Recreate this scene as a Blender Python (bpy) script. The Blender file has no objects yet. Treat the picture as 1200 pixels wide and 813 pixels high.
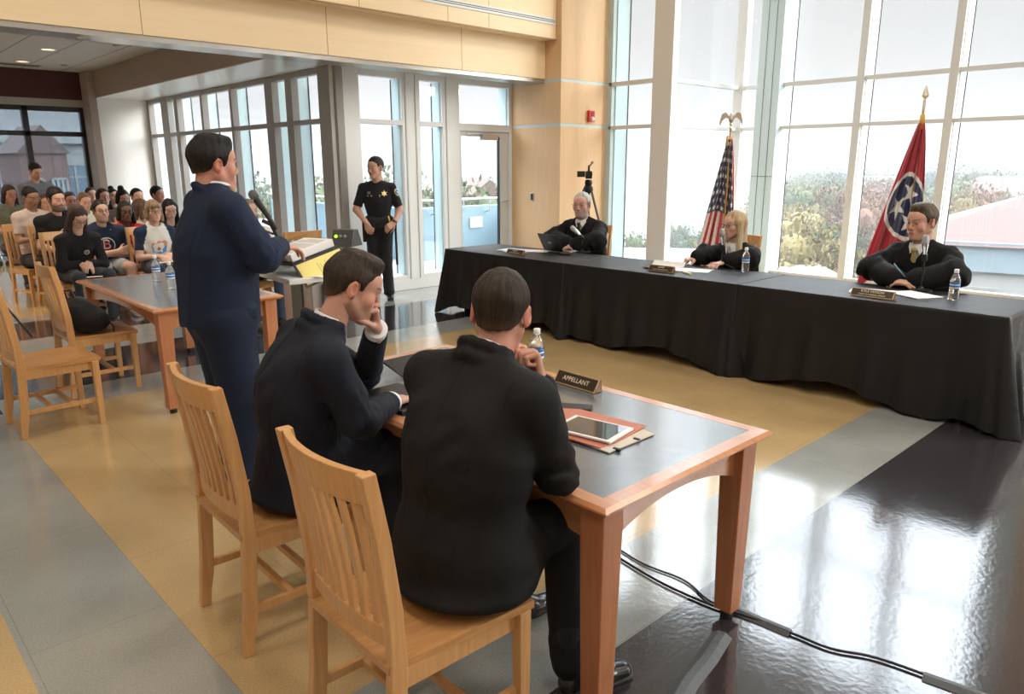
import bpy, bmesh, math, random
import numpy as np
from mathutils import Vector, Matrix, Euler
from mathutils.bvhtree import BVHTree
random.seed(7); rng = np.random.default_rng(7)
SC = bpy.context.scene; COL = SC.collection
R = math.radians; PI = math.pi

# ------------------------------------------------------------------ camera
CAM_H = 1.65; FPX = 868.5
def _basis():
    YAW, PIT, ROL = R(43.274), R(13.646), R(-.161)
    a = np.array([-math.sin(YAW), 0, math.cos(YAW)]); b = np.array([math.cos(YAW), 0, math.sin(YAW)]); v = np.array([0, 1., 0])
    cp, sp = math.cos(PIT), math.sin(PIT); Rx = np.array([[1, 0, 0], [0, cp, -sp], [0, sp, cp]])
    cr, sr = math.cos(ROL), math.sin(ROL); Rz = np.array([[cr, -sr, 0], [sr, cr, 0], [0, 0, 1]]); M = Rz @ Rx
    return np.array([M @ b, M @ a, -(M @ v)])
MW = _basis()
cam = bpy.data.objects.new('camera', bpy.data.cameras.new('camera')); COL.objects.link(cam)
cam.data.sensor_width = 36; cam.data.lens = FPX / 1200 * 36; cam.data.clip_end = 2000
rm = Matrix((MW[:, 0], -MW[:, 1], -MW[:, 2])).transposed().to_4x4()
cam.matrix_world = Matrix.Translation((0, 0, CAM_H)) @ rm
SC.camera = cam

# ------------------------------------------------------------------ world, light, exposure
SC.view_settings.view_transform = 'Standard'; SC.view_settings.look = 'None'
SC.view_settings.exposure = 0.25; SC.view_settings.gamma = 1; SC.view_settings.use_curve_mapping = False
SKY_HORIZON, SKY_ZENITH, SUN_E, CEIL_FILL_E = 0.68, 8.0, 4.0, 50
w = bpy.data.worlds.new('overcast_sky'); SC.world = w; w.use_nodes = True
nt = w.node_tree; nt.nodes.clear()
tc = nt.nodes.new('ShaderNodeTexCoord'); sx = nt.nodes.new('ShaderNodeSeparateXYZ'); nt.links.new(tc.outputs['Generated'], sx.inputs[0])
rp = nt.nodes.new('ShaderNodeValToRGB'); nt.links.new(sx.outputs['Z'], rp.inputs[0])
el = rp.color_ramp.elements
el[0].position = 0.0; el[0].color = (SKY_HORIZON / 8, SKY_HORIZON / 8, SKY_HORIZON / 8 * 1.005, 1)
el[1].position = 1.0; el[1].color = (SKY_ZENITH / 8 * .93, SKY_ZENITH / 8 * .98, SKY_ZENITH / 8 * 1.06, 1)
e = el.new(0.26); e.color = (SKY_HORIZON / 8, SKY_HORIZON / 8, SKY_HORIZON / 8 * 1.005, 1)
e = el.new(0.5); e.color = (SKY_ZENITH / 8 * .98, SKY_ZENITH / 8 * 1.06, SKY_ZENITH / 8 * 1.16, 1)
bg = nt.nodes.new('ShaderNodeBackground'); bg.inputs[1].default_value = 8; nt.links.new(rp.outputs[0], bg.inputs[0])
wo = nt.nodes.new('ShaderNodeOutputWorld'); nt.links.new(bg.outputs[0], wo.inputs[0])
sun = bpy.data.objects.new('sun', bpy.data.lights.new('sun', 'SUN')); COL.objects.link(sun)
sun.data.energy = SUN_E; sun.data.angle = R(30); sun.data.color = (1, .96, .9)
sun.rotation_euler = Vector((-.62, .72, -.34)).to_track_quat('-Z', 'Y').to_euler()

# ------------------------------------------------------------------ materials
MATS = {}
def mat(name, col=(.5, .5, .5), rough=.5, metal=0., spec=.5, bump=0., bscale=20., stretch=(1, 1, 1), var=0., vscale=4., attr=None, coat=0., sheen=0., trans=0., emit=None, estr=0.):
    if name in MATS: return MATS[name]
    m = bpy.data.materials.new(name); m.use_nodes = True; n = m.node_tree; b = n.nodes['Principled BSDF']
    b.inputs['Base Color'].default_value = (*col, 1); b.inputs['Roughness'].default_value = rough; b.inputs['Metallic'].default_value = metal
    b.inputs['Specular IOR Level'].default_value = spec; b.inputs['Coat Weight'].default_value = coat; b.inputs['Sheen Weight'].default_value = sheen
    b.inputs['Transmission Weight'].default_value = trans
    if emit: b.inputs['Emission Color'].default_value = (*emit, 1); b.inputs['Emission Strength'].default_value = estr
    src = None
    if attr:
        a = n.nodes.new('ShaderNodeAttribute'); a.attribute_name = attr; src = a.outputs['Color']
        n.links.new(src, b.inputs['Base Color'])
    if bump or var:
        t = n.nodes.new('ShaderNodeTexCoord'); mp = n.nodes.new('ShaderNodeMapping'); mp.inputs['Scale'].default_value = stretch
        n.links.new(t.outputs['Object'], mp.inputs[0])
    if var:
        z = n.nodes.new('ShaderNodeTexNoise'); z.inputs['Scale'].default_value = vscale; z.inputs['Detail'].default_value = 5
        n.links.new(mp.outputs[0], z.inputs['Vector'])
        mr = n.nodes.new('ShaderNodeMapRange'); mr.inputs['From Min'].default_value = .3; mr.inputs['From Max'].default_value = .7
        mr.inputs['To Min'].default_value = 1 - var; mr.inputs['To Max'].default_value = 1 + var; n.links.new(z.outputs['Fac'], mr.inputs[0])
        mx = n.nodes.new('ShaderNodeMix'); mx.data_type = 'RGBA'; mx.blend_type = 'MULTIPLY'; mx.inputs[0].default_value = 1
        if src: n.links.new(src, mx.inputs[6])
        else: mx.inputs[6].default_value = (*col, 1)
        n.links.new(mr.outputs[0], mx.inputs[7]); n.links.new(mx.outputs[2], b.inputs['Base Color'])
    if bump:
        z2 = n.nodes.new('ShaderNodeTexNoise'); z2.inputs['Scale'].default_value = bscale; z2.inputs['Detail'].default_value = 4
        n.links.new(mp.outputs[0], z2.inputs['Vector']); bp = n.nodes.new('ShaderNodeBump'); bp.inputs['Strength'].default_value = bump; bp.inputs['Distance'].default_value = .01
        n.links.new(z2.outputs['Fac'], bp.inputs['Height']); n.links.new(bp.outputs[0], b.inputs['Normal'])
    MATS[name] = m; return m
def wood(name, c1, c2, rough=.38, axis='z', scale=1.):
    m = mat(name, c1, rough); n = m.node_tree; b = n.nodes['Principled BSDF']
    t = n.nodes.new('ShaderNodeTexCoord'); mp = n.nodes.new('ShaderNodeMapping')
    s = {'x': (1.5, 22, 22), 'y': (22, 1.5, 22), 'z': (22, 22, 1.5)}[axis]; mp.inputs['Scale'].default_value = [q * scale for q in s]
    n.links.new(t.outputs['Object'], mp.inputs[0])
    z = n.nodes.new('ShaderNodeTexNoise'); z.inputs['Scale'].default_value = 3; z.inputs['Detail'].default_value = 7; z.inputs['Distortion'].default_value = .6
    n.links.new(mp.outputs[0], z.inputs['Vector'])
    r = n.nodes.new('ShaderNodeValToRGB'); r.color_ramp.elements[0].position = .3; r.color_ramp.elements[1].position = .72
    r.color_ramp.elements[0].color = (*c2, 1); r.color_ramp.elements[1].color = (*c1, 1)
    n.links.new(z.outputs['Fac'], r.inputs[0]); n.links.new(r.outputs[0], b.inputs['Base Color'])
    return m
def glass_mat(name, tint=(.975, .985, .98), refl=1.0):
    m = bpy.data.materials.new(name); m.use_nodes = True; n = m.node_tree; n.nodes.clear()
    o = n.nodes.new('ShaderNodeOutputMaterial'); t = n.nodes.new('ShaderNodeBsdfTransparent'); t.inputs[0].default_value = (*tint, 1)
    g = n.nodes.new('ShaderNodeBsdfGlossy'); g.inputs['Roughness'].default_value = .0; lw = n.nodes.new('ShaderNodeLayerWeight'); lw.inputs[0].default_value = .5; pw = n.nodes.new('ShaderNodeMath'); pw.operation = 'POWER'; pw.inputs[1].default_value = 5; n.links.new(lw.outputs['Facing'], pw.inputs[0])
    f = n.nodes.new('ShaderNodeMath'); f.operation = 'MULTIPLY_ADD'; f.inputs[1].default_value = .9; f.inputs[2].default_value = .03; n.links.new(pw.outputs[0], f.inputs[0])
    mu = n.nodes.new('ShaderNodeMath'); mu.operation = 'MULTIPLY'; mu.inputs[1].default_value = refl; n.links.new(f.outputs[0], mu.inputs[0])
    x = n.nodes.new('ShaderNodeMixShader'); n.links.new(mu.outputs[0], x.inputs[0]); n.links.new(t.outputs[0], x.inputs[1]); n.links.new(g.outputs[0], x.inputs[2])
    n.links.new(x.outputs[0], o.inputs[0]); MATS[name] = m; return m

# ------------------------------------------------------------------ mesh builder
class MB:
    def __init__(s): s.v = []; s.f = []; s.m = []
    def add(s, vs, fs, mi=0):
        o = len(s.v); s.v += [tuple(map(float, p)) for p in vs]; s.f += [tuple(i + o for i in f) for f in fs]; s.m += [mi] * len(fs); return s
    def box(s, x0, x1, y0, y1, z0, z1, mi=0, M=None):
        vs = [Vector((x, y, z)) for x in (x0, x1) for y in (y0, y1) for z in (z0, z1)]
        if M is not None: vs = [M @ p for p in vs]
        return s.add(vs, [(0, 1, 3, 2), (4, 6, 7, 5), (0, 4, 5, 1), (2, 3, 7, 6), (0, 2, 6, 4), (1, 5, 7, 3)], mi)
    def prism(s, poly, t0, t1, fn, mi=0):
        # poly 2D (a,b); fn(a,b,t)->xyz
        n = len(poly); vs = [fn(a, b, t0) for a, b in poly] + [fn(a, b, t1) for a, b in poly]
        return s.add(vs, [tuple(range(n))[::-1], tuple(range(n, 2 * n))] + [(i, (i + 1) % n, n + (i + 1) % n, n + i) for i in range(n)], mi)
    def loft(s, rings, cap=True, mi=0, closed=True):
        n = len(rings[0]); vs = [p for r in rings for p in r]; fs = []
        for k in range(len(rings) - 1):
            for i in range(n if closed else n - 1):
                j = (i + 1) % n; fs.append((k * n + i, k * n + j, (k + 1) * n + j, (k + 1) * n + i))
        if cap: fs += [tuple(range(n))[::-1], tuple((len(rings) - 1) * n + i for i in range(n))]
        return s.add(vs, fs, mi)
    def tube(s, path, r, seg=10, mi=0, cap=True, flat=1.):
        P = [Vector(p) for p in path]; rr = r if isinstance(r, (list, tuple)) else [r] * len(P); rings = []; up = None
        for i, p in enumerate(P):
            d = (P[min(i + 1, len(P) - 1)] - P[max(i - 1, 0)]).normalized()
            if up is None: up = Vector((0, 0, 1)) if abs(d.z) < .9 else Vector((1, 0, 0))
            a = d.cross(up); a = a.normalized() if a.length > 1e-5 else d.orthogonal().normalized(); b = a.cross(d).normalized(); up = b
            rings.append([p + (a * math.cos(t) + b * math.sin(t) * flat) * rr[i] for t in [2 * PI * k / seg for k in range(seg)]])
        return s.loft(rings, cap, mi)
    def lathe(s, prof, seg=20, c=(0, 0, 0), mi=0, M=None, cap=True):
        c = Vector(c); rings = []
        for r, z in prof:
            q = [Vector((r * math.cos(2 * PI * k / seg), r * math.sin(2 * PI * k / seg), z)) for k in range(seg)]
            rings.append([(M @ p if M is not None else p) + c for p in q])
        return s.loft(rings, cap, mi)
    def bar(s, a, b, w, d, mi=0, up=(0, 0, 1), w2=None, d2=None):
        a = Vector(a); b = Vector(b); z = (b - a).normalized(); u = Vector(up)
        x = u.cross(z); x = x.normalized() if x.length > 1e-4 else z.orthogonal().normalized(); y = z.cross(x)
        w2 = w if w2 is None else w2; d2 = d if d2 is None else d2
        return s.loft([[p + x * (i * ww / 2) + y * (j * dd / 2) for i, j in ((-1, -1), (1, -1), (1, 1), (-1, 1))] for p, ww, dd in ((a, w, d), (b, w2, d2))], True, mi)
    def build(s, name, mats, parent=None, smooth=False, bevel=0., loc=None, rot=None):
        me = bpy.data.meshes.new(name); me.from_pydata(s.v, [], s.f); me.validate()
        for q in (mats if isinstance(mats, (list, tuple)) else [mats]): me.materials.append(q)
        if any(s.m) and len(me.polygons) == len(s.m): me.polygons.foreach_set('material_index', s.m)
        bm = bmesh.new(); bm.from_mesh(me); bmesh.ops.recalc_face_normals(bm, faces=bm.faces); bm.to_mesh(me); bm.free()
        o = link(name, me, parent)
        if smooth: shade(me, smooth)
        if bevel:
            b = o.modifiers.new('bevel', 'BEVEL'); b.width = bevel; b.segments = 2; b.limit_method = 'ANGLE'; b.angle_limit = R(40)
        if loc: o.location = loc
        if rot: o.rotation_euler = rot
        return o
def shade(me, deg=40):
    me.polygons.foreach_set('use_smooth', [True] * len(me.polygons))
    if deg is True or deg >= 180: return
    bm = bmesh.new(); bm.from_mesh(me); c = R(40 if deg is True else deg)
    for e in bm.edges:
        if len(e.link_faces) == 2 and e.calc_face_angle(0) > c: e.smooth = False
    bm.to_mesh(me); bm.free()
def link(name, data, parent=None):
    o = bpy.data.objects.new(name, data); COL.objects.link(o)
    if parent is not None: o.parent = parent
    return o
def tag(o, label=None, cat=None, group=None, kind=None):
    if label: o['label'] = label
    if cat: o['category'] = cat
    if group: o['group'] = group
    if kind: o['kind'] = kind
    return o
def root(name, loc, label, cat, rz=0, group=None):
    o = link(name, None); o.location = loc; o.rotation_euler = (0, 0, rz); o.empty_display_size = .1
    return tag(o, label, cat, group)
def struct(name, mb, m, parent=None, **k):
    o = mb.build(name, m, parent, **k); o['kind'] = 'structure'; return o
def dup(o, loc=None, rz=None, label=None, group=None, parent=None):
    c = o.copy(); COL.objects.link(c)
    if parent is not None: c.parent = parent
    if loc is not None: c.location = loc
    if rz is not None: c.rotation_euler = (0, 0, rz)
    if label: c['label'] = label
    if group: c['group'] = group
    for ch in [q for q in bpy.data.objects if q.parent == o]: dup(ch, parent=c)
    return c
def text(name, s, size, M, m, parent, depth=.0006):
    cu = bpy.data.curves.new(name, 'FONT'); cu.body = s; cu.size = size; cu.align_x = 'CENTER'; cu.align_y = 'CENTER'; cu.extrude = depth
    t = bpy.data.objects.new(name, cu); COL.objects.link(t); dg = bpy.context.evaluated_depsgraph_get(); me = bpy.data.meshes.new_from_object(t.evaluated_get(dg))
    bpy.data.objects.remove(t); me.transform(M); me.materials.clear(); me.materials.append(m); return link(name, me, parent)
def frame(o, x, y):
    x = Vector(x).normalized(); y = Vector(y); y = (y - x * y.dot(x)).normalized(); z = x.cross(y)
    return Matrix.Translation(o) @ Matrix((x, y, z)).transposed().to_4x4()

M_ = dict(
    oak=wood('honey_oak', (.64, .36, .155), (.54, .28, .105), .33, 'z'),
    oakx=wood('honey_oak_seat', (.58, .31, .125), (.47, .23, .08), .26, 'x'),
    cherry=wood('cherry_edge', (.58, .27, .13), (.50, .21, .095), .26, 'y', .8),
    panel=wood('maple_panel', (.74, .50, .29), (.69, .45, .25), .5, 'z', .5),
    panel2=wood('maple_fascia', (.90, .72, .48), (.87, .68, .43), .5, 'x', .3),
    lam=mat('table_laminate', (.10, .115, .135), .24, spec=1.0, bump=.03, bscale=400),
    alu=mat('painted_mullion', (.62, .63, .62), .45, .0),
    grey=mat('grey_frame', (.30, .285, .27), .45),
    white=mat('white_frame', (.74, .76, .76), .45),
    teal=mat('pale_teal_frame', (.52, .63, .65), .45),
    blueish=mat('pale_blue_fin', (.58, .74, .78), .4),
    tan=mat('tan_frame', (.68, .66, .63), .5),
    dark=mat('dark_bronze_frame', (.018, .018, .02), .4),
    steel=mat('brushed_steel', (.62, .62, .62), .3, 1.),
    black=mat('black_plastic', (.012, .012, .013), .42),
    rubber=mat('black_rubber', (.015, .015, .015), .6),
    wallw=mat('white_wall_paint', (.78, .77, .75), .7, bump=.05, bscale=80),
    wallt=mat('taupe_wall_paint', (.30, .245, .215), .75),
    wallr=mat('maroon_wall_paint', (.055, .012, .014), .7),
    soff=mat('soffit_paint', (.62, .61, .60), .35),
    band=mat('brushed_soffit_band', (.42, .40, .37), .28, .6),
    hallw=mat('hall_wall_paint', (.70, .64, .56), .8),
    paper=mat('white_paper', (.82, .82, .82), .6),
    seal=mat('black_seal', (.02, .02, .025), .5),
)
GL = glass_mat('window_glass'); GLD = glass_mat('tinted_window_glass', (.52, .57, .60), .9)

# ------------------------------------------------------------------ the floor
def floor_mat():
    m = bpy.data.materials.new('banded_floor'); m.use_nodes = True; n = m.node_tree; b = n.nodes['Principled BSDF']; L = n.links.new
    g = n.nodes.new('ShaderNodeNewGeometry'); s = n.nodes.new('ShaderNodeSeparateXYZ'); L(g.outputs['Position'], s.inputs[0]); X, Y = s.outputs['X'], s.outputs['Y']
    def mt(op, a, c=None, d=None):
        q = n.nodes.new('ShaderNodeMath'); q.operation = op
        for i, t in enumerate((a, c, d)):
            if t is None: continue
            if isinstance(t, (int, float)): q.inputs[i].default_value = t
            else: L(t, q.inputs[i])
        return q.outputs[0]
    def rng_(v, lo, hi): return mt('MULTIPLY', mt('GREATER_THAN', v, lo), mt('LESS_THAN', v, hi))
    OR = lambda a, c: mt('MAXIMUM', a, c)
    AND = lambda a, c: mt('MULTIPLY', a, c)
    tan1 = AND(rng_(Y, 1.86, 5.86), mt('GREATER_THAN', X, .78)); tan = OR(tan1, AND(rng_(Y, -20, 5.9), mt('LESS_THAN', X, .30)))
    tan = OR(tan, rng_(Y, 9.85, 40))
    dark = OR(AND(mt('LESS_THAN', Y, 1.42), mt('GREATER_THAN', X, .78)), AND(rng_(Y, 6.35, 7.55), mt('LESS_THAN', X, 5.9)))
    dark = OR(dark, AND(rng_(Y, 8.5, 9.5), mt('LESS_THAN', X, 5.9)))
    dark = AND(dark, mt('LESS_THAN', X, 6.9)); dark = OR(dark, AND(rng_(Y, 5.95, 6.2), rng_(X, .3, .78)))
    def noise(sc, det=6):
        q = n.nodes.new('ShaderNodeTexNoise'); q.inputs['Scale'].default_value = sc; q.inputs['Detail'].default_value = det; L(g.outputs['Position'], q.inputs['Vector']); return q.outputs['Fac']
    def mix(f, a, c, bl='MIX'):
        q = n.nodes.new('ShaderNodeMix'); q.data_type = 'RGBA'; q.blend_type = bl
        for i, t in ((0, f), (6, a), (7, c)):
            if isinstance(t, (int, float)): q.inputs[i].default_value = t
            elif isinstance(t, tuple): q.inputs[i].default_value = (*t, 1)
            else: L(t, q.inputs[i])
        return q.outputs[2]
    base = mix(tan, (.30, .315, .30), (.50, .355, .175)); base = mix(dark, base, (.035, .032, .036))
    sp = n.nodes.new('ShaderNodeMapRange'); sp.inputs['From Min'].default_value = .35; sp.inputs['From Max'].default_value = .65; sp.inputs['To Min'].default_value = .88; sp.inputs['To Max'].default_value = 1.12
    L(noise(150), sp.inputs[0]); base = mix(1., base, sp.outputs[0], 'MULTIPLY')
    sp2 = n.nodes.new('ShaderNodeMapRange'); sp2.inputs['From Min'].default_value = .3; sp2.inputs['From Max'].default_value = .7; sp2.inputs['To Min'].default_value = .9; sp2.inputs['To Max'].default_value = 1.08
    L(noise(2.2, 3), sp2.inputs[0]); base = mix(1., base, sp2.outputs[0], 'MULTIPLY')
    # tile joints: rows .458 wide along x, tiles .915 long along y, staggered
    def line(v, off, per, wd):
        f = mt('FRACT', mt('DIVIDE', mt('SUBTRACT', v, off), per)); dd = mt('MULTIPLY', mt('MINIMUM', f, mt('SUBTRACT', 1., f)), per); return mt('LESS_THAN', dd, wd)
    row = mt('FLOOR', mt('DIVIDE', mt('SUBTRACT', X, .322), .458)); st = mt('MULTIPLY', mt('MODULO', row, 2.), .4575)
    jl = OR(line(X, .322, .458, .0016), line(mt('ADD', Y, st), .97 + 9.15, .915, .0016))
    base = mix(AND(jl, .3), base, (.04, .035, .03)); L(base, b.inputs['Base Color'])
    rr = n.nodes.new('ShaderNodeMapRange'); rr.inputs['To Min'].default_value = .07; rr.inputs['To Max'].default_value = .16; L(noise(3.), rr.inputs[0]); L(rr.outputs[0], b.inputs['Roughness'])
    b.inputs['Specular IOR Level'].default_value = .75
    bp = n.nodes.new('ShaderNodeBump'); bp.inputs['Strength'].default_value = .09; b.inputs['Coat Weight'].default_value = .35; b.inputs['Coat Roughness'].default_value = .08; bp.inputs['Distance'].default_value = .006
    L(mt('ADD', noise(45., 3), mt('MULTIPLY', noise(9., 2), .8)), bp.inputs['Height']); L(bp.outputs[0], b.inputs['Normal'])
    return m
FM = floor_mat()
struct('floor', MB().box(-6, 11, -8, 8.6, -.3, 0).box(-6, 5.15, 8.6, 15.6, -.3, 0), FM)
# ------------------------------------------------------------------ walls, windows, soffits
HZ = 6.4
# door wall (y = 8.42, between the corner column and the wood column)
YD = 8.42
struct('trim_curb', MB().box(5.06, 7.95, 8.39, 8.95, 0, .15).box(4.95, 5.25, 8.42, 15.2, 0, .15), M_['white'], bevel=.006)
struct('wall_corner', MB().box(4.86, 5.26, YD - .06, YD + .22, .0, 2.85), [M_['grey'], M_['white']])
bpy.data.objects['wall_corner'].data.polygons.foreach_set('material_index', [1 if abs(p.normal.y) > .5 or p.normal.x > .5 else 0 for p in bpy.data.objects['wall_corner'].data.polygons])
def fr(name, boxes, m, glass, kind='structure', fins=None, seal=None, gm=None):
    mb = MB()
    for q in boxes: mb.box(*q)
    o = struct(name, mb, m, bevel=.004)
    g = MB()
    for q in glass: g.box(*q)
    p = g.build('window_pane', gm or GL, o)
    if fins:
        f = MB()
        for q in fins: f.box(*q)
        f.build('window_fin', M_['blueish'], o)
    if seal:
        f = MB()
        for q in seal: f.box(*q)
        f.build('window_seal', M_['seal'], o)
    return o
D0, D1 = YD - .03, YD + .09
def doorwin(n, x0, g0, g1, x1):
    # frame from x0..x1, glass g0..g1
    fr('window_%d' % n, [(x0, g0, D0, D1, .15, 2.85), (g1 + .13, x1, D0, D1, .15, 2.85), (g0, g1 + .13, D0, D1, 2.77, 2.85), (g0, g1 + .13, D0, D1, 2.19, 2.25), (g0, g1 + .13, D0, D1, .15, .2)],
       M_['white'], [(g0, g1 + .13, YD + .05, YD + .056, .2, 2.19), (g0, g1 + .13, YD + .05, YD + .056, 2.25, 2.77)],
       fins=[(g1 + .12, g1 + .131, YD + .02, YD + .19, .2, 2.19), (g1 + .12, g1 + .131, YD + .02, YD + .19, 2.25, 2.77)], seal=[(g1 + .11, g1 + .131, YD + .19, YD + .2, .2, 2.19), (g1 + .11, g1 + .131, YD + .19, YD + .2, 2.25, 2.77)])
doorwin(1, 5.22, 5.29, 5.80, 6.21)
doorwin(2, 6.205, 6.22, 6.47, 6.87)
struct('trim_1', MB().box(5.98, 6.0, D0 - .012, D0, .15, 2.85).box(6.14, 6.155, D0 - .012, D0, .15, 2.85).box(6.66, 6.675, D0 - .012, D0, .15, 2.85), M_['alu'])
fr('window_3', [(6.865, 6.90, D0, D1, .15, 2.85), (7.85, 7.95, D0, D1, .15, 2.85), (6.9, 7.85, D0, D1, 2.77, 2.85), (6.9, 7.85, D0, D1, 2.15, 2.25)], M_['white'],
   [(6.9, 7.85, YD + .05, YD + .056, 2.25, 2.77)], fins=[(7.84, 7.851, YD + .02, YD + .2, 2.25, 2.77)])
dr = root('door_1', (6.9, YD, .15), 'glazed terrace door with an overhead closer beside the wood column', 'door'); dr['kind'] = 'structure'; del dr['category']
MB().box(.0, .05, 0, .05, 0, 2.0).box(.80, .95, 0, .05, 0, 2.0).box(.05, .8, 0, .05, 1.93, 2.0).box(.05, .8, 0, .05, 0, .2).build('door_frame', M_['alu'], dr, bevel=.003)
MB().box(.05, .8, .02, .026, .2, 1.93).build('door_glass', GL, dr)
MB().box(.765, .775, -.01, .04, .2, 1.93).build('door_seal', M_['seal'], dr)
MB().box(.40, .70, -.07, 0, 1.88, 1.96).box(.12, .42, -.05, -.02, 1.955, 1.97).bar((.66, -.05, 1.97), (.4, -.12, 1.985), .02, .01).build('door_closer', M_['steel'], dr, bevel=.004)
MB().tube([(.79, .0, 1.0), (.79, -.05, 1.0), (.93, -.05, 1.0), (.93, 0, 1.0)], .011).build('door_handle', M_['steel'], dr, smooth=60)

# left window wall (x = 4.95)
XL = 4.95
ys = [(14.9, 15.02, 0), (13.95, 14.28, 0), (13.5, 13.66, 0), (12.42, 12.5, 1), (11.3, 11.38, 1), (9.98, 10.2, 0), (9.42, 9.6, 0), (8.3, 8.5, 0)]
mb = MB(); fn = MB(); gl = MB(); se = MB()
for a, b, t in ys:
    mb.box(XL - .04, XL + .06, a, b, .15, 2.85)
    if a > 8.4: fn.box(XL + .06, XL + .20, a + .0, a + .07, .15, 2.82); se.box(XL + .20, XL + .212, a - .015, a + .07, .15, 2.82)
for z0, z1 in ((2.78, 2.85), (2.19, 2.25), (.15, .22)): mb.box(XL - .035, XL + .055, 8.4, 15.2, z0, z1)
gl.box(XL + .045, XL + .05, 8.4, 15.2, .2, 2.8)
o = struct('window_4', mb, M_['grey'], bevel=.004); gl.build('window_pane', GL, o); fn.build('window_fin', M_['blueish'], o); se.build('window_seal', M_['seal'], o)

# end wall of the low wing
YE = 15.37
mb = MB()
for x in (-6, -4.4, -2.6, -.9, .9, 3.03): mb.box(x - .045, x + .045, YE - .02, YE + .1, 0, 2.70)
mb.box(3.88, 3.94, YE - .02, YE + .1, 0, 2.7)
for z0, z1 in ((2.62, 2.70), (2.2, 2.28), (.0, .1)): mb.box(-6, 3.93, YE - .02, YE + .1, z0, z1)
o = struct('window_5', mb, M_['dark'], bevel=.003); MB().box(-6, 3.9, YE + .04, YE + .046, .1, 2.62).build('window_pane', GLD, o)
struct('trim_2', MB().box(-6, 4.0, YE - .06, YE + .1, 2.70, 2.82), M_['grey'])
struct('wall_end', MB().box(3.94, 4.06, 14.9, YE + .1, 0, 3.29).box(3.94, 4.6, YE, YE + .2, 0, 3.29), M_['wallt'])
struct('wall_end_upper', MB().box(-6, 4.06, YE - .05, YE + .2, 2.82, 3.4), M_['wallr'])
struct('wall_return', MB().box(4.058, 4.93, 15.0, 15.2, 0, 2.86).box(4.93, 5.02, 15.03, 15.2, 0, 2.86), M_['wallw'])
struct('wall_upper_wing', MB().box(4.058, 4.1, 8.0, 15.4, 2.85, 3.5), M_['wallt'])
struct('ceiling_soffit', MB().box(4.1, 5.08, 8.0, 15.6, 2.852, 3.0).box(5.08, 8.0, 8.0, 8.66, 2.852, 3.0), M_['soff'])
struct('trim_3', MB().box(-6, 7.91, 7.72, 8.06, 2.80, 2.851), M_['band'])
struct('wall_wing_left', MB().box(-6.2, -6, 7.7, 15.6, 0, 3.4), M_['wallw'])
# tiled wing ceiling
def tile_mat():
    m = mat('ceiling_tile', (.33, .32, .31), .85, bump=.25, bscale=250); n = m.node_tree; b = n.nodes['Principled BSDF']; L = n.links.new
    g = n.nodes.new('ShaderNodeNewGeometry'); s = n.nodes.new('ShaderNodeSeparateXYZ'); L(g.outputs['Position'], s.inputs[0])
    a = n.nodes.new('ShaderNodeMath'); a.operation = 'ADD'; a.inputs[1].default_value = 20 * .29 - 2.905 + .0; L(s.outputs['X'], a.inputs[0])
    f = n.nodes.new('ShaderNodeMath'); f.operation = 'MODULO'; f.inputs[1].default_value = .595; L(a.outputs[0], f.inputs[0])
    c = n.nodes.new('ShaderNodeMath'); c.operation = 'LESS_THAN'; c.inputs[1].default_value = .014; L(f.outputs[0], c.inputs[0])
    x = n.nodes.new('ShaderNodeMix'); x.data_type = 'RGBA'; L(c.outputs[0], x.inputs[0]); x.inputs[6].default_value = (.42, .41, .40, 1); x.inputs[7].default_value = (.06, .06, .06, 1); L(x.outputs[2], b.inputs['Base Color']); return m
struct('ceiling_wing', MB().box(-6.2, 4.06, 8.0, 15.6, 3.29, 3.4), tile_mat())
def downlight(x, y, z, label, r=.085, on=12):
    t = root('ceiling_light', (x, y, z), label, 'ceiling light', group='recessed ceiling lights')
    MB().lathe([(r + .02, 0), (r + .02, -.006), (r, -.006), (r - .004, -.001)], 24, cap=False).build('trim_ring', M_['white'], t, smooth=True)
    MB().lathe([(r, -.001), (r, .0)], 24).build('lens', mat('warm_lamp', (1, .8, .6), emit=(1, .72, .45), estr=1.6), t)
    l = bpy.data.lights.new('lamp_glow', 'SPOT'); l.energy = on; l.spot_size = R(110); l.color = (1, .82, .62); l.shadow_soft_size = .06
    lo = link('lamp_glow', l, t); lo.location = (0, 0, -.02); return t
downlight(2.908, 12.69, 3.29, 'round warm recessed ceiling light nearer the golden fascia')
downlight(2.906, 14.35, 3.29, 'round warm recessed ceiling light closer to the maroon end wall')
for x, y, s in ((3.51, 11.63, 'small round grey sprinkler cap on the wing ceiling nearer the fascia'), (3.49, 14.36, 'small round grey sprinkler cap on the wing ceiling near the end wall')):
    tag(MB().lathe([(.05, 0), (.05, -.012), (.035, -.02)], 16, c=(x, y, 3.29)).build('sprinkler_cap', M_['grey'], smooth=True), s, 'sprinkler', 'ceiling sprinkler caps')
for x, y in ((.6, 10.4), (.6, 13), (-1.6, 10.4), (-1.6, 13), (-3.8, 10.4), (-3.8, 13), (2.3, 9.4)): downlight(x, y, 3.29, 'added unseen round ceiling light that brightens the seated audience', on=130)  # added lamps out of view, put in to brighten the wing
v = root('ceiling_vent', (2.5, 14.75, 3.29), 'dark slotted air diffuser strip in the wing ceiling by the maroon wall', 'vent')
MB().box(-.75, .75, -.07, .07, -.012, 0).build('vent_frame', M_['grey'], v)
mb = MB()
for k in range(4): mb.box(-.72, .72, -.05 + k * .028, -.038 + k * .028, -.016, -.012)
mb.build('vent_slots', M_['dark'], v)

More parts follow.
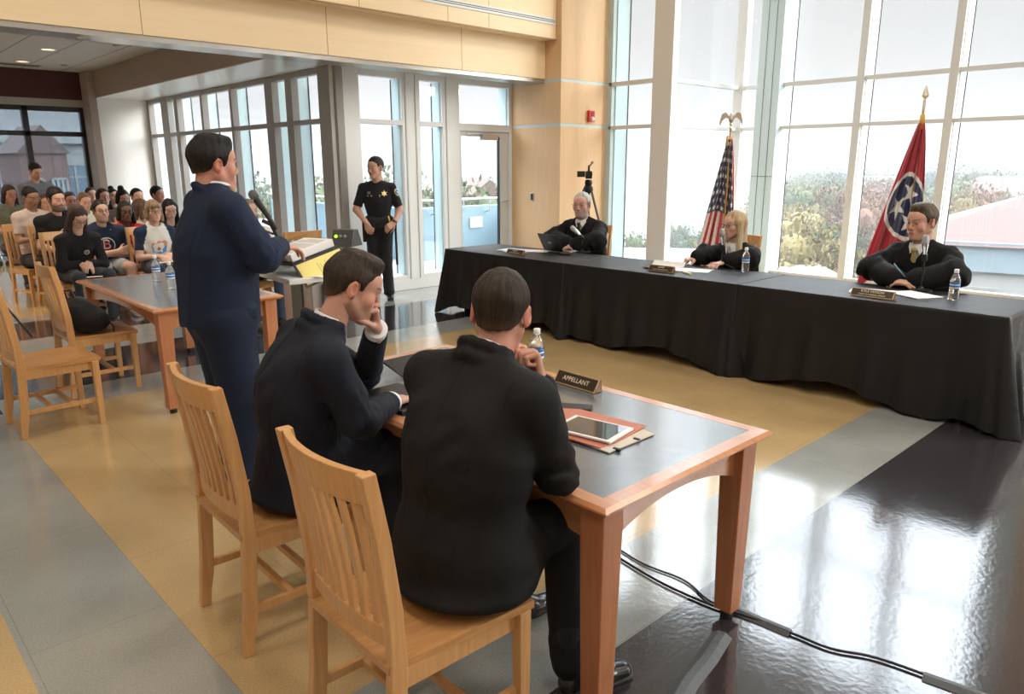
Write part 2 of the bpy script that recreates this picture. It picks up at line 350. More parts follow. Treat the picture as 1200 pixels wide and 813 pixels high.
# fascia / balcony front above
def fascia(name, y0, y1, z0, z1, seams, x1, m):
    o = struct(name, MB().box(-6, x1, y0, y1, z0, z1), m, bevel=.003)
    s = MB()
    for x in seams: s.box(x - .003, x + .003, y0 - .001, y0 + .004, z0 + .002, z1)
    s.build('panel_joint', mat('joint_brown', (.30, .2, .1), .8), o)  # thin brown strips marking the joints between fascia panels
fascia('wall_fascia_lower', 7.70, 7.76, 2.85, 3.36, [-1.3, .62, 2.56, 4.485, 6.39], 7.905, M_['panel2'])
fascia('wall_fascia_upper', 7.50, 7.76, 3.345, 4.5, [-1.1, .9, 2.85, 4.786, 6.02 + .0, 6.678], 7.905, M_['panel2'])
struct('trim_4', MB().box(-6, 7.905, 7.485, 7.5, 3.335, 3.35), mat('fascia_edge', (.35, .2, .09), .5))
vd = root('linear_diffuser', (7.15, 7.5, 3.57), 'long white linear air slot set in the upper fascia panels', 'vent')
MB().box(-3.4, .74, -.012, 0, -.042, .042).build('diffuser_frame', M_['white'], vd, bevel=.002)
MB().box(-3.38, .72, -.014, -.012, -.014, -.006).box(-3.38, .72, -.014, -.012, .008, .016).build('diffuser_slot', M_['seal'], vd)
struct('wall_hall_back', MB().box(-6, 9.0, 7.76, 7.9, 4.5, HZ), M_['hallw'])
# wood column
XC, YC = 7.909, 7.40
struct('wall_wood', MB().box(XC, 8.95, YC, 8.6, 0, 2.205).box(XC, 8.95, YC, 8.6, 2.245, 2.80).box(XC, 8.95, YC, 8.6, 2.84, HZ), M_['panel'], bevel=.003)
struct('trim_5', MB().box(XC + .004, 8.95, YC + .004, 8.55, 2.2, 2.25).box(XC + .004, 8.95, YC + .004, 8.55, 2.795, 2.845), M_['steel'] if 0 else M_['teal'])
fa = root('fire_alarm', (8.527, YC, 2.37), 'red fire alarm strobe on the wood column', 'fire alarm')
MB().box(-.06, .06, -.05, 0, -.09, .07).build('alarm_body', mat('alarm_red', (.62, .03, .03), .4), fa, bevel=.006)
MB().lathe([(.036, 0), (.036, .006), (.028, .008)], 16, M=Matrix.Rotation(PI / 2, 4, 'X'), c=(0, -.05, .02)).build('alarm_speaker', mat('alarm_dark', (.3, .01, .01), .5), fa)
MB().lathe([(.035, 0), (.03, .02), (.012, .03)], 16, M=Matrix.Rotation(PI / 2, 4, 'X'), c=(0, -.05, -.05)).build('strobe_lens', M_['white'], fa, smooth=True)
ws = root('wall_switch', (XC, 7.949, 1.22), 'small dark wall control plate on the wood column by the door', 'switch')
MB().box(-.012, 0, -.035, .035, -.06, .06).build('switch_plate', M_['steel'], ws, bevel=.003)
MB().box(-.018, -.012, -.02, .02, -.045, .045).build('switch_face', M_['black'], ws, bevel=.002)
# narrow bay, post, return, main window wall
XW, YR, X2 = 8.92, 6.35, 10.80
def zs(): return [(0, .08), (2.185, 2.235), (2.79, 2.845), (4.3, 4.37), (HZ - .06, HZ)]
def bands(mb, f):
    for z0, z1 in zs(): mb.box(*f(z0, z1))
o = fr('window_6', [(XW - .03, XW + .09, 7.30, 7.42, 0, HZ)], M_['teal'], [(XW + .04, XW + .046, 6.4, 7.35, .08, HZ)], fins=[(XW + .05, XW + .33, 7.285, 7.3, .0, HZ)], seal=[(XW + .33, XW + .342, 7.275, 7.3, 0, HZ)])
mb = MB(); bands(mb, lambda a, b: (XW - .03, XW + .08, 6.4, 7.35, a, b)); mb.build('transom', M_['tan'], o, bevel=.003)
struct('wall_post', MB().box(8.84, 8.97, 6.22, 6.54, 0, HZ), [M_['tan'], M_['white']])
pp = bpy.data.objects['wall_post'].data; pp.polygons.foreach_set('material_index', [1 if p.normal.y < -.5 else 0 for p in pp.polygons])
mb = MB(); bands(mb, lambda a, b: (9.12, X2, YR - .02, YR + .08, a, b)); o = struct('window_7', mb, M_['white'], bevel=.003)
MB().box(9.12, X2, YR + .03, YR + .036, .08, HZ).build('window_pane', GL, o)
mb = MB(); gl = MB(); se = MB(); fn = MB()
mb.box(X2 - .03, X2 + .12, YR - .08, YR + .08, 0, HZ)
mull = [4.5, 3.35, -3.55, -4.7, -5.85, -7.0]
bands(mb, lambda a, b: (X2 - .025, X2 + .07, -8, YR, a, b))
for y in mull:
    mb.box(X2 - .04, X2 + .10, y - .05, y + .05, 0, HZ); se.box(X2 + .25, X2 + .26, y - .068, y - .05, 0, HZ); fn.box(X2 + .03, X2 + .25, y - .058, y - .05, 0, HZ)
se.box(X2 + .25, X2 + .26, 5.60, 5.62, 0, HZ); fn.box(X2 + .1, X2 + .25, 5.612, 5.62, 0, HZ)
o = struct('window_8', mb, M_['alu'], bevel=.003); MB().box(X2 + .05, X2 + .056, -8, YR, .08, HZ).build('window_pane', GL, o)
se.build('window_seal', M_['seal'], o)
fn.build('window_fin', M_['white'], o)
struct('wall_pier', MB().box(X2 - .14, X2 + .16, 5.62, 5.98, 0, HZ), M_['teal'], bevel=.004)
struct('wall_pier_near', MB().box(X2 - .14, X2 + .16, 1.85, 2.21, 0, HZ), M_['teal'], bevel=.004)
struct('wall_right_panel', MB().box(X2 - .1, X2 + .2, -2.4, 1.86, 0, HZ), M_['panel'])
struct('trim_6', MB().box(X2 - .145, X2 - .139, 5.73, 5.734, 0, HZ).box(X2 - .145, X2 - .139, 5.86, 5.864, 0, HZ).box(X2 - .145, X2 - .139, 5.62, 5.98, 1.5, 1.504), M_['seal'])
# rest of the hall, behind the camera
struct('ceiling', MB().box(-6.2, 11, -8.2, 7.9, HZ, HZ + .2), mat('hall_ceiling', (.8, .79, .77), .8))
struct('wall_left', MB().box(-6.2, -6, -8, 7.7, 0, HZ), M_['hallw'])
struct('wall_back', MB().box(-6.2, 11, -8.2, -8, 0, HZ), M_['hallw'])
for i in range(4):
    for j in range(3):
        x, y = -2.6 + i * 3.4, -4.6 + j * 4.2
        t = root('added_light_panel', (x, y, HZ), 'large square light panel added out of view in the hall ceiling for extra light', 'ceiling light', group='added high ceiling light panels')  # unseen panel lamps added to raise the light level in the hall
        MB().box(-.62, .62, -.62, .62, -.07, 0).build('added_light_housing', M_['white'], t, bevel=.01)
        l = bpy.data.lights.new('lamp_glow', 'AREA'); l.shape = 'SQUARE'; l.size = 1.15; l.energy = CEIL_FILL_E; l.color = (1, .91, .80)
        lo = link('lamp_glow', l, t); lo.location = (0, 0, -.09)

# ------------------------------------------------------------------ terrace outside
pb = mat('parapet_blue', (.17, .27, .33), .6)
struct('trim_terrace', MB().box(5.3, 10.6, 8.95, 16.5, -.3, -.02).box(5.3, 10.6, 8.62, 9.0, -.3, -.02), mat('terrace_deck', (.25, .25, .24), .8))
tw = struct('wall_terrace', MB().box(7.9, 10.6, 11.0, 11.2, -.3, .93).box(7.9, 8.1, 11.2, 16.5, -.3, .93).box(8.1, 9.4, 8.62, 8.8, -.3, .93), pb, bevel=.01)
tw2 = struct('wall_terrace_side', MB().box(10.4, 10.6, 8.7, 11.0, -.3, .93), pb)
rl = root('handrail', (8.0, 10.86, 0), 'steel handrail on brackets along the pale blue terrace wall', 'railing')
MB().tube([(-.2, 5.5, 1.07), (-.2, 0, 1.07), (2.3, 0, 1.07)], .022, 10).build('rail', M_['steel'], rl, smooth=60)
for x, y in ((.35, 0), (1.0, 0), (1.65, 0), (-.2, 1.2), (-.2, 3), (-.2, 4.8)):
    d = Vector((0, .13, 0)) if y == 0 else Vector((.1, 0, 0)); a = Vector((x, y, 1.06))
    MB().tube([a, a - Vector((0, 0, .22)), a - Vector((0, 0, .25)) + d], .013, 8).build('rail_bracket', M_['steel'], rl, smooth=60)
tv = tag(MB().box(9.25, 9.55, 10.97, 11.0, .52, .72).build('wall_vent', M_['alu'], bevel=.004), 'grey louvred vent in the terrace parapet wall', 'vent')
# ------------------------------------------------------------------ the view: ground, trees, buildings
GZ = -11.; HAZE_D, HAZE_A = .012, .12
struct('ground', MB().box(-150, 420, -250, 420, GZ - .5, GZ), mat('ground_outside', (.08, .085, .065), .9, var=.35, vscale=.06))
tag(MB().box(46, 80, 4, 24, GZ, GZ + .02).build('parking_lot', mat('asphalt', (.13, .13, .125), .9)), 'grey parking lot below between the trees', 'parking lot')
hm = mat('hill_woods', (.05,.07,.06), .95, var=.3, vscale=.05)
def hill(x0, y0, x1, y1, h, seed, dep=60):
    mb = MB(); n = 60; r = random.Random(seed); ph = [r.uniform(0, 6) for _ in range(5)]; rings = []
    for i in range(n + 1):
        t = i / n; x = x0 + (x1 - x0) * t; y = y0 + (y1 - y0) * t
        hh = h * (.75 + .12 * math.sin(5 * t + ph[0]) + .1 * math.sin(11 * t + ph[1]) + .03 * math.sin(47 * t + ph[2]) + .02 * math.sin(90 * t + ph[3]))
        nx, ny = (y1 - y0), -(x1 - x0); l = math.hypot(nx, ny); nx /= l; ny /= l
        rings.append([(x + nx * d, y + ny * d, GZ + hh * c - .3) for d, c in ((-dep, 0), (-dep * .5, .62), (-dep * .2, .93), (0, 1), (dep, 0))])
    mb.loft(rings, False, closed=False); return mb
struct('hill_1', hill(60, 330, 380, -120, 24, 3), hm, smooth=180)
struct('hill_2', hill(-120, 330, 250, 380, 26, 5), hm, smooth=180)
# trees: displaced clumps for the crown, tapering trunk
TREE = []
leafm = [mat('foliage_green', (.05, .07, .022), .8, var=.4, vscale=1.2, bump=.6, bscale=3), mat('foliage_yellow', (.14, .11, .035), .8, var=.3, vscale=1.2, bump=.6, bscale=3),
         mat('foliage_orange', (.12, .065, .035), .8, var=.3, vscale=1.2, bump=.6, bscale=3), mat('foliage_dark', (.03, .05, .035), .8, var=.4, vscale=1.2, bump=.6, bscale=3)]
bark = mat('bark', (.16, .12, .09), .9)
def crown_mesh(seed, mi):
    g = np.random.default_rng(seed); n = 7000; cl = g.normal(size=(34, 3)); cl /= np.linalg.norm(cl, axis=1)[:, None]; cl = cl * (.25 + .5 * g.random((34, 1))) * (.85, .85, .40) + (0, 0, .60)
    k = g.integers(0, 34, n); q = g.normal(size=(n, 3)); q /= np.linalg.norm(q, axis=1)[:, None]; c = cl[k] + q * (.13 + .13 * g.random((n, 1))) * (1, 1, .8)
    u = g.normal(size=(n, 3)); u /= np.linalg.norm(u, axis=1)[:, None]; w = np.cross(u, g.normal(size=(n, 3))); w /= np.linalg.norm(w, axis=1)[:, None]; s = (.013 + .016 * g.random((n, 1)))
    nn = np.cross(u, w) * s * .35; V = np.stack([c - u * s, c + w * s * .7 + nn, c + u * s, c - w * s * .7 + nn], 1).reshape(-1, 3); F = np.arange(n * 4).reshape(-1, 4)
    bm = bmesh.new()
    for j in range(34):
        if j % 2: g2 = bmesh.ops.create_icosphere(bm, subdivisions=2, radius=1); [setattr(v, 'co', Vector(cl[j]) + Vector((v.co.x * .15, v.co.y * .15, v.co.z * .12))) for v in g2['verts']]
    me = bpy.data.meshes.new('crown'); bm.to_mesh(me); bm.free(); v0 = [tuple(v.co) for v in me.vertices]; f0 = [tuple(p.vertices) for p in me.polygons]
    me.clear_geometry(); me.from_pydata(v0 + V.tolist(), [], f0 + (F + len(v0)).tolist()); me.materials.append(leafm[mi]); return me
for i in range(8): TREE.append(crown_mesh(i, [0, 0, 1, 1, 2, 3, 1, 0][i]))
tkm = MB(); tkm.tube([(0, 0, 0), (.02, 0, .2), (0, .01, .5), (.03, 0, .8)], [.045, .035, .025, .01], 8)
for k in range(5): tkm.tube([(0, 0, .3 + .06 * k), (.3 * math.cos(k * 2.3), .3 * math.sin(k * 2.3), .65 + .05 * k)], [.016, .005], 5)
tk0 = tkm.build('trunk', bark); tkme = tk0.data; bpy.data.objects.remove(tk0)
KN = ['green', 'green', 'yellow', 'golden', 'orange', 'dark green', 'yellow', 'green']
def tree(x, y, h, k, where, wd=1.):
    o = link('tree', None); o.location = (x, y, GZ); o.scale = (h * .62 * wd, h * .62 * wd, h); o.rotation_euler[2] = (x * 3 + y) % 6
    tag(o, where, 'tree', 'trees in the view outside'); link('crown', TREE[k], o); link('trunk', tkme, o)
r_ = random.Random(21); TP = []
def ang(px): # azimuth of a picture column
    c = MW @ np.array([(px - 600) / FPX, 0, 1]); return math.atan2(c[1], c[0])
for (p0, p1, d0, d1, n, hs, kinds, where) in [
    (895, 1010, 40, 58, 9, (8.5, 10.8), (2, 3, 4, 6, 1), '%s tree outside between the pale pier and the red flag'),
    (900, 1190, 75, 110, 22, (9.5, 11.8), (2, 6, 3, 0, 1, 4), '%s tree in the middle distance beyond the parking lot'),
    (900, 1260, 130, 190, 26, (11, 13), (5, 0, 7, 5), '%s tree of the far wooded slope'),
    (1085, 1260, 90, 120, 9, (9.5, 11), (3, 2, 6, 0), '%s tree behind the brick building with blue band'),
    (410, 600, 45, 75, 13, (11, 13), (0, 7, 1, 0, 6), '%s tree seen through the windows beside the officer'),
    (150, 400, 45, 80, 16, (10, 13.), (6, 3, 0, 7, 2), '%s tree seen through the left window wall'),
    (715, 880, 60, 85, 5, (5, 7.5), (0, 1), '%s low tree outside below the striped flag')]:
    for i in range(n):
        a = ang(p0 + (p1 - p0) * (i + r_.random()) / n); d = r_.uniform(d0, d1); k = r_.choice(kinds); h = r_.uniform(*hs)
        for _ in range(12):
            if all(math.hypot(d * math.cos(a) - q[0], d * math.sin(a) - q[1]) > .34 * (h + q[2]) for q in TP): break
            a = ang(r_.uniform(p0, p1)); d = r_.uniform(d0, d1 * 1.15)
        else: continue
        TP.append((d * math.cos(a), d * math.sin(a), h))
        tree(d * math.cos(a), d * math.sin(a), h, k, where % KN[k], r_.uniform(.9, 1.1))
brick = mat('brick_red', (.13, .065, .055), .85, var=.15, vscale=2); cream = mat('cream_stone', (.24, .235, .225), .8); bluem = mat('blue_metal_band', (.15, .20, .22), .6)
roofm = mat('terracotta_roof', (.09, .05, .042), .8); pane = mat('dark_pane', (.10, .14, .18), .15)
def block(name, label, cx, cy, rz, W, D, H, storeys, bays, wallm, roof='flat', band=False, z0=None, rh=3., group=None):
    o = root(name, (cx, cy, GZ if z0 is None else z0), label, 'building', rz, group); MB().box(-W / 2, W / 2, 0, D, 0, H).build('wall', wallm, o)
    if roof == 'flat': MB().box(-W / 2 - .4, W / 2 + .4, -.4, D + .4, H, H + .6).build('roof', cream, o)
    else:
        ov = .8 if W > 4 else .15; MB().prism([(-W / 2 - ov, H), (W / 2 + ov, H), (0, H + rh)], -ov, D, lambda a, b, t: (a, t, b)).build('roof', roofm, o) if roof == 'gable' else MB().loft([[(-W / 2 - .8, -.8, H), (W / 2 + .8, -.8, H), (W / 2 + .8, D + .8, H), (-W / 2 - .8, D + .8, H)], [(-W / 4, D * .35, H + rh), (W / 4, D * .35, H + rh), (W / 4, D * .65, H + rh), (-W / 4, D * .65, H + rh)]]).build('roof', roofm, o)
    if band: MB().box(-W / 2 - .3, W / 2 + .3, -.5, 0, H - 1.5, H + .2).build('cornice_band', bluem, o); MB().box(-W / 2 - .1, W / 2 + .1, -.15, 0, H - 3.6, H - 1.5).build('stone_band', cream, o)
    sh = (H - (2 if band else .6)) / storeys; bw = W / bays
    for s in range(storeys):
        for b in range(bays):
            x = -W / 2 + bw * (b + .5); z = sh * s + sh * .55; ww = bw * .62; hh = sh * .58
            f = MB().box(x - ww / 2, x + ww / 2, -.12, .05, z - hh / 2, z + hh / 2).build('window', pane, o)
            m = MB()
            for q in range(4): xx = x - ww / 2 + ww * q / 3; m.box(xx - .06, xx + .06, -.2, -.1, z - hh / 2, z + hh / 2)
            for zz in (z - hh / 2, z + hh * .2, z + hh / 2): m.box(x - ww / 2, x + ww / 2, -.2, -.1, zz - .06, zz + .06)
            m.build('window_bars', cream, f)
    return o
def pol(px, d): a = ang(px); return d * math.cos(a), d * math.sin(a)
x, y = pol(1330, 52); block('brick_building', 'large brick building with a pale blue metal band and terracotta roof at the right', x, y, R(-90 + 12), 24, 22, 8.1, 2, 8, brick, 'hip', True, rh=2.6)
x, y = pol(1146, 105); block('white_building', 'small white building with a row of windows and low pyramid roof', x, y, R(-90 + 5), 12, 12, 9.2, 2, 5, cream, 'hip', rh=2.2)
x, y = pol(775, 34); block('brick_building', 'brick building seen below behind the window post and striped flag', x, y, R(-52), 16, 14, 7.0, 2, 4, brick)
x, y = pol(1010, 150); block('office_building', 'distant white office block among trees left of the red flag', x, y, R(-80), 11, 8, 10.2, 2, 6, cream)
x, y = pol(575, 60); block('chapel_building', 'stone chapel with steep gable roof seen through the terrace door', x, y, R(-35), 9, 16, 7.5, 1, 3, mat('tan_brick', (.26,.21,.17), .9), 'gable', rh=4.2)
x, y = pol(482, 80); block('brick_building', 'low tan building behind the terrace to the right of the officer', x, y, R(-35), 10, 8, 9, 2, 5, mat('tan_brick', (.25,.2,.16), .9))
x, y = pol(322, 42); block('brick_building', 'red brick building low behind the microphone', x, y, R(-10), 7, 6, 9, 2, 3, brick)
# the building across the court, seen in the dark end windows
x, y = pol(-5, 56); block('court_building', 'white framed building with gray roof beyond the dark end windows', x, y, R(8), 26, 10, 14.2, 3, 6, cream, 'flat', z0=GZ, rh=3)
x, y = pol(84, 46); block('brick_tower', 'red brick tower house with gabled top beyond the dark end windows', x, y, R(8), 2.2, 3, 13.4, 3, 2, brick, 'gable', z0=GZ, rh=1.4)
for px, d, h in ((0, 24, 10.), (52, 25, 9.), (126, 30, 9.4)): x, y = pol(px, d); tree(x, y, h, 5, 'dark green tree beyond the dark end windows', .5)
for k, (u, v) in enumerate([(0, 0), (3, .5), (6, 0), (9, 1), (14, .5), (18, 0)]):
    x, y = 52 + k * 3.2, 12 + k * 1.4
    c = root('parked_car', (x, y, GZ), 'parked car in the lot below the hills', 'car', R(30), 'parked cars')
    MB().loft([[(a * 2.1, b * .85, z) for a, b in ((-1, -1), (1, -1), (1, 1), (-1, 1))] for z in (.3, .85)] + [[(-1.3, -.7, 1.0), (1.1, -.7, 1.0), (1.1, .7, 1.0), (-1.3, .7, 1.0)], [(-.9, -.6, 1.45), (.6, -.6, 1.45), (.6, .6, 1.45), (-.9, .6, 1.45)]]).build('car_body', mat('car_%d' % (k % 3), [(.5, .5, .52), (.1, .15, .3), (.4, .08, .07)][k % 3], .3), c, bevel=.08)
    for a in (-1.3, 1.3):
        for b in (-.82, .82): MB().lathe([(.32, -.1), (.32, .1)], 14, M=Matrix.Rotation(PI / 2, 4, 'X'), c=(a, b, .32)).build('wheel', M_['rubber'], c)

hz = bpy.data.materials.new('valley_haze'); hz.use_nodes = True; hn = hz.node_tree; hn.nodes.clear()
ho = hn.nodes.new('ShaderNodeOutputMaterial'); hs = hn.nodes.new('ShaderNodeVolumeScatter'); hs.inputs['Color'].default_value = (HAZE_A, HAZE_A, HAZE_A * 1.03, 1); hs.inputs['Density'].default_value = HAZE_D
hn.links.new(hs.outputs[0], ho.inputs['Volume']); hz.volume_intersection_method = 'FAST' if hasattr(hz, 'volume_intersection_method') else 'FAST'
hb = MB().box(13, 419, -240, 419, GZ + .01, 9).build('haze', hz); tag(hb, kind='stuff', label='pale morning haze lying over the valley outside', cat='haze')
hb2 = MB().box(-140, 12.99, 17, 419, GZ + .01, 9).build('haze', hz); tag(hb2, kind='stuff', label='pale haze beyond the terrace and wing windows', cat='haze')
# ------------------------------------------------------------------ tables
def lib_table(x0, x1, y0, y1, label):
    cx, cy = (x0 + x1) / 2, (y0 + y1) / 2; W, L, H = (x1 - x0), (y1 - y0), .74
    t = root('library_table', (cx, cy, 0), label, 'table', group=None)
    MB().box(-W / 2 + .06, W / 2 - .06, -L / 2 + .06, L / 2 - .06, H - .028, H + .0005).build('tabletop', M_['lam'], t)
    def ring(z, o): return [(-W / 2 + o, -L / 2 + o, z), (W / 2 - o, -L / 2 + o, z), (W / 2 - o, L / 2 - o, z), (-W / 2 + o, L / 2 - o, z)]
    MB().loft([ring(H - .03, .062), ring(H - .03, .02), ring(H - .014, .0), ring(H - .008, .0), ring(H + .001, .014), ring(H + .001, .062)], False).build('edge_band', M_['cherry'], t)
    lx, ly, s = W / 2 - .085, L / 2 - .085, .038
    for a in (-1, 1):
        for b in (-1, 1):
            leg = MB().loft([[(a * lx + i * q, b * ly + j * q, z) for i, j in ((-1, -1), (1, -1), (1, 1), (-1, 1))] for z, q in ((.035, .036), (.06, .036), (H - .03, .046))]).build('leg', M_['cherryz'], t, bevel=.004)
            MB().lathe([(.018, 0), (.024, .004), (.024, .035)], 14, c=(a * lx, b * ly, 0)).build('glide', M_['rubber'], leg)
    def arch(n, L2):
        top = H - .03; pts = [(-L2, top), (L2, top), (L2, top - .13)]
        for i in range(1, 20): u = 1 - 2 * i / 20; pts.append((u * L2, top - .13 + .065 * (1 - abs(u) ** 2.2)))
        pts.append((-L2, top - .13)); return pts
    for b in (-1, 1): MB().prism(arch(0, lx - .04), b * ly - .012, b * ly + .012, lambda p, q, r: (p, r, q)).build('apron', M_['cherry'], t)
    for a in (-1, 1): MB().prism(arch(0, ly - .04), a * lx - .012, a * lx + .012, lambda p, q, r: (r, p, q)).build('apron', M_['cherry'], t)
    return t
for q_ in ('lam', 'cherry'): b_ = M_[q_].node_tree.nodes['Principled BSDF']; b_.inputs['Coat Weight'].default_value = .6; b_.inputs['Coat Roughness'].default_value = .16
M_['cherryz'] = wood('cherry_leg', (.50, .215, .10), (.40, .15, .065), .36, 'z', .8)
lib_table(1.45, 2.375, 1.17, 3.025, 'library table with a grey laminate top where the two seated men in suits work')
lib_table(1.56, 2.48, 5.09, 6.98, 'library table with a grey top behind the standing speaker, two water bottles on it')

# ------------------------------------------------------------------ the oak slat-back chair (faces +x, origin under the seat centre)
def chair_parts(t):
    W = .225; ok, okx = M_['oak'], M_['oakx']
    # seat with scooped top
    mb = MB(); n = 16; top = []; 
    for i in range(n + 1):
        for j in range(n + 1):
            u, v = -1 + 2 * i / n, -1 + 2 * j / n
            dip = .012 * max(0, 1 - (u * 1.1 + .1) ** 2) * max(0, 1 - (abs(v) - .45) ** 2 * 4 if abs(v) < .95 else 0)
            top.append((u * .235, v * (.225 + .012 * u), .452 - dip))
    F = [(i * (n + 1) + j, (i + 1) * (n + 1) + j, (i + 1) * (n + 1) + j + 1, i * (n + 1) + j + 1) for i in range(n) for j in range(n)]
    m2 = len(top); bot = [(x, y, .428) for x, y, z in top]; mb.add(top + bot, F + [tuple(q + m2 for q in f[::-1]) for f in F])
    b = [j for j in range(n + 1)] + [i * (n + 1) + n for i in range(1, n + 1)] + [n * (n + 1) + j for j in range(n - 1, -1, -1)] + [i * (n + 1) for i in range(n - 1, 0, -1)]
    mb.f += [(b[k], b[(k + 1) % len(b)], b[(k + 1) % len(b)] + m2, b[k] + m2) for k in range(len(b))]; mb.m += [0] * len(b)
    mb.build('seat', okx, t, smooth=35)
    # back posts, curved, one piece with the rear legs
    def post(z): # x of the rear post
        pts = [(0, -.235), (.2, -.222), (.45, -.208), (.6, -.213), (.8, -.238), (.98, -.27)]
        return float(np.interp(z, [p[0] for p in pts], [p[1] for p in pts])) - .012 * math.exp(-((z) / .12) ** 2)
    zz = [0, .06, .12, .2, .3, .4, .45, .52, .6, .7, .8, .9, .975]
    for s in (-1, 1):
        rings = []
        for z in zz:
            w = .021; d = .019 if z < .1 else (.024 if z < .5 else .022 - .004 * (z - .5)); x = post(z); y = s * (W - .017 - .012 * max(0, z - .45) * 2 * .0)
            rings.append([(x - d, y - w * .75, z), (x + d, y - w * .75, z), (x + d, y + w * .75, z), (x - d, y + w * .75, z)])
        MB().loft(rings).build('leg', ok, t, bevel=.004)
        MB().loft([[(.2 + i * q, s * (W - .005) + j * q, z) for i, j in ((-1, -1), (1, -1), (1, 1), (-1, 1))] for z, q in ((0, .016), (.43, .021))]).build('leg', ok, t, bevel=.003)
        # side rails and stretchers
        MB().box(-.2, .19, s * (W - .017) - .011, s * (W - .017) + .011, .375, .43).build('side_rail', ok, t)
        MB().box(-.215, .19, s * (W - .017) - .009, s * (W - .017) + .009, .15, .178).build('stretcher', ok, t)
    MB().box(.185, .207, -W + .02, W - .02, .375, .43).build('front_rail', ok, t)
    for x in (-.07, .05): MB().box(x - .011, x + .011, -W + .02, W - .02, .152, .176).build('stretcher', ok, t)
    # curved rails
    def rail(z0, z1, bow, name, th=.011):
        rings = []
        for k in range(13):
            v = -1 + 2 * k / 12; y = v * (W - .03); c = -bow * (1 - v * v)
            rings.append([(post(z0) - th + c, y, z0), (post(z0) + th + c, y, z0), (post(z1) + th + c, y, z1), (post(z1) - th + c, y, z1)])
        MB().loft(rings).build(name, ok, t, bevel=.003)
    rail(.885, .975, .035, 'top_rail'); rail(.49, .545, .022, 'lower_rail')
    for k in range(7):
        v = -.78 + 1.56 * k / 6; y = v * (W - .035); rings = []
        for z in (.535, .62, .7, .8, .895):
            f = (z - .535) / .36; c = -(.022 + .013 * f) * (1 - v * v); x = post(z) + c; rings.append([(x - .006, y - .0125, z), (x + .006, y - .0125, z), (x + .006, y + .0125, z), (x - .006, y + .0125, z)])
        MB().loft(rings).build('back_slat', ok, t)
    return t
CH = root('wooden_chair', (1.105, 1.57, 0), 'oak slat-back chair nearest the camera, the man in the plain black suit on it', 'chair', R(-1.5), 'oak slat-back chairs'); chair_parts(CH)
def chair(x, y, rz, label): return dup(CH, (x, y, 0), R(rz), label)
chair(1.13, 2.475, -2, 'oak slat-back chair under the man in the navy suit with his fist at his mouth')
chair(1.02, 5.50, 1.5, 'empty oak slat-back chair cut by the left edge of the photo, nearest table with bottles')
chair(1.475, 6.22, 0, 'oak slat-back chair with the black backpack on its seat')
# ------------------------------------------------------------------ judges' cloth-covered tables
def cloth_mat():
    m = mat('black_tablecloth', (.0055, .006, .007), .5, bump=.25, bscale=9, spec=.4); return m
CLM = cloth_mat()
JX0, JX1 = 5.30, 6.08
def folding(y0, y1, label):
    t = root('folding_table', ((JX0 + JX1) / 2, (y0 + y1) / 2, 0), label, 'table', group='folding tables under the black cloths'); L = (y1 - y0) / 2 - .02; W = (JX1 - JX0) / 2 - .02
    MB().box(-W, W, -L, L, .705, .738).build('tabletop', M_['steel'], t, bevel=.005)
    for b in (-1, 1):
        for a in (-1, 1): MB().tube([(a * (W - .08), b * (L - .2), 0), (a * (W - .08), b * (L - .2), .705)], .014, 8).build('leg', M_['steel'], t, smooth=True)
        MB().tube([(-(W - .08), b * (L - .2), .25), (W - .08, b * (L - .2), .25)], .01, 8).build('brace', M_['steel'], t, smooth=True)
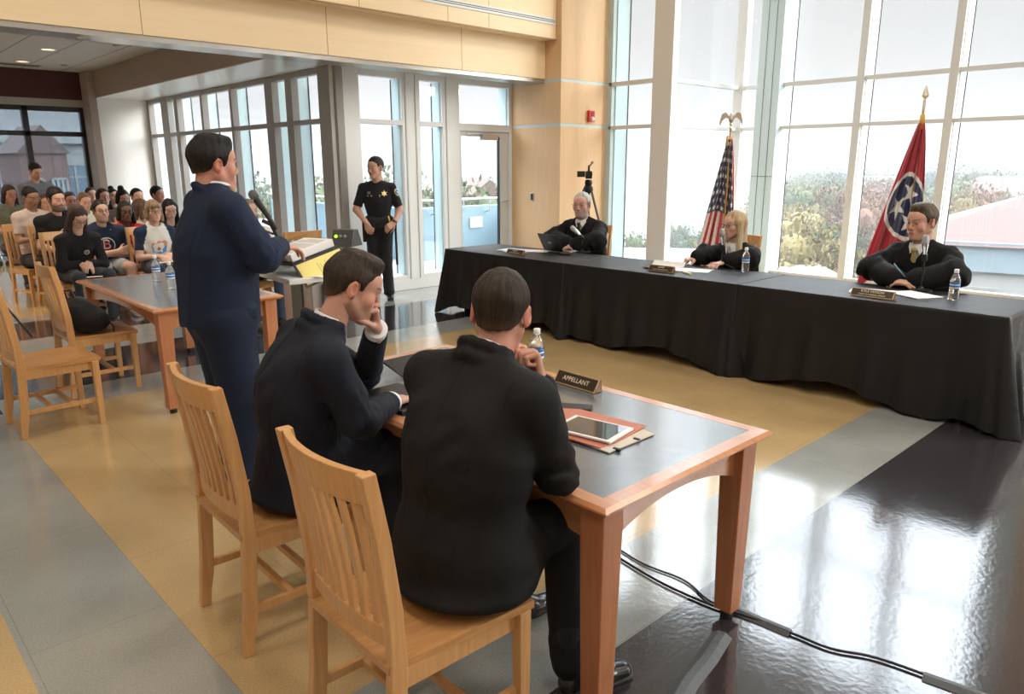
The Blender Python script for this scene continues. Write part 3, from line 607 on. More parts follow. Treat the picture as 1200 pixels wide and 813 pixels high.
def cloth(y0, y1, label, fa, fb, seed, zt=.7415):
    r = random.Random(seed); t = tag(None or link('tablecloth', None), label, 'tablecloth'); cy = (y0 + y1) / 2; t.location = ((JX0 + JX1) / 2, cy, 0)
    W = (JX1 - JX0) / 2; L = (y1 - y0) / 2
    # perimeter of the top, going round; each column hangs down with folds
    per = []
    def seg(a, b, n, nor):
        for i in range(n): u = i / n; per.append((a[0] + (b[0] - a[0]) * u, a[1] + (b[1] - a[1]) * u, nor, u))
    n1, n2 = 150, 56
    seg((-W, -L), (-W, L), n1, (-1, 0)); seg((-W, L), (W, L), n2, (0, 1)); seg((W, L), (W, -L), n1, (1, 0)); seg((W, -L), (-W, -L), n2, (0, -1))
    rows = [0, .006, .014, .03, .08, .16, .26, .36, .46, .56, .64, .70, .735]; rings = []; ph = [r.uniform(0, 6) for _ in range(6)]
    NP = len(per)
    for k, d in enumerate(rows):
        ring = []
        for i, (x, y, nor, u) in enumerate(per):
            f = max(0, d - .01) / .72; s = i / NP * 2 * PI
            cd = min(u, 1 - u); ln = 2 * L if nor[0] else 2 * W
            cm = math.exp(-((cd * ln) / .11) ** 2)                      # corner fold strength
            if nor[0] < 0: wave = .016 * math.sin(u * 31 + ph[0]) + .012 * math.sin(u * 53 + ph[1]) + .012 * math.sin(u * 13 + ph[2])
            else: wave = .02 * math.sin(u * 20 + ph[3]) + .015 * math.sin(u * 37 + ph[4])
            out = .004 + min(d, .01) * .6 + f * (.055 + wave * 1.3)
            end = (fa if ((nor[0] < 0 and u < .5) or nor[1] < 0) else fb)
            out += f * cm * .07 * end + f * cm * .015 * math.sin(cd * ln * 90)
            ax = -1 if x < 0 else 1; ay = -1 if y < 0 else 1
            dx, dy = nor[0] * out, nor[1] * out
            if cm > .05:                                                # push the other way too so the corner flares
                if nor[0]: dy += ay * f * cm * (.10 * end + .004)
                else: dx += ax * f * cm * (.10 * end + .004)
            hem = d
            if d > .3: hem = d - (d - .3) / .435 * (.010 + .048 * (1 + math.sin(u * 9 + ph[5])) * (1 - cm) - .012 * cm) * (1 if nor[0] < 0 else .6)
            ring.append((x + dx, y + dy, zt - hem))
        rings.append(ring)
    side = MB(); side.loft(rings, False); side.build('hanging_drape', CLM, t, smooth=180)
    top = MB(); nx, ny = 24, 60; vs = []
    for i in range(nx + 1):
        for j in range(ny + 1):
            x = -W + 2 * W * i / nx; y = -L + 2 * L * j / ny; e = min(i, nx - i, j, ny - j)
            vs.append((x, y, zt + (.0012 * math.sin(y * 13 + ph[0]) + .0016 * math.exp(-((abs(y) - .32) / .012) ** 2) + .0016 * math.exp(-((x + .05) / .012) ** 2) + r.uniform(0, .0006) if e else 0)))
    top.add(vs, [(i * (ny + 1) + j, (i + 1) * (ny + 1) + j, (i + 1) * (ny + 1) + j + 1, i * (ny + 1) + j + 1) for i in range(nx) for j in range(ny)])
    top.build('cloth_top', CLM, t, smooth=180); return t
YS = [(1.16, 3.005), (3.02, 4.87), (4.885, 6.74)]
for (a, b), l in zip(YS, ('folding table under the black cloth nearest the window with the red flag', 'folding table under the middle black cloth', 'folding table under the black cloth nearest the terrace door')): folding(a, b, l)
cloth(*YS[0], 'black cloth on the table of the man judge in front of the red flag', .95, .35, 1)
cloth(*YS[1], 'black cloth on the middle table of the woman judge', .5, .45, 2)
cloth(*YS[2], 'black cloth on the table of the gray-bearded judge with the laptop', .5, .7, 3)

# ------------------------------------------------------------------ bottles
plast = mat('clear_bottle_plastic', (.93, .96, .98), .06, trans=.92, spec=.5); lab = mat('bottle_label_blue', (.03, .20, .55), .35); labw = mat('bottle_label_white', (.85, .88, .9), .35); cap = mat('bottle_cap', (.85, .86, .87), .35)
def bottle(x, y, z, label):
    t = root('water_bottle', (x, y, z), label, 'bottle', random.random() * 6, 'water bottles on the tables')
    pr = [(.0, .003), (.024, .0), (.031, .004), (.0325, .012), (.0315, .02), (.0325, .03), (.0315, .045), (.0325, .055), (.031, .07), (.032, .08), (.032, .125), (.0325, .132), (.031, .14), (.028, .155), (.0205, .172), (.0135, .184), (.0125, .19), (.0125, .197)]
    MB().lathe(pr, 24).build('bottle_body', plast, t, smooth=50)
    lb = MB(); 
    for k, (z0, z1, mi) in enumerate(((.082, .090, 1), (.090, .104, 0), (.104, .110, 1), (.110, .122, 0))): lb.lathe([(.0326, z0), (.0326, z1)], 24, mi=mi, cap=False)
    lb.build('label_wrap', [lab, labw], t, smooth=60)
    MB().lathe([(.0145, .195), (.015, .197), (.015, .210), (.0135, .2125), (0.001, .213)], 24).build('bottle_cap', cap, t, smooth=40)
    MB().lathe([(.0165, .190), (.0165, .1935)], 24).build('neck_ring', cap, t)
    return t
bottle(2.285, 2.265, .741, 'clear water bottle by the hand of the man in the plain black suit')
bottle(2.04, 6.45, .741, 'left clear water bottle of the two on the table behind the speaker')
bottle(1.98, 5.95, .741, 'right clear water bottle of the two, nearest the standing speaker')
bottle(5.98, 3.34, .745, 'clear water bottle in front of the woman judge')
bottle(5.72, 1.60, .745, 'clear water bottle at the right end of the cloth-covered tables')

# ------------------------------------------------------------------ nameplates (long axis along y, face towards -x and up)
brass = mat('brass_edge', (.60, .42, .22), .35, .6); plate = mat('nameplate_face', (.035, .022, .016), .35); gold = mat('engraved_gold', (.80, .72, .52), .4); wbase = wood('walnut_base', (.26, .12, .06), (.18, .08, .04), .35, 'y')
def nameplate(x, y, z, L, H, lines, label, rz=0, sz=.03):
    t = root('nameplate', (x, y, z), label, 'nameplate', R(rz), 'desk nameplates'); D = H * .62
    MB().prism([(-D, 0), (D * .5, 0), (D * .28, H), (-.002, H)], -L / 2, L / 2, lambda a, b, c: (a, c, b)).build('plate_base', wbase, t, bevel=.0015)
    n = Vector((-H, 0, D)).normalized(); u = Vector((D, 0, H)).normalized(); o = Vector((-D / 2 - .001, 0, H / 2)) + n * .0015; s = math.hypot(D, H)
    def q(h, w, e): c = o + n * e; return [c + u * (-h / 2) + Vector((0, -w / 2, 0)), c + u * (-h / 2) + Vector((0, w / 2, 0)), c + u * (h / 2) + Vector((0, w / 2, 0)), c + u * (h / 2) + Vector((0, -w / 2, 0))]
    MB().loft([q(s, L, 0), q(s, L, .002)]).build('plate_frame', brass, t)
    MB().loft([q(s * .84, L * .965, .002), q(s * .84, L * .965, .0032)]).build('plate_face', plate, t)
    for tx, sc, dy in lines: text('engraving', tx, sc, frame(o + n * .0034 + u * dy, (0, -1, 0), u), gold, t)
    return t
nameplate(2.285, 2.01, .742, .235, .052, [('APPELLANT', .029, 0)], 'walnut and brass nameplate reading APPELLANT on the near table', -2)
nameplate(5.44, 2.03, .745, .30, .052, [('KYLE HIXSON', .026, .011), ('COURT OF CRIMINAL APPEALS', .0135, -.013)], 'nameplate in front of the man judge at the right', -3)
nameplate(5.47, 3.86, .745, .26, .052, [('JUDGE', .022, .011), ('COURT OF CRIMINAL APPEALS', .0115, -.012)], 'nameplate in front of the woman judge')
nameplate(5.47, 5.74, .745, .25, .05, [('JUDGE', .022, .011), ('COURT OF CRIMINAL APPEALS', .011, -.012)], 'nameplate in front of the gray-bearded judge')

# ------------------------------------------------------------------ papers
def sheet(name, pts, z, label, cat='papers', th=.003, m=None, curl=0, grp=None):
    mb = MB(); n = 10; vs = []; a, b, c, d = [Vector((*p, 0)) for p in pts]; ctr = (a + b + c + d) / 4
    for h in (th, 0):
        for i in range(n + 1):
            for j in range(n + 1):
                u, v = i / n, j / n; p = (a * (1 - u) + b * u) * (1 - v) + (d * (1 - u) + c * u) * v - ctr
                vs.append((p.x, p.y, h + curl * (abs(2 * u - 1) ** 3) * (1 if u > .5 else .3)))
    K = (n + 1) ** 2; G = lambda i, j: i * (n + 1) + j
    F = [(G(i, j), G(i + 1, j), G(i + 1, j + 1), G(i, j + 1)) for i in range(n) for j in range(n)]; F += [tuple(q + K for q in f[::-1]) for f in F]
    bd = [G(0, j) for j in range(n)] + [G(i, n) for i in range(n)] + [G(n, j) for j in range(n, 0, -1)] + [G(i, 0) for i in range(n, 0, -1)]
    F += [(bd[k], bd[(k + 1) % len(bd)], bd[(k + 1) % len(bd)] + K, bd[k] + K) for k in range(len(bd))]
    mb.add(vs, F); o = mb.build(name, m or M_['paper'], None, loc=(ctr.x, ctr.y, z)); return tag(o, label, cat, grp)
def rect(cx, cy, w, h, a): c, s = math.cos(R(a)), math.sin(R(a)); return [(cx + c * p - s * q, cy + s * p + c * q) for p, q in ((-w / 2, -h / 2), (w / 2, -h / 2), (w / 2, h / 2), (-w / 2, h / 2))]
g = 'loose papers on the black cloths'
sheet('paper_stack', rect(5.66, 2.12, .22, .30, 14), .7445, 'stack of white papers behind the right-hand nameplate', th=.006, grp=g)
sheet('paper_stack', rect(5.74, 1.86, .22, .30, -28), .7445, 'white papers under the arms of the man judge at the right', th=.005, grp=g)
sheet('paper_stack', rect(5.66, 3.98, .24, .32, 8), .7445, 'open white papers curling up beside the middle nameplate', th=.004, curl=.05, grp=g)
sheet('paper_stack', rect(5.72, 3.70, .22, .30, 20), .7445, 'flat white papers near the hand of the woman judge', th=.004, grp=g)
sheet('paper_stack', rect(5.72, 6.05, .22, .30, 10), .7445, 'white papers at the far left end of the black cloth', th=.005, grp=g)
sheet('paper_stack', rect(5.60, 5.90, .20, .26, -24), .7445, 'pale blue folder and papers beside the far nameplate', th=.004, m=mat('pale_blue_folder', (.45, .6, .72), .5), grp=g)
sheet('paper_stack', rect(5.84, 5.80, .20, .28, 30), .7445, 'small white papers just left of the laptop', th=.004, grp=g)
hg = sheet('highlighter', rect(5.50, 3.62, .022, .13, -30), .7445, 'pale yellow marker pen lying near the middle nameplate', 'pen', th=.014, m=mat('marker_yellow', (.8, .72, .4), .5))
# near table: leather portfolio + tablet + phone, notebook
lea = mat('salmon_leather', (.50, .17, .11), .5, bump=.15, bscale=150); crm = mat('cream_suede', (.62, .58, .50), .7)
pf = root('leather_folder', (1.90, 1.64, .742), 'salmon leather folder with a cream lining under the white tablet', 'folder', R(4))
def slab(mb, pts, z0, z1): mb.loft([[(*p, z0) for p in pts], [(*p, z1) for p in pts]]); return mb
slab(MB(), [(-.135, -.20), (.115, -.215), (.15, -.03), (.08, .02), (-.12, -.02)], 0, .006).build('cream_lining', crm, pf, bevel=.002)
slab(MB(), [(-.06, -.17), (.15, -.16), (.14, .20), (-.07, .17)], .006, .012).build('leather_cover', lea, pf, bevel=.002)
slab(MB(), [(-.13, -.16), (-.06, -.17), (-.065, .02), (-.13, .02)], .004, .010).build('leather_flap', lea, pf, bevel=.002)
MB().box(-.1, -.09, -.216, -.19, .0, .009).box(.02, .03, -.212, -.19, .005, .01).build('folder_snap', M_['black'], pf)
tb = root('tablet', (1.885, 1.595, .7545), 'white tablet with a reflecting screen on the salmon folder', 'tablet', R(10))
slab(MB(), rect(0, 0, .17, .24, 0), 0, .009).build('tablet_body', mat('tablet_white', (.82, .82, .82), .3), tb, bevel=.003)
slab(MB(), rect(0, 0, .148, .205, 0), .009, .0095).build('tablet_screen', mat('tablet_screen', (.05, .05, .055), .03, spec=.9), tb)
ph = root('phone', (2.04, 1.82, .742), 'dark phone in a ribbed case beside the salmon folder', 'phone', R(35))
slab(MB(), rect(0, 0, .07, .14, 0), 0, .012).build('phone_case', M_['rubber'], ph, bevel=.003); slab(MB(), rect(0, 0, .062, .13, 0), .012, .0125).build('phone_screen', M_['black'], ph)
nbk = root('portfolio', (1.98, 2.62, .742), 'black leather portfolio standing partly open on the table edge', 'folder', R(3))
slab(MB(), rect(-.02, -.12, .30, .24, 0), 0, .012).build('cover', M_['black'], nbk, bevel=.003); slab(MB(), rect(-.02, -.12, .27, .2, 0), .012, .016).build('pages', M_['paper'], nbk)
MB().loft([[(-.17, .0, .004), (.13, .0, .004), (.13, .01, .004), (-.17, .01, .004)], [(-.17, .16, .055), (.13, .16, .055), (.13, .165, .045), (-.17, .165, .045)]]).build('cover', M_['black'], nbk)
lap = root('laptop', (1.62, 2.38, .742), 'closed dark laptop under the arm of the man in the navy suit', 'laptop', R(2))
slab(MB(), rect(0, 0, .22, .32, 0), 0, .018).build('laptop_body', M_['black'], lap, bevel=.004)
# judge laptop
lp = root('laptop', (5.98, 5.58, .745), 'open black laptop in front of the gray-bearded judge', 'laptop', R(-6))
slab(MB(), rect(.02, 0, .22, .32, 0), 0, .016).build('keyboard_base', M_['steel'], lp, bevel=.003)
MB().loft([[(-.09, -.16, .012), (-.09, .16, .012), (-.083, .16, .012), (-.083, -.16, .012)], [(-.195, -.16, .20), (-.195, .16, .20), (-.189, .16, .203), (-.189, -.16, .203)]]).build('laptop_lid', M_['black'], lp, bevel=.002)
MB().loft([[(-.1425, -.025, .096), (-.1425, .025, .096), (-.1405, .025, .096), (-.1405, -.025, .096)], [(-.154, -.025, .116), (-.154, .025, .116), (-.151, .025, .116), (-.151, -.025, .116)]]).build('lid_emblem', M_['grey'], lp)
for k, (x, y) in enumerate(((5.80, 5.32), (5.86, 5.42))): tag(MB().box(-.035, .035, -.06, .06, 0, .02).build('phone', M_['black'], loc=(x, y, .745), rot=(0, 0, .4 + k), bevel=.004), ('black phone by the hands of the gray-bearded judge', 'black glasses case beside the laptop of the gray-bearded judge')[k], ('phone', 'case')[k])

# ------------------------------------------------------------------ microphones on table stands
chrome = mat('mic_silver', (.75, .76, .78), .22, .9); blk = M_['black']
def desk_mic(x, y, h, base, tilt, label, rz=0):
    t = root('table_microphone', (x, y, .745), label, 'microphone', R(rz), 'microphones before the judges')
    if base == 'disc': MB().lathe([(.0, 0), (.078, 0), (.078, .008), (.02, .016), (.012, .03)], 28).build('stand_base', blk, t, smooth=40)
    else:
        for k in range(3): a = k * 2.094 + .5; MB().tube([(0, 0, .05), (.05 * math.cos(a), .05 * math.sin(a), .03), (.12 * math.cos(a), .12 * math.sin(a), .008)], [.008, .007, .007], 8).build('stand_leg', chrome if k == 1 else blk, t, smooth=True)
    MB().tube([(0, 0, .01), (0, 0, h)], .008, 10).lathe([(.014, h * .5), (.014, h * .5 + .03)], 12).build('stand_pole', blk, t, smooth=40)
    M = Matrix.Translation((0, 0, h)) @ Matrix.Rotation(R(tilt), 4, 'X') @ Matrix.Rotation(R(-12), 4, 'Y')
    MB().lathe([(.016, -.02), (.019, -.01), (.019, .03), (.015, .035)], 14, M=M, c=(0, 0, 0)).build('mic_clip', blk, t, smooth=40)
    b = MB().lathe([(.011, -.02), (.013, .03), (.021, .085), (.023, .10), (.0235, .115)], 18, M=M).build('mic_body', chrome, t, smooth=40)
    MB().lathe([(.0235, .115), (.0265, .125), (.0265, .15), (.02, .172), (.006, .18)], 18, M=M).build('mic_grille', mat('mic_mesh', (.55, .56, .57), .4, .7, bump=1, bscale=900), b, smooth=True)
    return t
desk_mic(5.99, 1.90, .24, 'disc', 0, 'silver microphone on a round black base in front of the man judge at the right')
desk_mic(6.06, 3.62, .18, 'tripod', 0, 'silver microphone on a small tripod in front of the woman judge')
desk_mic(6.12, 5.38, .16, 'disc', -50, 'silver microphone tilted towards the gray-bearded judge')

# ------------------------------------------------------------------ flags
def flag_us(u, v):  # u across (0..1), v down (0..1)
    c = np.zeros(u.shape + (3,)); st = (np.floor(u * 11 + v * 1.2) % 2 < 1); c[...] = (.78, .76, .75); c[st] = (.50, .02, .035)
    can = (v < .53) & (u < .90 - .05 * np.sin(v * 9)); c[can] = (.016, .024, .075)
    su, sv = u * 7, v * 17; ro = np.floor(sv); fu = (su + .5 * (ro % 2)) % 1 - .5; fv = sv % 1 - .5; rr = np.hypot(fu * 1.0, fv * .9); an = np.arctan2(fv, fu)
    c[can & (rr < .30 * (.72 + .28 * np.cos(5 * an + 1.57)))] = (.85, .85, .86)
    return c
def star(px, py, cx, cy, r, a0):
    dx, dy = px - cx, py - cy; rr = np.hypot(dx, dy); a = (np.arctan2(dy, dx) - a0) % (2 * PI / 5); a = np.abs(a - PI / 5)
    # distance inside a five-pointed star
    k = r * .382; xx = rr * np.cos(a); yy = rr * np.sin(a); t = np.clip((xx - k) / (r * math.cos(PI / 5) - k), 0, 1)
    A = np.array([k, 0]); B = np.array([r * math.cos(PI / 5), r * math.sin(PI / 5)]); return ((B[0] - A[0]) * (yy - A[1]) - (B[1] - A[1]) * (xx - A[0]) > 0) & (rr < r)
def flag_tn(u, v):
    c = np.zeros(u.shape + (3,)); c[...] = (.42, .012, .035); X = (u - .54) * 1.0; Y = (v - .50) * 1.45
    wd = X * (.28 + .5 * v) * 1.12; r = np.hypot(wd, Y); c[r < .30] = (.85, .85, .86); c[r < .262] = (.012, .028, .10)
    for cx, cy, a in ((.035, -.125, -1.4), (-.115, .035, -1.0), (.085, .125, -.3)): c[star(wd, Y, cx, cy, .125, a)] = (.86, .86, .87)
    return c
def flag(x, y, H, L, fn, finial, label, skew, w1, ph, rz):
    t = root('flagpole', (x, y, 0), label, 'flag', R(rz))
    MB().lathe([(0, 0), (.16, 0), (.16, .02), (.05, .05), (.03, .07)], 28).build('pole_base', brass, t, smooth=40)
    MB().tube([(0, 0, .03), (0, 0, H)], .0125, 14).build('pole', wood('flagpole_oak', (.45, .26, .10), (.36, .2, .08), .3, 'z'), t, smooth=True)
    nu, nv = 240, 300; U, V = np.meshgrid(np.linspace(0, 1, nu + 1), np.linspace(0, 1, nv + 1), indexing='ij')
    wid = w1 * (.10 + .90 * np.minimum(V / .92, 1) ** .85); X = (U - .5) * wid + skew * V ** 1.15 * L; amp = (.012 + .045 * V)
    Yd = amp * (np.sin(U * 19 + ph + V * 1.0) + .45 * np.sin(U * 43 + ph * 2)) - .03; Z = H - .12 - V * L * (1 + .04 * np.cos(U * 6 + 1)) - .05 * U * V
    P = np.stack([Yd, -X, Z], -1).reshape(-1, 3); me = bpy.data.meshes.new('flag_cloth')
    idx = np.arange((nu + 1) * (nv + 1)).reshape(nu + 1, nv + 1); F = np.stack([idx[:-1, :-1], idx[1:, :-1], idx[1:, 1:], idx[:-1, 1:]], -1).reshape(-1, 4)
    me.from_pydata(P.tolist(), [], F.tolist()); ca = me.color_attributes.new('col', 'FLOAT_COLOR', 'POINT'); c = fn(U, V).reshape(-1, 3); ca.data.foreach_set('color', np.c_[c, np.ones(len(c))].ravel().astype('f'))
    me.materials.append(mat('flag_fabric', (1, 1, 1), .7, attr='col', sheen=.3, bump=.1, bscale=60)); o = link('flag_cloth', me, t); shade(me, 180); so = o.modifiers.new('thick', 'SOLIDIFY'); so.thickness = .003
    fr_ = MB()
    for k in range(14): v0 = k / 14; fr_.tube([(-.03, .012 * math.sin(k), H - .10 - v0 * .9), (-.035, -.01 * math.cos(k * 2), H - .14 - v0 * .9)], [.012, .008], 6)
    if finial == 'eagle': MB().tube([(-.03, -.02, H - .08), (-.04, .01, H - .25), (-.06, -.0, H - .6), (-.065, .02, H - 1.35)], .008, 6).tube([(-.03, .03, H - .08), (-.045, .04, H - .2)], .014, 6).build('gold_cord', mat('gold_fringe', (.62, .33, .05), .5), t, smooth=True)
    else: MB().tube([(-.02, 0, H - .04), (-.03, .0, H - .18)], [.022, .026], 8, flat=.6).build('gold_sleeve', mat('gold_fringe', (.62, .33, .05), .5), t, smooth=True)
    if finial == 'eagle':
        e = MB().lathe([(.012, H), (.02, H + .01), (.006, H + .03), (.022, H + .05), (.012, H + .07)], 16)
        e.lathe([(.008, H + .06), (.028, H + .09), (.03, H + .12), (.018, H + .15), (.02, H + .17), (.006, H + .185)], 14)
        for s in (-1, 1): e.loft([[(-.006, s * .015, H + .10), (.006, s * .015, H + .10), (.006, s * .02, H + .14), (-.006, s * .02, H + .14)], [(-.006, s * .06, H + .13), (.006, s * .06, H + .13), (.006, s * .065, H + .19), (-.006, s * .065, H + .19)], [(-.004, s * .105, H + .09), (.004, s * .105, H + .09), (.004, s * .11, H + .17), (-.004, s * .11, H + .17)], [(-.003, s * .125, H + .03), (.003, s * .125, H + .03), (.003, s * .135, H + .08), (-.003, s * .135, H + .08)]])
        e.build('eagle_finial', mat('finial_metal', (.62, .58, .48), .35, .8), t, smooth=50)
    else: MB().lathe([(.012, H), (.016, H + .05), (.010, H + .06), (.014, H + .09), (.008, H + .11), (.034, H + .14), (.004, H + .24)], 12).build('spear_finial', mat('finial_metal', (.62, .58, .48), .35, .8), t, smooth=40)
    return t
flag(8.15, 4.87, 2.08, 1.62, flag_us, 'eagle', 'striped flag with white stars on a pole with an eagle finial behind the woman judge', -.07, .50, .6, 35)
flag(8.25, 2.80, 2.18, 1.62, flag_tn, 'spear', 'red flag with three white stars in a blue disc behind the man judge', -.095, .55, 2.2, 18)

# ------------------------------------------------------------------ video camera on tripod behind the far judge
cz = 1.50; t = root('camera_tripod', (7.0, 6.07, 0), 'tall black tripod behind the gray-bearded judge, video camera on top', 'tripod')
MB().tube([(0, 0, 1.02), (0, 0, cz - .1)], .02, 12).lathe([(.05, cz - .16), (.06, cz - .12), (.05, cz - .08)], 16).lathe([(.035, cz - .08), (.045, cz - .05), (.045, cz - .02), (.03, cz)], 16).build('centre_column', blk, t, smooth=40)
for k in range(3):
    a = R(-62 + 120 * k); f = Vector((.42 * math.cos(a), .42 * math.sin(a), .0)); s = Vector((-math.sin(a), math.cos(a), 0)) * .022; top = Vector((.04 * math.cos(a), .04 * math.sin(a), cz - .14))
    L_ = MB()
    for q in (-1, 1): L_.tube([top + s * q, top * .45 + f * .55 + s * q + Vector((0, 0, .0))], .009, 8)
    mid = top * .45 + f * .55; L_.tube([mid, f], .010, 8).tube([mid - s * 1.3, mid + s * 1.3], .016, 8); L_.build('leg', blk if k else mat('tripod_grey', (.10, .10, .105), .35, .5), t, smooth=40)
    MB().tube([Vector((0, 0, .95)), top * .45 + f * .55], .006, 6).build('brace', blk, t)
    MB().lathe([(.02, -.01), (.02, .02)], 10, c=f + Vector((0, 0, .01))).build('foot', M_['rubber'], t)
vc = root('video_camera', (7.0, 6.07, cz + .0), 'small black video camera with handle microphone on the tripod', 'camera', R(222))
MB().box(-.05, .12, -.04, .04, .01, .10).build('camera_body', blk, vc, bevel=.01)
MB().tube([(.12, 0, .06), (.16, 0, .06)], .034, 16).tube([(.16, 0, .06), (.20, 0, .06)], .041, 16).build('lens', blk, vc, smooth=40)
MB().tube([(-.03, 0, .10), (-.03, 0, .15), (.10, 0, .16), (.10, 0, .10)], .012, 8).build('top_handle', blk, vc, smooth=60)
MB().tube([(-.02, .035, .19), (.17, .035, .20)], .016, 12).build('shotgun_mic', mat('mic_grey', (.3, .3, .3), .5), vc, smooth=60); MB().tube([(.03, .035, .19), (.03, .01, .16)], .008, 8).build('mic_mount', blk, vc)
MB().box(-.02, .10, -.14, -.045, .03, .10).build('flip_screen', blk, vc, bevel=.004)
MB().tube([(-.05, 0, .07), (-.12, 0, .09)], .02, 12).build('viewfinder', blk, vc, smooth=40)
MB().tube([(-.03, -.02, -.03), (-.20, -.10, -.22)], .008, 8).build('pan_handle', blk, t := vc, smooth=40)

# ------------------------------------------------------------------ lectern, binder, timer, floor microphone
lg = mat('lectern_grey', (.60, .62, .64), .35); acr = glass_mat('acrylic', (.90, .95, .95), 1.3)
LX, LY = 2.08, 4.02
lec = root('lectern', (LX, LY, 0), 'grey and clear acrylic lectern in front of the standing speaker', 'lectern', R(-4))
MB().box(-.25, .25, -.30, .30, 0, .025).build('lectern_base', lg, lec, bevel=.006)
MB().box(-.035, .035, -.20, -.09, .025, 1.09).build('lectern_post', M_['steel'], lec, bevel=.006); MB().box(-.035, .035, .09, .20, .025, 1.09).build('lectern_post', M_['steel'], lec, bevel=.006)
MB().box(.04, .05, -.26, .26, .08, 1.0).build('front_panel', mat('frosted_panel', (.62, .72, .76), .2), lec, bevel=.002)
MB().box(-.22, .24, -.34, .34, 1.035, 1.065).build('lectern_shelf', M_['white'], lec, bevel=.005)
Mt = Matrix.Translation((.02, 0, 1.15)) @ Matrix.Rotation(R(-14), 4, 'Y')
MB().box(-.25, .26, -.16, .34, -.006, .006, M=Mt).box(-.26, -.25, -.16, .34, -.006, .03, M=Mt).box(-.2, .2, .34, .346, -.08, .05, M=Mt).build('acrylic_top', acr, lec)
bd = root('ring_binder', (LX, LY, 0), 'open black binder with white pages above a yellow sheet on the lectern', 'binder', R(-4))
Mb = Mt @ Matrix.Translation((-.04, -.20, .03)) @ Matrix.Rotation(R(8), 4, 'Z')
MB().box(-.15, .17, -.04, .30, 0, .006, M=Mb).box(-.12, .14, -.02, .27, -.024, 0, M=Mb).build('binder_cover', blk, bd)
Mc = Mb @ Matrix.Translation((0, -.05, 0)) @ Matrix.Rotation(R(60), 4, 'X')
MB().box(-.15, .17, -.15, 0, -.006, 0, M=Mc).build('binder_cover', blk, bd); MB().box(-.138, .158, -.138, -.012, 0, .003, M=Mc).build('yellow_sheet', mat('yellow_sheet', (.80, .68, .22), .6), bd)
pg = MB().box(-.135, .15, -.03, .26, .006, .05, M=Mb).build('pages', M_['paper'], bd, bevel=.004)
lm = MB()
for k in range(16):
    x = -.11 + .015 * k
    if k not in (5, 11): lm.box(x, x + .005, .0, .235 - (.06 if k % 4 == 3 else 0), .05, .0506, M=Mb)
lm.build('text_lines', mat('print_grey', (.42, .42, .43), .7), pg)
lm = MB()
for k in range(9): x = -.02 + .017 * k; lm.box(x, x + .004, -.12, -.04 - .01 * (k % 3), .003, .0035, M=Mc)
lm.build('text_lines', mat('print_olive', (.42, .38, .18), .7), bd)
sheet('loose_sheet', rect(LX + .02, LY - .22, .30, .24, 20), 1.067, 'loose white sheet hanging under the binder on the lectern shelf', th=.002)
tmr = root('speech_timer', (LX + .28, LY - .06, .0), 'black wedge-shaped timer box with a green light on the lectern', 'timer', R(-150)); Z0 = 1.19
MB().prism([(-.07, Z0), (.07, Z0), (.035, Z0 + .10), (-.02, Z0 + .10)], -.07, .07, lambda a, b, c: (a, c, b)).build('timer_box', M_['grey'] if 0 else mat('timer_grey', (.06, .06, .06), .45), tmr, bevel=.004)
tm = Matrix.Translation((.0535, 0, Z0 + .06)) @ Matrix.Rotation(R(68), 4, 'Y')
for k, c in enumerate(((.5, 1, .05), (.22, .22, .2), (.22, .22, .2))): MB().lathe([(.010, 0), (.010, .004), (.004, .008)], 12, M=tm, c=tm.to_3x3() @ Vector((0, 0, 0)) + Vector((0, -.04 + .03 * k, 0))).build('timer_light', mat('lamp_green', (.3, .9, .05), emit=(.45, 1, .03), estr=1.3) if k == 0 else mat('lamp_off', (.25, .25, .22), .4), tmr, smooth=True)
MB().tube([(0, 0, 1.06), (0, 0, Z0)], .012, 10).build('timer_stem', blk, tmr)
mk = root('microphone_stand', (2.085, 4.98, 0), 'floor microphone stand with a chrome round base beyond the speaker, mic by his arm', 'microphone')
MB().lathe([(0, 0), (.14, 0), (.14, .012), (.03, .03), (.014, .05)], 32).build('stand_base', chrome, mk, smooth=40)
MB().tube([(0, 0, .03), (0, 0, .98), (.10, -.105, 1.145), (.17, -.185, 1.205)], .011, 10).build('stand_pole', blk, mk, smooth=60)
MB().tube([(.12, -.13, 1.14), (.08, -.09, 1.26)], .012, 10).tube([(.05, -.06, 1.26), (.11, -.12, 1.22)], .014, 8).tube([(.10, -.11, 1.17), (.06, -.06, 1.19)], .008, 8).build('mic_clip', blk, mk, loc=(.10, -.105, .045), smooth=40)
MB().tube([(.115, -.125, 1.20), (.06, -.07, 1.33), (.03, -.035, 1.40)], [.014, .019, .024], 14).build('mic_body', blk, mk, loc=(.10, -.105, .045), smooth=60)
MB().lathe([(.022, -.03), (.03, -.02), (.031, .0), (.026, .02), (.01, .032)], 16, c=(.018, -.02, 1.43), M=Matrix.Rotation(R(-28), 4, 'Y')).build('mic_grille', mat('mic_mesh_dark', (.20, .20, .20), .45, .6, bump=1, bscale=900), mk, loc=(.10, -.105, .045), smooth=True)

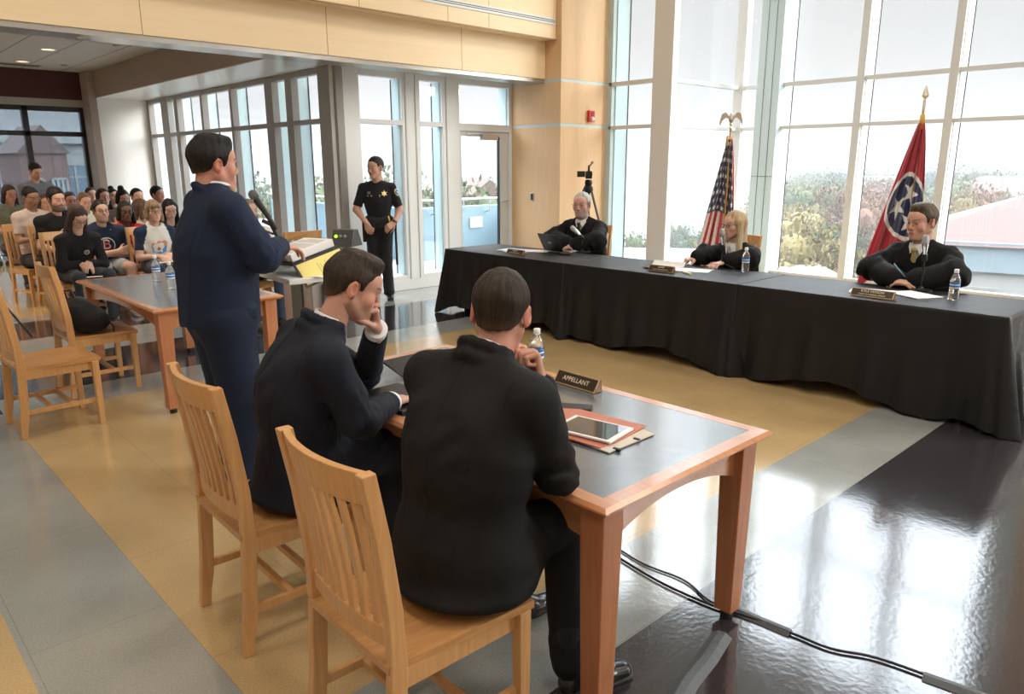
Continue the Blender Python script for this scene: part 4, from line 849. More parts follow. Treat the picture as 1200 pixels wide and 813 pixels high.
# ------------------------------------------------------------------ backpack, cables, tape, tripod leg, bag
bk = mat('backpack_black', (.012, .012, .014), .8, bump=.4, bscale=60)
tl = root('tripod', (.80, 8.85, 0), 'black tripod mostly outside the left edge, one leg on the floor', 'tripod')
for k, (a, b) in enumerate(((.66, -.30), (-.55, -.2), (-.1, .6))):
    MB().tube([(0, 0, 1.25), (a * .55, b * .55, .6)], .014, 8).tube([(a * .5, b * .5, .66), (a, b, .012)], .010, 8).lathe([(.02, .58), (.02, .64)], 8, c=(a * .55, b * .55, 0)).build('leg', blk, tl, smooth=40)
MB().lathe([(.035, 1.2), (.04, 1.35), (.02, 1.4)], 12).build('tripod_head', blk, tl, smooth=40)
def cable(pts, r, label, name='cable'):
    P = [Vector(p) for p in pts]; out = []
    for i in range(len(P) - 1):
        p0, p1, p2, p3 = P[max(i - 1, 0)], P[i], P[i + 1], P[min(i + 2, len(P) - 1)]
        for k in range(8): u = k / 8; out.append(.5 * ((2 * p1) + (-p0 + p2) * u + (2 * p0 - 5 * p1 + 4 * p2 - p3) * u * u + (-p0 + 3 * p1 - 3 * p2 + p3) * u ** 3))
    out.append(P[-1]); c = sum(P, Vector()) / len(P); c.z = 0
    return tag(MB().tube([p - c for p in out], r, 8).build(name, M_['rubber'], loc=tuple(c), smooth=True), label, 'cable')
cable([(2.42, 2.45, .008), (2.40, 2.13, .008), (2.33, 1.84, .008), (2.29, 1.55, .008), (2.30, 1.32, .008), (2.33, 1.20, .008), (2.355, 1.02, .008), (2.37, .89, .008), (2.43, .77, .008), (2.46, .62, .008), (2.48, .45, .008), (2.50, .1, .008)], .005, 'thick black cable on the floor along the right side of the near table')
cable([(2.42, 2.44, .006), (2.385, 2.1, .006), (2.40, 1.95, .006), (2.36, 1.7, .006), (2.375, 1.5, .006), (2.32, 1.34, .006), (2.345, 1.2, .006)], .004, 'thin black cable looping beside the thick one under the near table')
cable([(1.95, 2.35, .70), (1.90, 2.36, .45), (1.93, 2.40, .15), (2.0, 2.42, .008), (2.2, 2.5, .008)], .0035, 'thin black cord dropping from the near table beside the knee of the man in navy')
tp = mat('gaffer_tape', (.10, .115, .13), .5, bump=.4, bscale=30)
def tape(pts, w, label):
    mb = MB(); L = []
    for i in range(len(pts)):
        a = Vector((*pts[max(i - 1, 0)], 0)); b = Vector((*pts[min(i + 1, len(pts) - 1)], 0)); d = (b - a).normalized(); n = Vector((-d.y, d.x, 0)); p = Vector((*pts[i], 0)); L.append([p - n * w / 2 + Vector((0, 0, .001)), p - n * w * .17 + Vector((0, 0, .0165)), p + n * w * .17 + Vector((0, 0, .0165)), p + n * w / 2 + Vector((0, 0, .001)), p + n * w / 2 + Vector((0, 0, .0))  , p - n * w / 2])
    return tag(mb.loft(L).build('floor_tape', tp), label, 'tape', 'strips of dark tape over the cables')
tape([(2.17, 1.20), (2.02, 1.165), (1.86, 1.14), (1.68, 1.09)], .075, 'wide dark tape strip running from the near table leg to the bottom of the photo')
tape([(2.345, 1.24), (2.35, 1.14), (2.357, 1.035)], .05, 'short dark tape strip over the cable just right of the near table leg')
tape([(2.455, .62), (2.48, .48), (2.50, .30)], .05, 'dark tape strip over the cable end at the bottom right')
tape([(2.40, 2.16), (2.42, 2.32), (2.44, 2.5)], .05, 'dark tape strip over the cables behind the crossed leg of the seated man')
# ------------------------------------------------------------------ signed-distance modelling for bodies, hair and clothes
def V3(p): return np.array(p, float)
_h = np.random.default_rng(3).random((32, 32, 32))
def vn(P, f, s=0):
    Q = P * np.asarray(f) + s * 7.31; i = np.floor(Q).astype(int); t = Q - i; t = t * t * (3 - 2 * t); o = 0
    for a in (0, 1):
        for b in (0, 1):
            for c in (0, 1):
                o = o + _h[(i[..., 0] + a) % 32, (i[..., 1] + b) % 32, (i[..., 2] + c) % 32] * (t[..., 0] if a else 1 - t[..., 0]) * (t[..., 1] if b else 1 - t[..., 1]) * (t[..., 2] if c else 1 - t[..., 2])
    return o - .5
class SDF:
    def __init__(s): s.p = []
    def _a(s, fn, lo, hi, k, op): s.p.append((fn, V3(lo), V3(hi), k, op)); return s
    def rc(s, a, b, ra, rb=None, k=.02, op='u', sq=None):
        # round cone a->b; sq = (axis vector, factor): flatten along that axis
        a, b = V3(a), V3(b); rb = ra if rb is None else rb; R_ = max(ra, rb)
        ab = b - a; L2 = max(ab @ ab, 1e-9)
        if sq is not None: ax = V3(sq[0]); ax /= np.linalg.norm(ax); fc = sq[1]
        def fn(P):
            d = P - a; t = np.clip((d @ ab) / L2, 0, 1); q = d - t[..., None] * ab; r = ra + (rb - ra) * t
            if sq is None: return np.sqrt((q * q).sum(-1)) - r
            c = q @ ax; q2 = q + ((1 / fc - 1) * c)[..., None] * ax; n = np.sqrt((q2 * q2).sum(-1)) + 1e-9
            g = np.sqrt(((q2 + ((1 / fc - 1) * (q2 @ ax))[..., None] * ax) ** 2).sum(-1)) / n
            return (n - r) / np.maximum(g, .3)
        return s._a(fn, np.minimum(a - R_, b - R_), np.maximum(a + R_, b + R_), k, op)
    def el(s, c, r, M=None, k=.02, op='u'):
        c = V3(c); r = V3(r); R_ = r.max(); M = None if M is None else np.array(M)
        def fn(P):
            d = P - c
            if M is not None: d = d @ M       # columns of M = local axes
            q = d / r; n = np.sqrt((q * q).sum(-1)); g = np.sqrt(((q / r) ** 2).sum(-1)) + 1e-9
            return n * (n - 1) / g
        return s._a(fn, c - R_, c + R_, k, op)
    def box(s, c, h, M=None, rnd=.01, k=.01, op='u'):
        c = V3(c); h = V3(h); R_ = np.linalg.norm(h); M = None if M is None else np.array(M)
        def fn(P):
            d = P - c
            if M is not None: d = d @ M
            q = np.abs(d) - (h - rnd); return np.sqrt((np.maximum(q, 0) ** 2).sum(-1)) + np.minimum(q.max(-1), 0) - rnd
        return s._a(fn, c - R_, c + R_, k, op)
    def cut(s, fn, k=.004): s.p.append((fn, None, None, k, 'i')); return s           # intersect with fn<0
    def disp(s, fn): s.p.append((fn, None, None, 0, 'd')); return s
    def mesh(s, h, pad=.02):
        lo = np.min([q[1] for q in s.p if q[4] == 'u'], 0) - pad; hi = np.max([q[2] for q in s.p if q[4] == 'u'], 0) + pad
        n = np.ceil((hi - lo) / h).astype(int) + 1; ax = [lo[i] + h * np.arange(n[i]) for i in range(3)]
        D = np.full(n, 9.0)
        for fn, a, b, k, op in s.p:
            if a is None: sl = tuple(slice(0, m) for m in n)
            else:
                m = k + 3 * h + .004; i0 = np.clip(np.floor((a - m - lo) / h).astype(int), 0, n - 1); i1 = np.clip(np.ceil((b + m - lo) / h).astype(int) + 1, 1, n)
                if (i1 <= i0).any(): continue
                sl = tuple(slice(i0[i], i1[i]) for i in range(3))
            S = D[sl]
            if a is None: # only near the surface or inside
                msk = S < .05 + (3 * h); P = np.stack(np.meshgrid(*[ax[i][sl[i]] for i in range(3)], indexing='ij'), -1)[msk]; d = fn(P); v = S[msk]
                if op == 'd': v = v + d
                else: hh = np.maximum(k - np.abs(v - d), 0) / k; v = np.maximum(v, d) + hh * hh * k / 4
                S[msk] = v; continue
            P = np.stack(np.meshgrid(*[ax[i][sl[i]] for i in range(3)], indexing='ij'), -1); d = fn(P); kk = max(k, 1e-5); 
            if op == 'u': hh = np.maximum(kk - np.abs(S - d), 0) / kk; D[sl] = np.minimum(S, d) - hh * hh * kk / 4
            else: hh = np.maximum(kk - np.abs(S + d), 0) / kk; D[sl] = np.maximum(S, -d) + hh * hh * kk / 4
        return nets(D, lo, h)
def nets(D, lo, h):
    D[0] = D[-1] = 1; D[:, 0] = D[:, -1] = 1; D[:, :, 0] = D[:, :, -1] = 1
    I = D < 0; n = np.array(D.shape); c = np.zeros(n - 1, np.int8); cor = [(a, b, d) for a in (0, 1) for b in (0, 1) for d in (0, 1)]
    for a, b, d in cor: c += I[a:n[0] - 1 + a, b:n[1] - 1 + b, d:n[2] - 1 + d]
    act = (c > 0) & (c < 8); idx = np.argwhere(act)
    if len(idx) == 0: return np.zeros((0, 3)), np.zeros((0, 4), int)
    ids = np.full(act.shape, -1); ids[act] = np.arange(len(idx))
    val = np.stack([D[idx[:, 0] + a, idx[:, 1] + b, idx[:, 2] + d] for a, b, d in cor], -1)
    acc = np.zeros((len(idx), 3)); cnt = np.zeros(len(idx)); C = np.array(cor, float)
    for i in range(8):
        for j in range(i + 1, 8):
            if abs(C[i] - C[j]).sum() != 1: continue
            m = (val[:, i] < 0) != (val[:, j] < 0); t = val[m, i] / (val[m, i] - val[m, j]); acc[m] += C[i] + t[:, None] * (C[j] - C[i]); cnt[m] += 1
    V = lo + h * (idx + acc / cnt[:, None]); F = []
    for ax in range(3):
        sa = [slice(None)] * 3; sb = [slice(None)] * 3; sa[ax] = slice(0, -1); sb[ax] = slice(1, None)
        A, B = I[tuple(sa)], I[tuple(sb)]; u, v = (ax + 1) % 3, (ax + 2) % 3
        for flip, E in ((0, A & ~B), (1, ~A & B)):
            e = np.argwhere(E)
            if not len(e): continue
            q = []
            for du, dv in ((0, 0), (-1, 0), (-1, -1), (0, -1)): g = e.copy(); g[:, u] += du; g[:, v] += dv; q.append(ids[g[:, 0], g[:, 1], g[:, 2]])
            q = np.stack(q, -1); F.append(q[:, ::-1] if flip else q)
    F = np.concatenate(F); F = F[(F >= 0).all(1)]; return V, F[:, ::-1]
def smooth(V, F, it=1, w=.5):
    for _ in range(it):
        A = np.zeros_like(V); c = np.zeros(len(V))
        for i in range(4): np.add.at(A, F[:, i], V[F[:, (i + 1) % 4]] + V[F[:, (i + 3) % 4]]); np.add.at(c, F[:, i], 2)
        V = V + w * (A / np.maximum(c, 1)[:, None] - V)
    return V
def npmesh(name, parts, m, parent, org=(0, 0, 0)):
    # parts: list of (V,F,color or None)
    o = 0; VV = []; FF = []; CC = []
    for V, F, c in parts:
        if not len(V): continue
        vol = ((V[F[:, 0]] - V.mean(0)) * np.cross(V[F[:, 1]] - V[F[:, 0]], V[F[:, 2]] - V[F[:, 0]])).sum(); F = F[:, ::-1] if vol < 0 else F
        VV.append(V - V3(org)); FF.append(F + o); CC.append(np.broadcast_to(np.array(c if c is not None else (1, 1, 1), float), V.shape)); o += len(V)
    V = np.concatenate(VV); F = np.concatenate(FF); C = np.concatenate(CC)
    me = bpy.data.meshes.new(name); me.vertices.add(len(V)); me.vertices.foreach_set('co', V.ravel()); me.loops.add(len(F) * 4); me.loops.foreach_set('vertex_index', F.ravel())
    me.polygons.add(len(F)); me.polygons.foreach_set('loop_start', np.arange(len(F)) * 4); me.polygons.foreach_set('loop_total', np.full(len(F), 4)); me.update(); me.validate()
    ca = me.color_attributes.new('col', 'FLOAT_COLOR', 'POINT'); ca.data.foreach_set('color', np.c_[C, np.ones(len(C))].ravel().astype('f'))
    me.polygons.foreach_set('use_smooth', [True] * len(me.polygons)); me.materials.append(m); return link(name, me, parent)

SKINM = mat('skin', (1, 1, 1), .48, attr='col', bump=.05, bscale=220, spec=.4); bs_ = SKINM.node_tree.nodes['Principled BSDF']; bs_.inputs['Subsurface Weight'].default_value = .12; bs_.inputs['Subsurface Radius'].default_value = (.012, .004, .002); bs_.inputs['Subsurface Scale'].default_value = 1
def fabric(name, rough=.8, bump=.2, bs=350, sheen=.1, spec=.3): return mat(name, (1, 1, 1), rough, attr='col', bump=bump, bscale=bs, sheen=sheen, spec=spec)
FAB = fabric('woven_cloth'); SUITM = fabric('suit_wool', .75, .12, 700, .0, .3); ROBEM = fabric('robe_cloth', .8, .1, 300, .0, .2); KNIT = fabric('cotton_knit', .9, .15, 500, .05, .2)
LEATH = mat('black_shoe_leather', (.012, .012, .013), .22); HAIRM = mat('hair', (1, 1, 1), .55, attr='col', bump=.5, bscale=55, stretch=(1.4, 1.4, .25), spec=.25)
def mid(a, b, t=.5): a, b = V3(a), V3(b); return a + (b - a) * t
def unit(v): v = V3(v); return v / (np.linalg.norm(v) + 1e-12)
def axes(fwd, up=(0, 0, 1)):
    f = unit(fwd); r = unit(np.cross(f, up)); u = np.cross(r, f); return np.stack([r, f, u], 1)      # columns right, forward, up

# ---- head: local frame x right, y forward, z up, origin between the ears at eye height
def head_sdf(o):
    s = SDF(); wd = o.get('wide', 1.); jw = o.get('jaw', 1.); fat = o.get('fat', 0.)
    s.el((0, -.014, .034), (.0745 * wd, .094, .080), k=.01)
    s.el((0, .022, -.040), (.058 * wd * jw, .064, .072), k=.03)
    s.el((0, .052, .035), (.056 * wd, .040, .045), k=.03)
    s.rc((-.053 * jw * wd, -.002, -.050), (-.020, .060, -.100), .017 + fat * .01, .016 + fat * .008, k=.025); s.rc((.053 * jw * wd, -.002, -.050), (.020, .060, -.100), .017 + fat * .01, .016 + fat * .008, k=.025)
    s.el((0, .074, -.098), (.022, .017, .018), k=.025)
    for q in (-1, 1):
        s.el((q * .040 * wd, .058, -.028), (.022 + fat * .01, .022, .024 + fat * .01), k=.025)
        s.rc((q * .012, .089, .019), (q * .040, .076, .020), .009, .008, k=.012)
    for q in (-1, 1): s.el((q * .031, .098, .001), (.017, .016, .0105), k=.012, op='s')
    s.rc((0, .086, .012), (0, .1035, -.028), .0068, .0092 + .0012 * fat, k=.014); s.el((0, .103, -.0335), (.0098, .010, .0085), k=.008)
    for q in (-1, 1): s.el((q * .0105, .0945, -.037), (.0068, .009, .0068), k=.008)
    s.el((0, .072, -.066), (.034, .022, .022), k=.02); s.rc((-.019, .0845, -.0665), (.019, .0845, -.0665), .0042, .0042, k=.010); s.rc((-.009, .0885, -.0640), (.009, .0885, -.0640), .0045, .0045, k=.008); s.rc((-.010, .0875, -.0725), (.010, .0875, -.0725), .0055, .0055, k=.008)
    s.el((0, .100, -.0675), (.022, .010, .0015), k=.003, op='s')
    for q in (-1, 1): s.el((q * .031, .0765, .0005), (.0125, .0125, .0125), k=.003)
    for q in (-1, 1):
        c, a = math.cos(.5), math.sin(.5); E = np.array([[c, q * a, 0], [-q * a, c, 0], [0, 0, 1]])
        s.el((q * .0815 * wd, -.014, -.006), (.0072, .0195, .032), E, k=.006); s.el((q * .0885 * wd, -.008, -.003), (.005, .010, .018), E, k=.005, op='s'); s.el((q * .077 * wd, -.006, -.03), (.006, .009, .011), E, k=.005)
    s.rc((0, -.020, -.050), (0, -.034 + o.get('nk', 0), -.160), .049 + fat * .009, .052 + fat * .011, k=.025)
    if fat: s.el((0, .028, -.102), (.042, .040, .022 + .008 * fat), k=.03)
    return s
def head_col(V, o):
    sk = V3(o.get('skin', (.55, .31, .22))); C = np.tile(sk, (len(V), 1)); x, y, z = V.T; ax = np.abs(x)
    def mix(c, w): nonlocal C; C = C + (V3(c) - C) * np.clip(w, 0, 1)[:, None]
    red = sk * V3((1.06, .80, .78)); mix(red, .6 * np.exp(-((ax - .045) ** 2 + (z + .03) ** 2) / .0006) * (y > .03)); mix(red, .7 * np.exp(-(x ** 2 + (z + .035) ** 2) / .00012) * (y > .09)); mix(red * .97, .8 * (ax > .077) * (y > -.05) * (y < .02))
    ss = lambda d, e: np.clip(.5 - d / e, 0, 1)
    mix(o.get('lip', sk * V3((.85, .55, .55))), ss(np.hypot(x / .021, (z + .068) / .0095) - 1, .3) * (y > .078))
    br = V3(o.get('brow', V3(o.get('hair', (.03, .02, .015))) * .9)); bz = .0235 + .004 * np.clip((ax - .015) / .03, 0, 1) - .12 * np.clip(ax - .04, 0, 1)
    mix(br, ss((np.abs(z - bz) - .0035) / .0035, 1.) * (ax > .012) * (ax < .053) * (y > .05) * .85)
    bd = o.get('beard', 0)
    if bd:
        bc = V3(o.get('beardc', (.03, .02, .015))); low = ss((z + .048 + .25 * np.clip(ax - .02, 0, .03)) / .01, 1.); low = np.maximum(low * (y > .0), ss((z + .0) / .02, 1.) * (y > -.012) * (y < .03)) ; sh = o.get('beardshape', 'full')
        ms = ss((np.hypot(x / .028, (z + .052) / .008) - 1), .4) * (y > .075)
        if sh == 'goatee': low = ss((z + .078) / .01, 1.) * (ax < .026) * (y > .05); low = np.maximum(low, ss(np.abs(ax - .026) / .005 - 1, 1) * (z < -.05) * (z > -.1) * (y > .06))
        if sh == 'moustache': low = low * 0
        lip = np.hypot(x / .021, (z + .068) / .009) < 1; w = np.maximum(low, ms) * (~lip) * (z > -.13) * (.75 + .5 * vn(V, 300)); mix(bc, w * bd)
    for q in (-1, 1):
        e = V3((q * .031, .0765, .0005)); d = V - e; r = np.sqrt((d ** 2).sum(1)); on = (r < .0137) & (d[:, 1] > .0045) & (d[:, 2] > -.0050) & (d[:, 2] < .0040 * o.get('open', 1.)); C[on] = V3((.50, .47, .45)) * o.get('wk', 1.)
        gz = unit(V3(o.get('gaze', (0, 1, 0)))); g = on & ((d @ gz) > .0108); C[g] = o.get('eye', (.06, .04, .03)); g = on & ((d @ gz) > .0127); C[g] = (.01, .01, .01)
        lid = (np.abs(np.hypot(d[:, 0] / .0150, (d[:, 2] + .001) / .0066) - 1) < .17) & (d[:, 2] > .001) & (V[:, 1] > .065); C[lid] = C[lid] * o.get('lidk', .4)
    return C
def skullmask(hz_pts, zmax=.2):
    ys_, zs_ = zip(*hz_pts)
    return lambda P: (np.interp(P[..., 1], ys_, zs_) - P[..., 2]) * .75
SHORT = [(-.12, -.078), (-.085, -.075), (-.06, -.058), (-.035, -.028), (-.026, .008), (-.012, .026), (.008, .024), (.013, -.014), (.026, -.012), (.032, .030), (.048, .052), (.066, .068), (.082, .082), (.12, .09)]
def hair_sdf(o):
    st = o.get('style', 'short'); t = o.get('thick', .010); wd = o.get('wide', 1.); s = SDF(); top = o.get('top', .006)
    s.el((0, -.016, .034), (.0745 * wd + t, .094 + t, .080 + t + top), k=.01)
    if st in ('short', 'quiff', 'bald'):
        s.el((0, -.03, -.035), (.060 * wd + t * .5, .065 + t * .5, .075), k=.03)
        if st == 'quiff': s.el((0, .032, .099), (.048, .040, .020), k=.03); s.el((o.get('part', .01), .0, .106), (.058, .07, .020), k=.03)
        s.cut(skullmask(o.get('line', SHORT)), .006)
        ear = SDF
    else:
        L = o.get('len', .2); bw = o.get('bw', .035)
        s.rc((0, -.055, .0), (0, -.070, -L), .070, .062, k=.03)
        for q in (-1, 1): s.rc((q * .072 * wd, -.005, .03), (q * (.080 + o.get('flare', 0)), o.get('fy', .01), -L + .02 * q), .022, bw * .8, k=.035)
        s.el((0, .075, .055), (.055, .04, .04), k=.02) if o.get('bangs') else None
        zc = .03 if not o.get('bangs') else .012
        s.el((0, .110, -.045), (.060 * wd, .095, .118 + (.0 if not o.get('bangs') else -.03)), k=.012, op='s')
        s.rc((0, -.01, -.10), (0, .06, -.3), .052, .06, k=.01, op='s')
        if st == 'bun': s.el((o.get('bx', 0), -.05, .135), (.042, .042, .038), k=.02)
        if st == 'pony': pass
    if st == 'bun2': s.el((0, -.11, .06), (.04, .04, .04), k=.02)
    if st in ('short', 'quiff', 'bald'): s.disp(lambda P: .010 * np.clip((.03 - P[..., 2]) / .09, 0, 1))
    am = o.get('hn', .004); fr_ = o.get('hf', 1.)
    s.disp(lambda P: am * (vn(np.stack([np.arctan2(P[..., 0], P[..., 1] + .02) * 9 * fr_, P[..., 2] * 16, P[..., 1] * 16], -1), 1., 3) * 1.4 + vn(P, (95 * fr_, 60 * fr_, 35 * fr_), 5)))
    return s
def glasses(o, T, par, col=(.012, .012, .014), r=.0185):
    mb = MB(); H = lambda p: Vector(T(np.array([p]))[0])
    for q in (-1, 1):
        mb.tube([H((q * .032 + math.cos(a) * r * 1.12, .104 - .0 - .006 * abs(math.cos(a)), -.002 + math.sin(a) * r * .86)) for a in [2 * PI * k / 20 for k in range(21)]], .0017, 6)
        mb.tube([H((q * (.032 + r * 1.1), .098, .004)), H((q * .077, .07, .006)), H((q * .082, -.01, .004))], .0018, 6)
    mb.tube([H((-.010, .106, .002)), H((0, .109, .004)), H((.010, .106, .002))], .0017, 6); return mb.build('glasses', mat('glasses_%d' % int(col[0] * 999), col, .3), par, smooth=60)

# ---- hand: wrist W, finger direction f, palm normal n (towards the palm side), side +1 thumb towards f x n
def hand_sdf(s, W, f, n, side, curl=(.5, .6, .5), thumb=(.5, .4), sc=1., spread=.05, tc=.3):
    f = unit(f); n = V3(n); n = unit(n - f * (n @ f)); t = np.cross(f, n) * side; W = V3(W)
    s.rc(W - f * .03 * sc, W + f * .01 * sc, .026 * sc, .026 * sc, k=.015, sq=(n, .72))
    kn = []
    for j, (off, L0) in enumerate(((.031, .092), (.011, .096), (-.010, .092), (-.029, .084))):
        b = W + t * off * .62 * sc + f * .012 * sc; K = W + t * off * sc + f * L0 * sc; s.rc(b, K, .0135 * sc, .0105 * sc, k=.012); kn.append(K)
    for j, (K, ls) in enumerate(zip(kn, ((.043, .025, .022), (.047, .029, .023), (.043, .027, .022), (.034, .021, .019)))):
        d = unit(f + t * spread * (1.5 - j)); p = K; ang_ = 0; cj = 1 + .10 * j
        for m_, L in enumerate(ls):
            ang_ += curl[m_] * cj; dd = d * math.cos(ang_) + n * math.sin(ang_); q = p + dd * L * sc; r0 = (.0099, .0088, .0079)[m_] * sc * (.9 if j == 3 else 1); s.rc(p, q, r0, r0 * .92, k=.003); p = q
    b = W + t * .020 * sc + f * .018 * sc; d1 = unit(f * .65 + t * (.85 - thumb[0] * .5) + n * (.15 + thumb[0] * .6)); p1 = b + d1 * .044 * sc; d2 = unit(d1 + f * .35 + n * thumb[1] - t * tc); p2 = p1 + d2 * .034 * sc; d3 = unit(d2 + n * thumb[1] * .5 - t * tc + f * .1); p3 = p2 + d3 * .027 * sc
    s.rc(b, p1, .0145 * sc, .0115 * sc, k=.014); s.rc(p1, p2, .0105 * sc, .0095 * sc, k=.004); s.rc(p2, p3, .0095 * sc, .0078 * sc, k=.003); return s

def person_root(label, loc, group=None, cat='person'): return root('person', loc, label, cat, 0, group)
def add_head(par, org, c, fwd, up, o, h=.003, scale=1.):
    A = axes(fwd, up) * scale; c = V3(c); T = lambda P: P @ A.T + c
    o = dict(o, lidk=.4 if h < .0035 else .7, wk=1. if h < .0035 else .5); V, F = head_sdf(o).mesh(h); V = smooth(V, F, 1, .4); hd = (T(V), F, head_col(V, o)); hc = V3(o.get('hair', (.02, .015, .012)))
    if o.get('style') != 'bald' or 1:
        V, F = hair_sdf(o).mesh(h * 1.15, pad=.03); V = smooth(V, F, 1, .35)
        n = vn(np.stack([np.arctan2(V[:, 0], V[:, 1] + .02) * 26, V[:, 2] * 20, V[:, 1] * 20], -1), 1.); col = hc * (1 + 1.3 * n[:, None]); h2 = o.get('hair2')
        if h2 is not None: w = np.clip((-V[:, 2] + o.get('h2z', 0)) / .12, 0, 1)[:, None]; col = col * (1 - w) + V3(h2) * w * (1 + .4 * n[:, None])
        
        if o.get('style', 'short') in ('short', 'quiff', 'bald'): w = np.clip((-.02 - V[:, 2]) / .06, 0, 1)[:, None] * .45; col = col * (1 - w) + V3(o.get('skin', (.5, .3, .2))) * .5 * w
        npmesh('hair', [(T(V), F, np.clip(col, 0, 1))], HAIRM, par, org)
    if o.get('glasses'): glasses(o, lambda P: T(P) - V3(org), par, o.get('gcol', (.012, .012, .014)), o.get('gr', .0185))
    return hd, T
def coarse(prims, h, col): # list of rc tuples
    s = SDF()
    for a, b, ra, rb in prims: s.rc(a, b, ra, rb, k=.02)
    V, F = s.mesh(h); return (V, F, col)
def shoe(par, org, heel, toe, m, name='shoe', z0=0., up=(0, 0, 1), h=.006, col=None, sole=None):
    heel, toe = V3(heel), V3(toe); d = unit(toe - heel); u = unit(V3(up) - d * (V3(up) @ d)); L = np.linalg.norm(toe - heel); s = SDF(); r = np.cross(d, u)
    s.rc(heel + u * .042 + d * .01, heel + d * L * .45 + u * .036, .036, .040, k=.03, sq=(u, .95)); s.rc(heel + d * L * .45 + u * .034, toe - d * .05 + u * .026, .042, .036, k=.03, sq=(u, .72)); s.rc(heel + u * .05 + d * .02, heel + u * .095 + d * .035, .036, .036, k=.02)
    s.cut(lambda P: -((P - heel) @ u) + .012, .003); V, F = s.mesh(h); o = npmesh(name, [(V, F, col if col is not None else (.012, .012, .013))], m, par, org)
    s = SDF(); s.rc(heel + d * .012, heel + d * L * .5, .036, .037, k=.02); s.rc(heel + d * L * .5, toe - d * .048, .040, .040, k=.02); s.cut(lambda P: np.abs((P - heel) @ u - .008) - .008, .002)
    V, F = s.mesh(h); npmesh('sole', [(V, F, sole if sole is not None else (.02, .02, .02))], mat('shoe_sole', (1, 1, 1), .6, attr='col'), o, (0, 0, 0) if 0 else org)
    return o
def pleat(a, amp, f, d, s=0):
    # wrinkle noise stretched along direction a
    a = unit(a)
    def fn(P):
        q = P - (P @ a)[..., None] * a * (1 - d); return amp * vn(q, f, s) * 2
    return fn
def near(fn, c, r):
    c = V3(c); return lambda P: fn(P) * np.exp(-(((P - c) ** 2).sum(-1)) / r ** 2)
def decal(par, tgt, T, pieces, org_off=0.0015):
    # pieces: (name, list of (verts2d, faces), material); T maps 2D -> (origin, direction) on world; projected on tgt
    dg = bpy.context.evaluated_depsgraph_get(); bv = BVHTree.FromObject(tgt, dg)
    for name, vs, fs, m in pieces:
        mb = MB(); P = []
        for u, v in vs:
            o, d = T(u, v); hit = bv.ray_cast(Vector(o), Vector(d)); P.append((hit[0] + hit[1] * org_off) if hit[0] is not None else Vector(o) + Vector(d) * .2)
        mb.add(P, fs); mb.build(name, m, par)
def text2d(s, size, res=6):
    cu = bpy.data.curves.new('glyph', 'FONT'); cu.body = s; cu.size = size; cu.align_x = 'CENTER'; cu.align_y = 'CENTER'; cu.resolution_u = res
    t = bpy.data.objects.new('glyph', cu); COL.objects.link(t); me = bpy.data.meshes.new_from_object(t.evaluated_get(bpy.context.evaluated_depsgraph_get())); bpy.data.objects.remove(t)
    bm = bmesh.new(); bm.from_mesh(me); bmesh.ops.triangulate(bm, faces=bm.faces); bmesh.ops.subdivide_edges(bm, edges=bm.edges, cuts=1); r = [(v.co.x, v.co.y) for v in bm.verts], [tuple(v.index for v in f.verts) for f in bm.faces]; bm.verts.index_update(); bm.free(); return r
def ring2d(r0, r1, n=40, a0=0, a1=2 * PI):
    vs = [(r * math.cos(a0 + (a1 - a0) * k / n), r * math.sin(a0 + (a1 - a0) * k / n)) for r in (r0, r1) for k in range(n + 1)]; return vs, [(k, k + 1, n + 2 + k, n + 1 + k) for k in range(n)]
# ------------------------------------------------------------------ people
def torso(s, J, w=1., depth=.64, hipw=.165, chw=.185, belly=0., inflate=0., k=.06):
    """trunk from the joints; J: hip, chest, neck, shL, shR; squashed along the chest normal"""
    across = unit(V3(J['shR']) - V3(J['shL'])); up = unit(V3(J['neck']) - V3(J['hip'])); fwd = unit(np.cross(up, across)); J['_f'] = fwd; J['_a'] = across; J['_u'] = up
    hip, ch, nk = V3(J['hip']), V3(J['chest']), V3(J['neck']); e = inflate
    s.rc(hip, ch, hipw * w + e, chw * w + e, k=k, sq=(fwd, depth)); s.rc(ch, mid(ch, nk, .55), chw * w + e, .135 * w + e, k=k, sq=(fwd, depth * .98))
    if belly: s.el(mid(hip, ch, .45) + fwd * (.05 + belly * .4), (.14 * w + belly, .14 * w + belly, .17), k=.08)
    for q in 'LR': s.rc(V3(J['sh' + q]) + up * .004, nk - up * .012, .052 * w + e, .052 + e, k=.04)
    for q in 'LR': s.rc(mid(V3(J['sh' + q]), ch, .12), mid(J['sh' + q], ch, .5), .062 * w + e, .10 * w + e, k=.05)
def arms(s, J, r=(.064, .052, .040), k=.018, to=1., e=0.):
    for q in 'LR':
        if 'el' + q not in J: continue
        s.rc(J['sh' + q], J['el' + q], r[0] + e, r[1] + e, k=k)
        if to > 0: s.rc(J['el' + q], mid(J['el' + q], J['wr' + q], to), r[1] + e, r[1] + (r[2] - r[1]) * to + e, k=k)
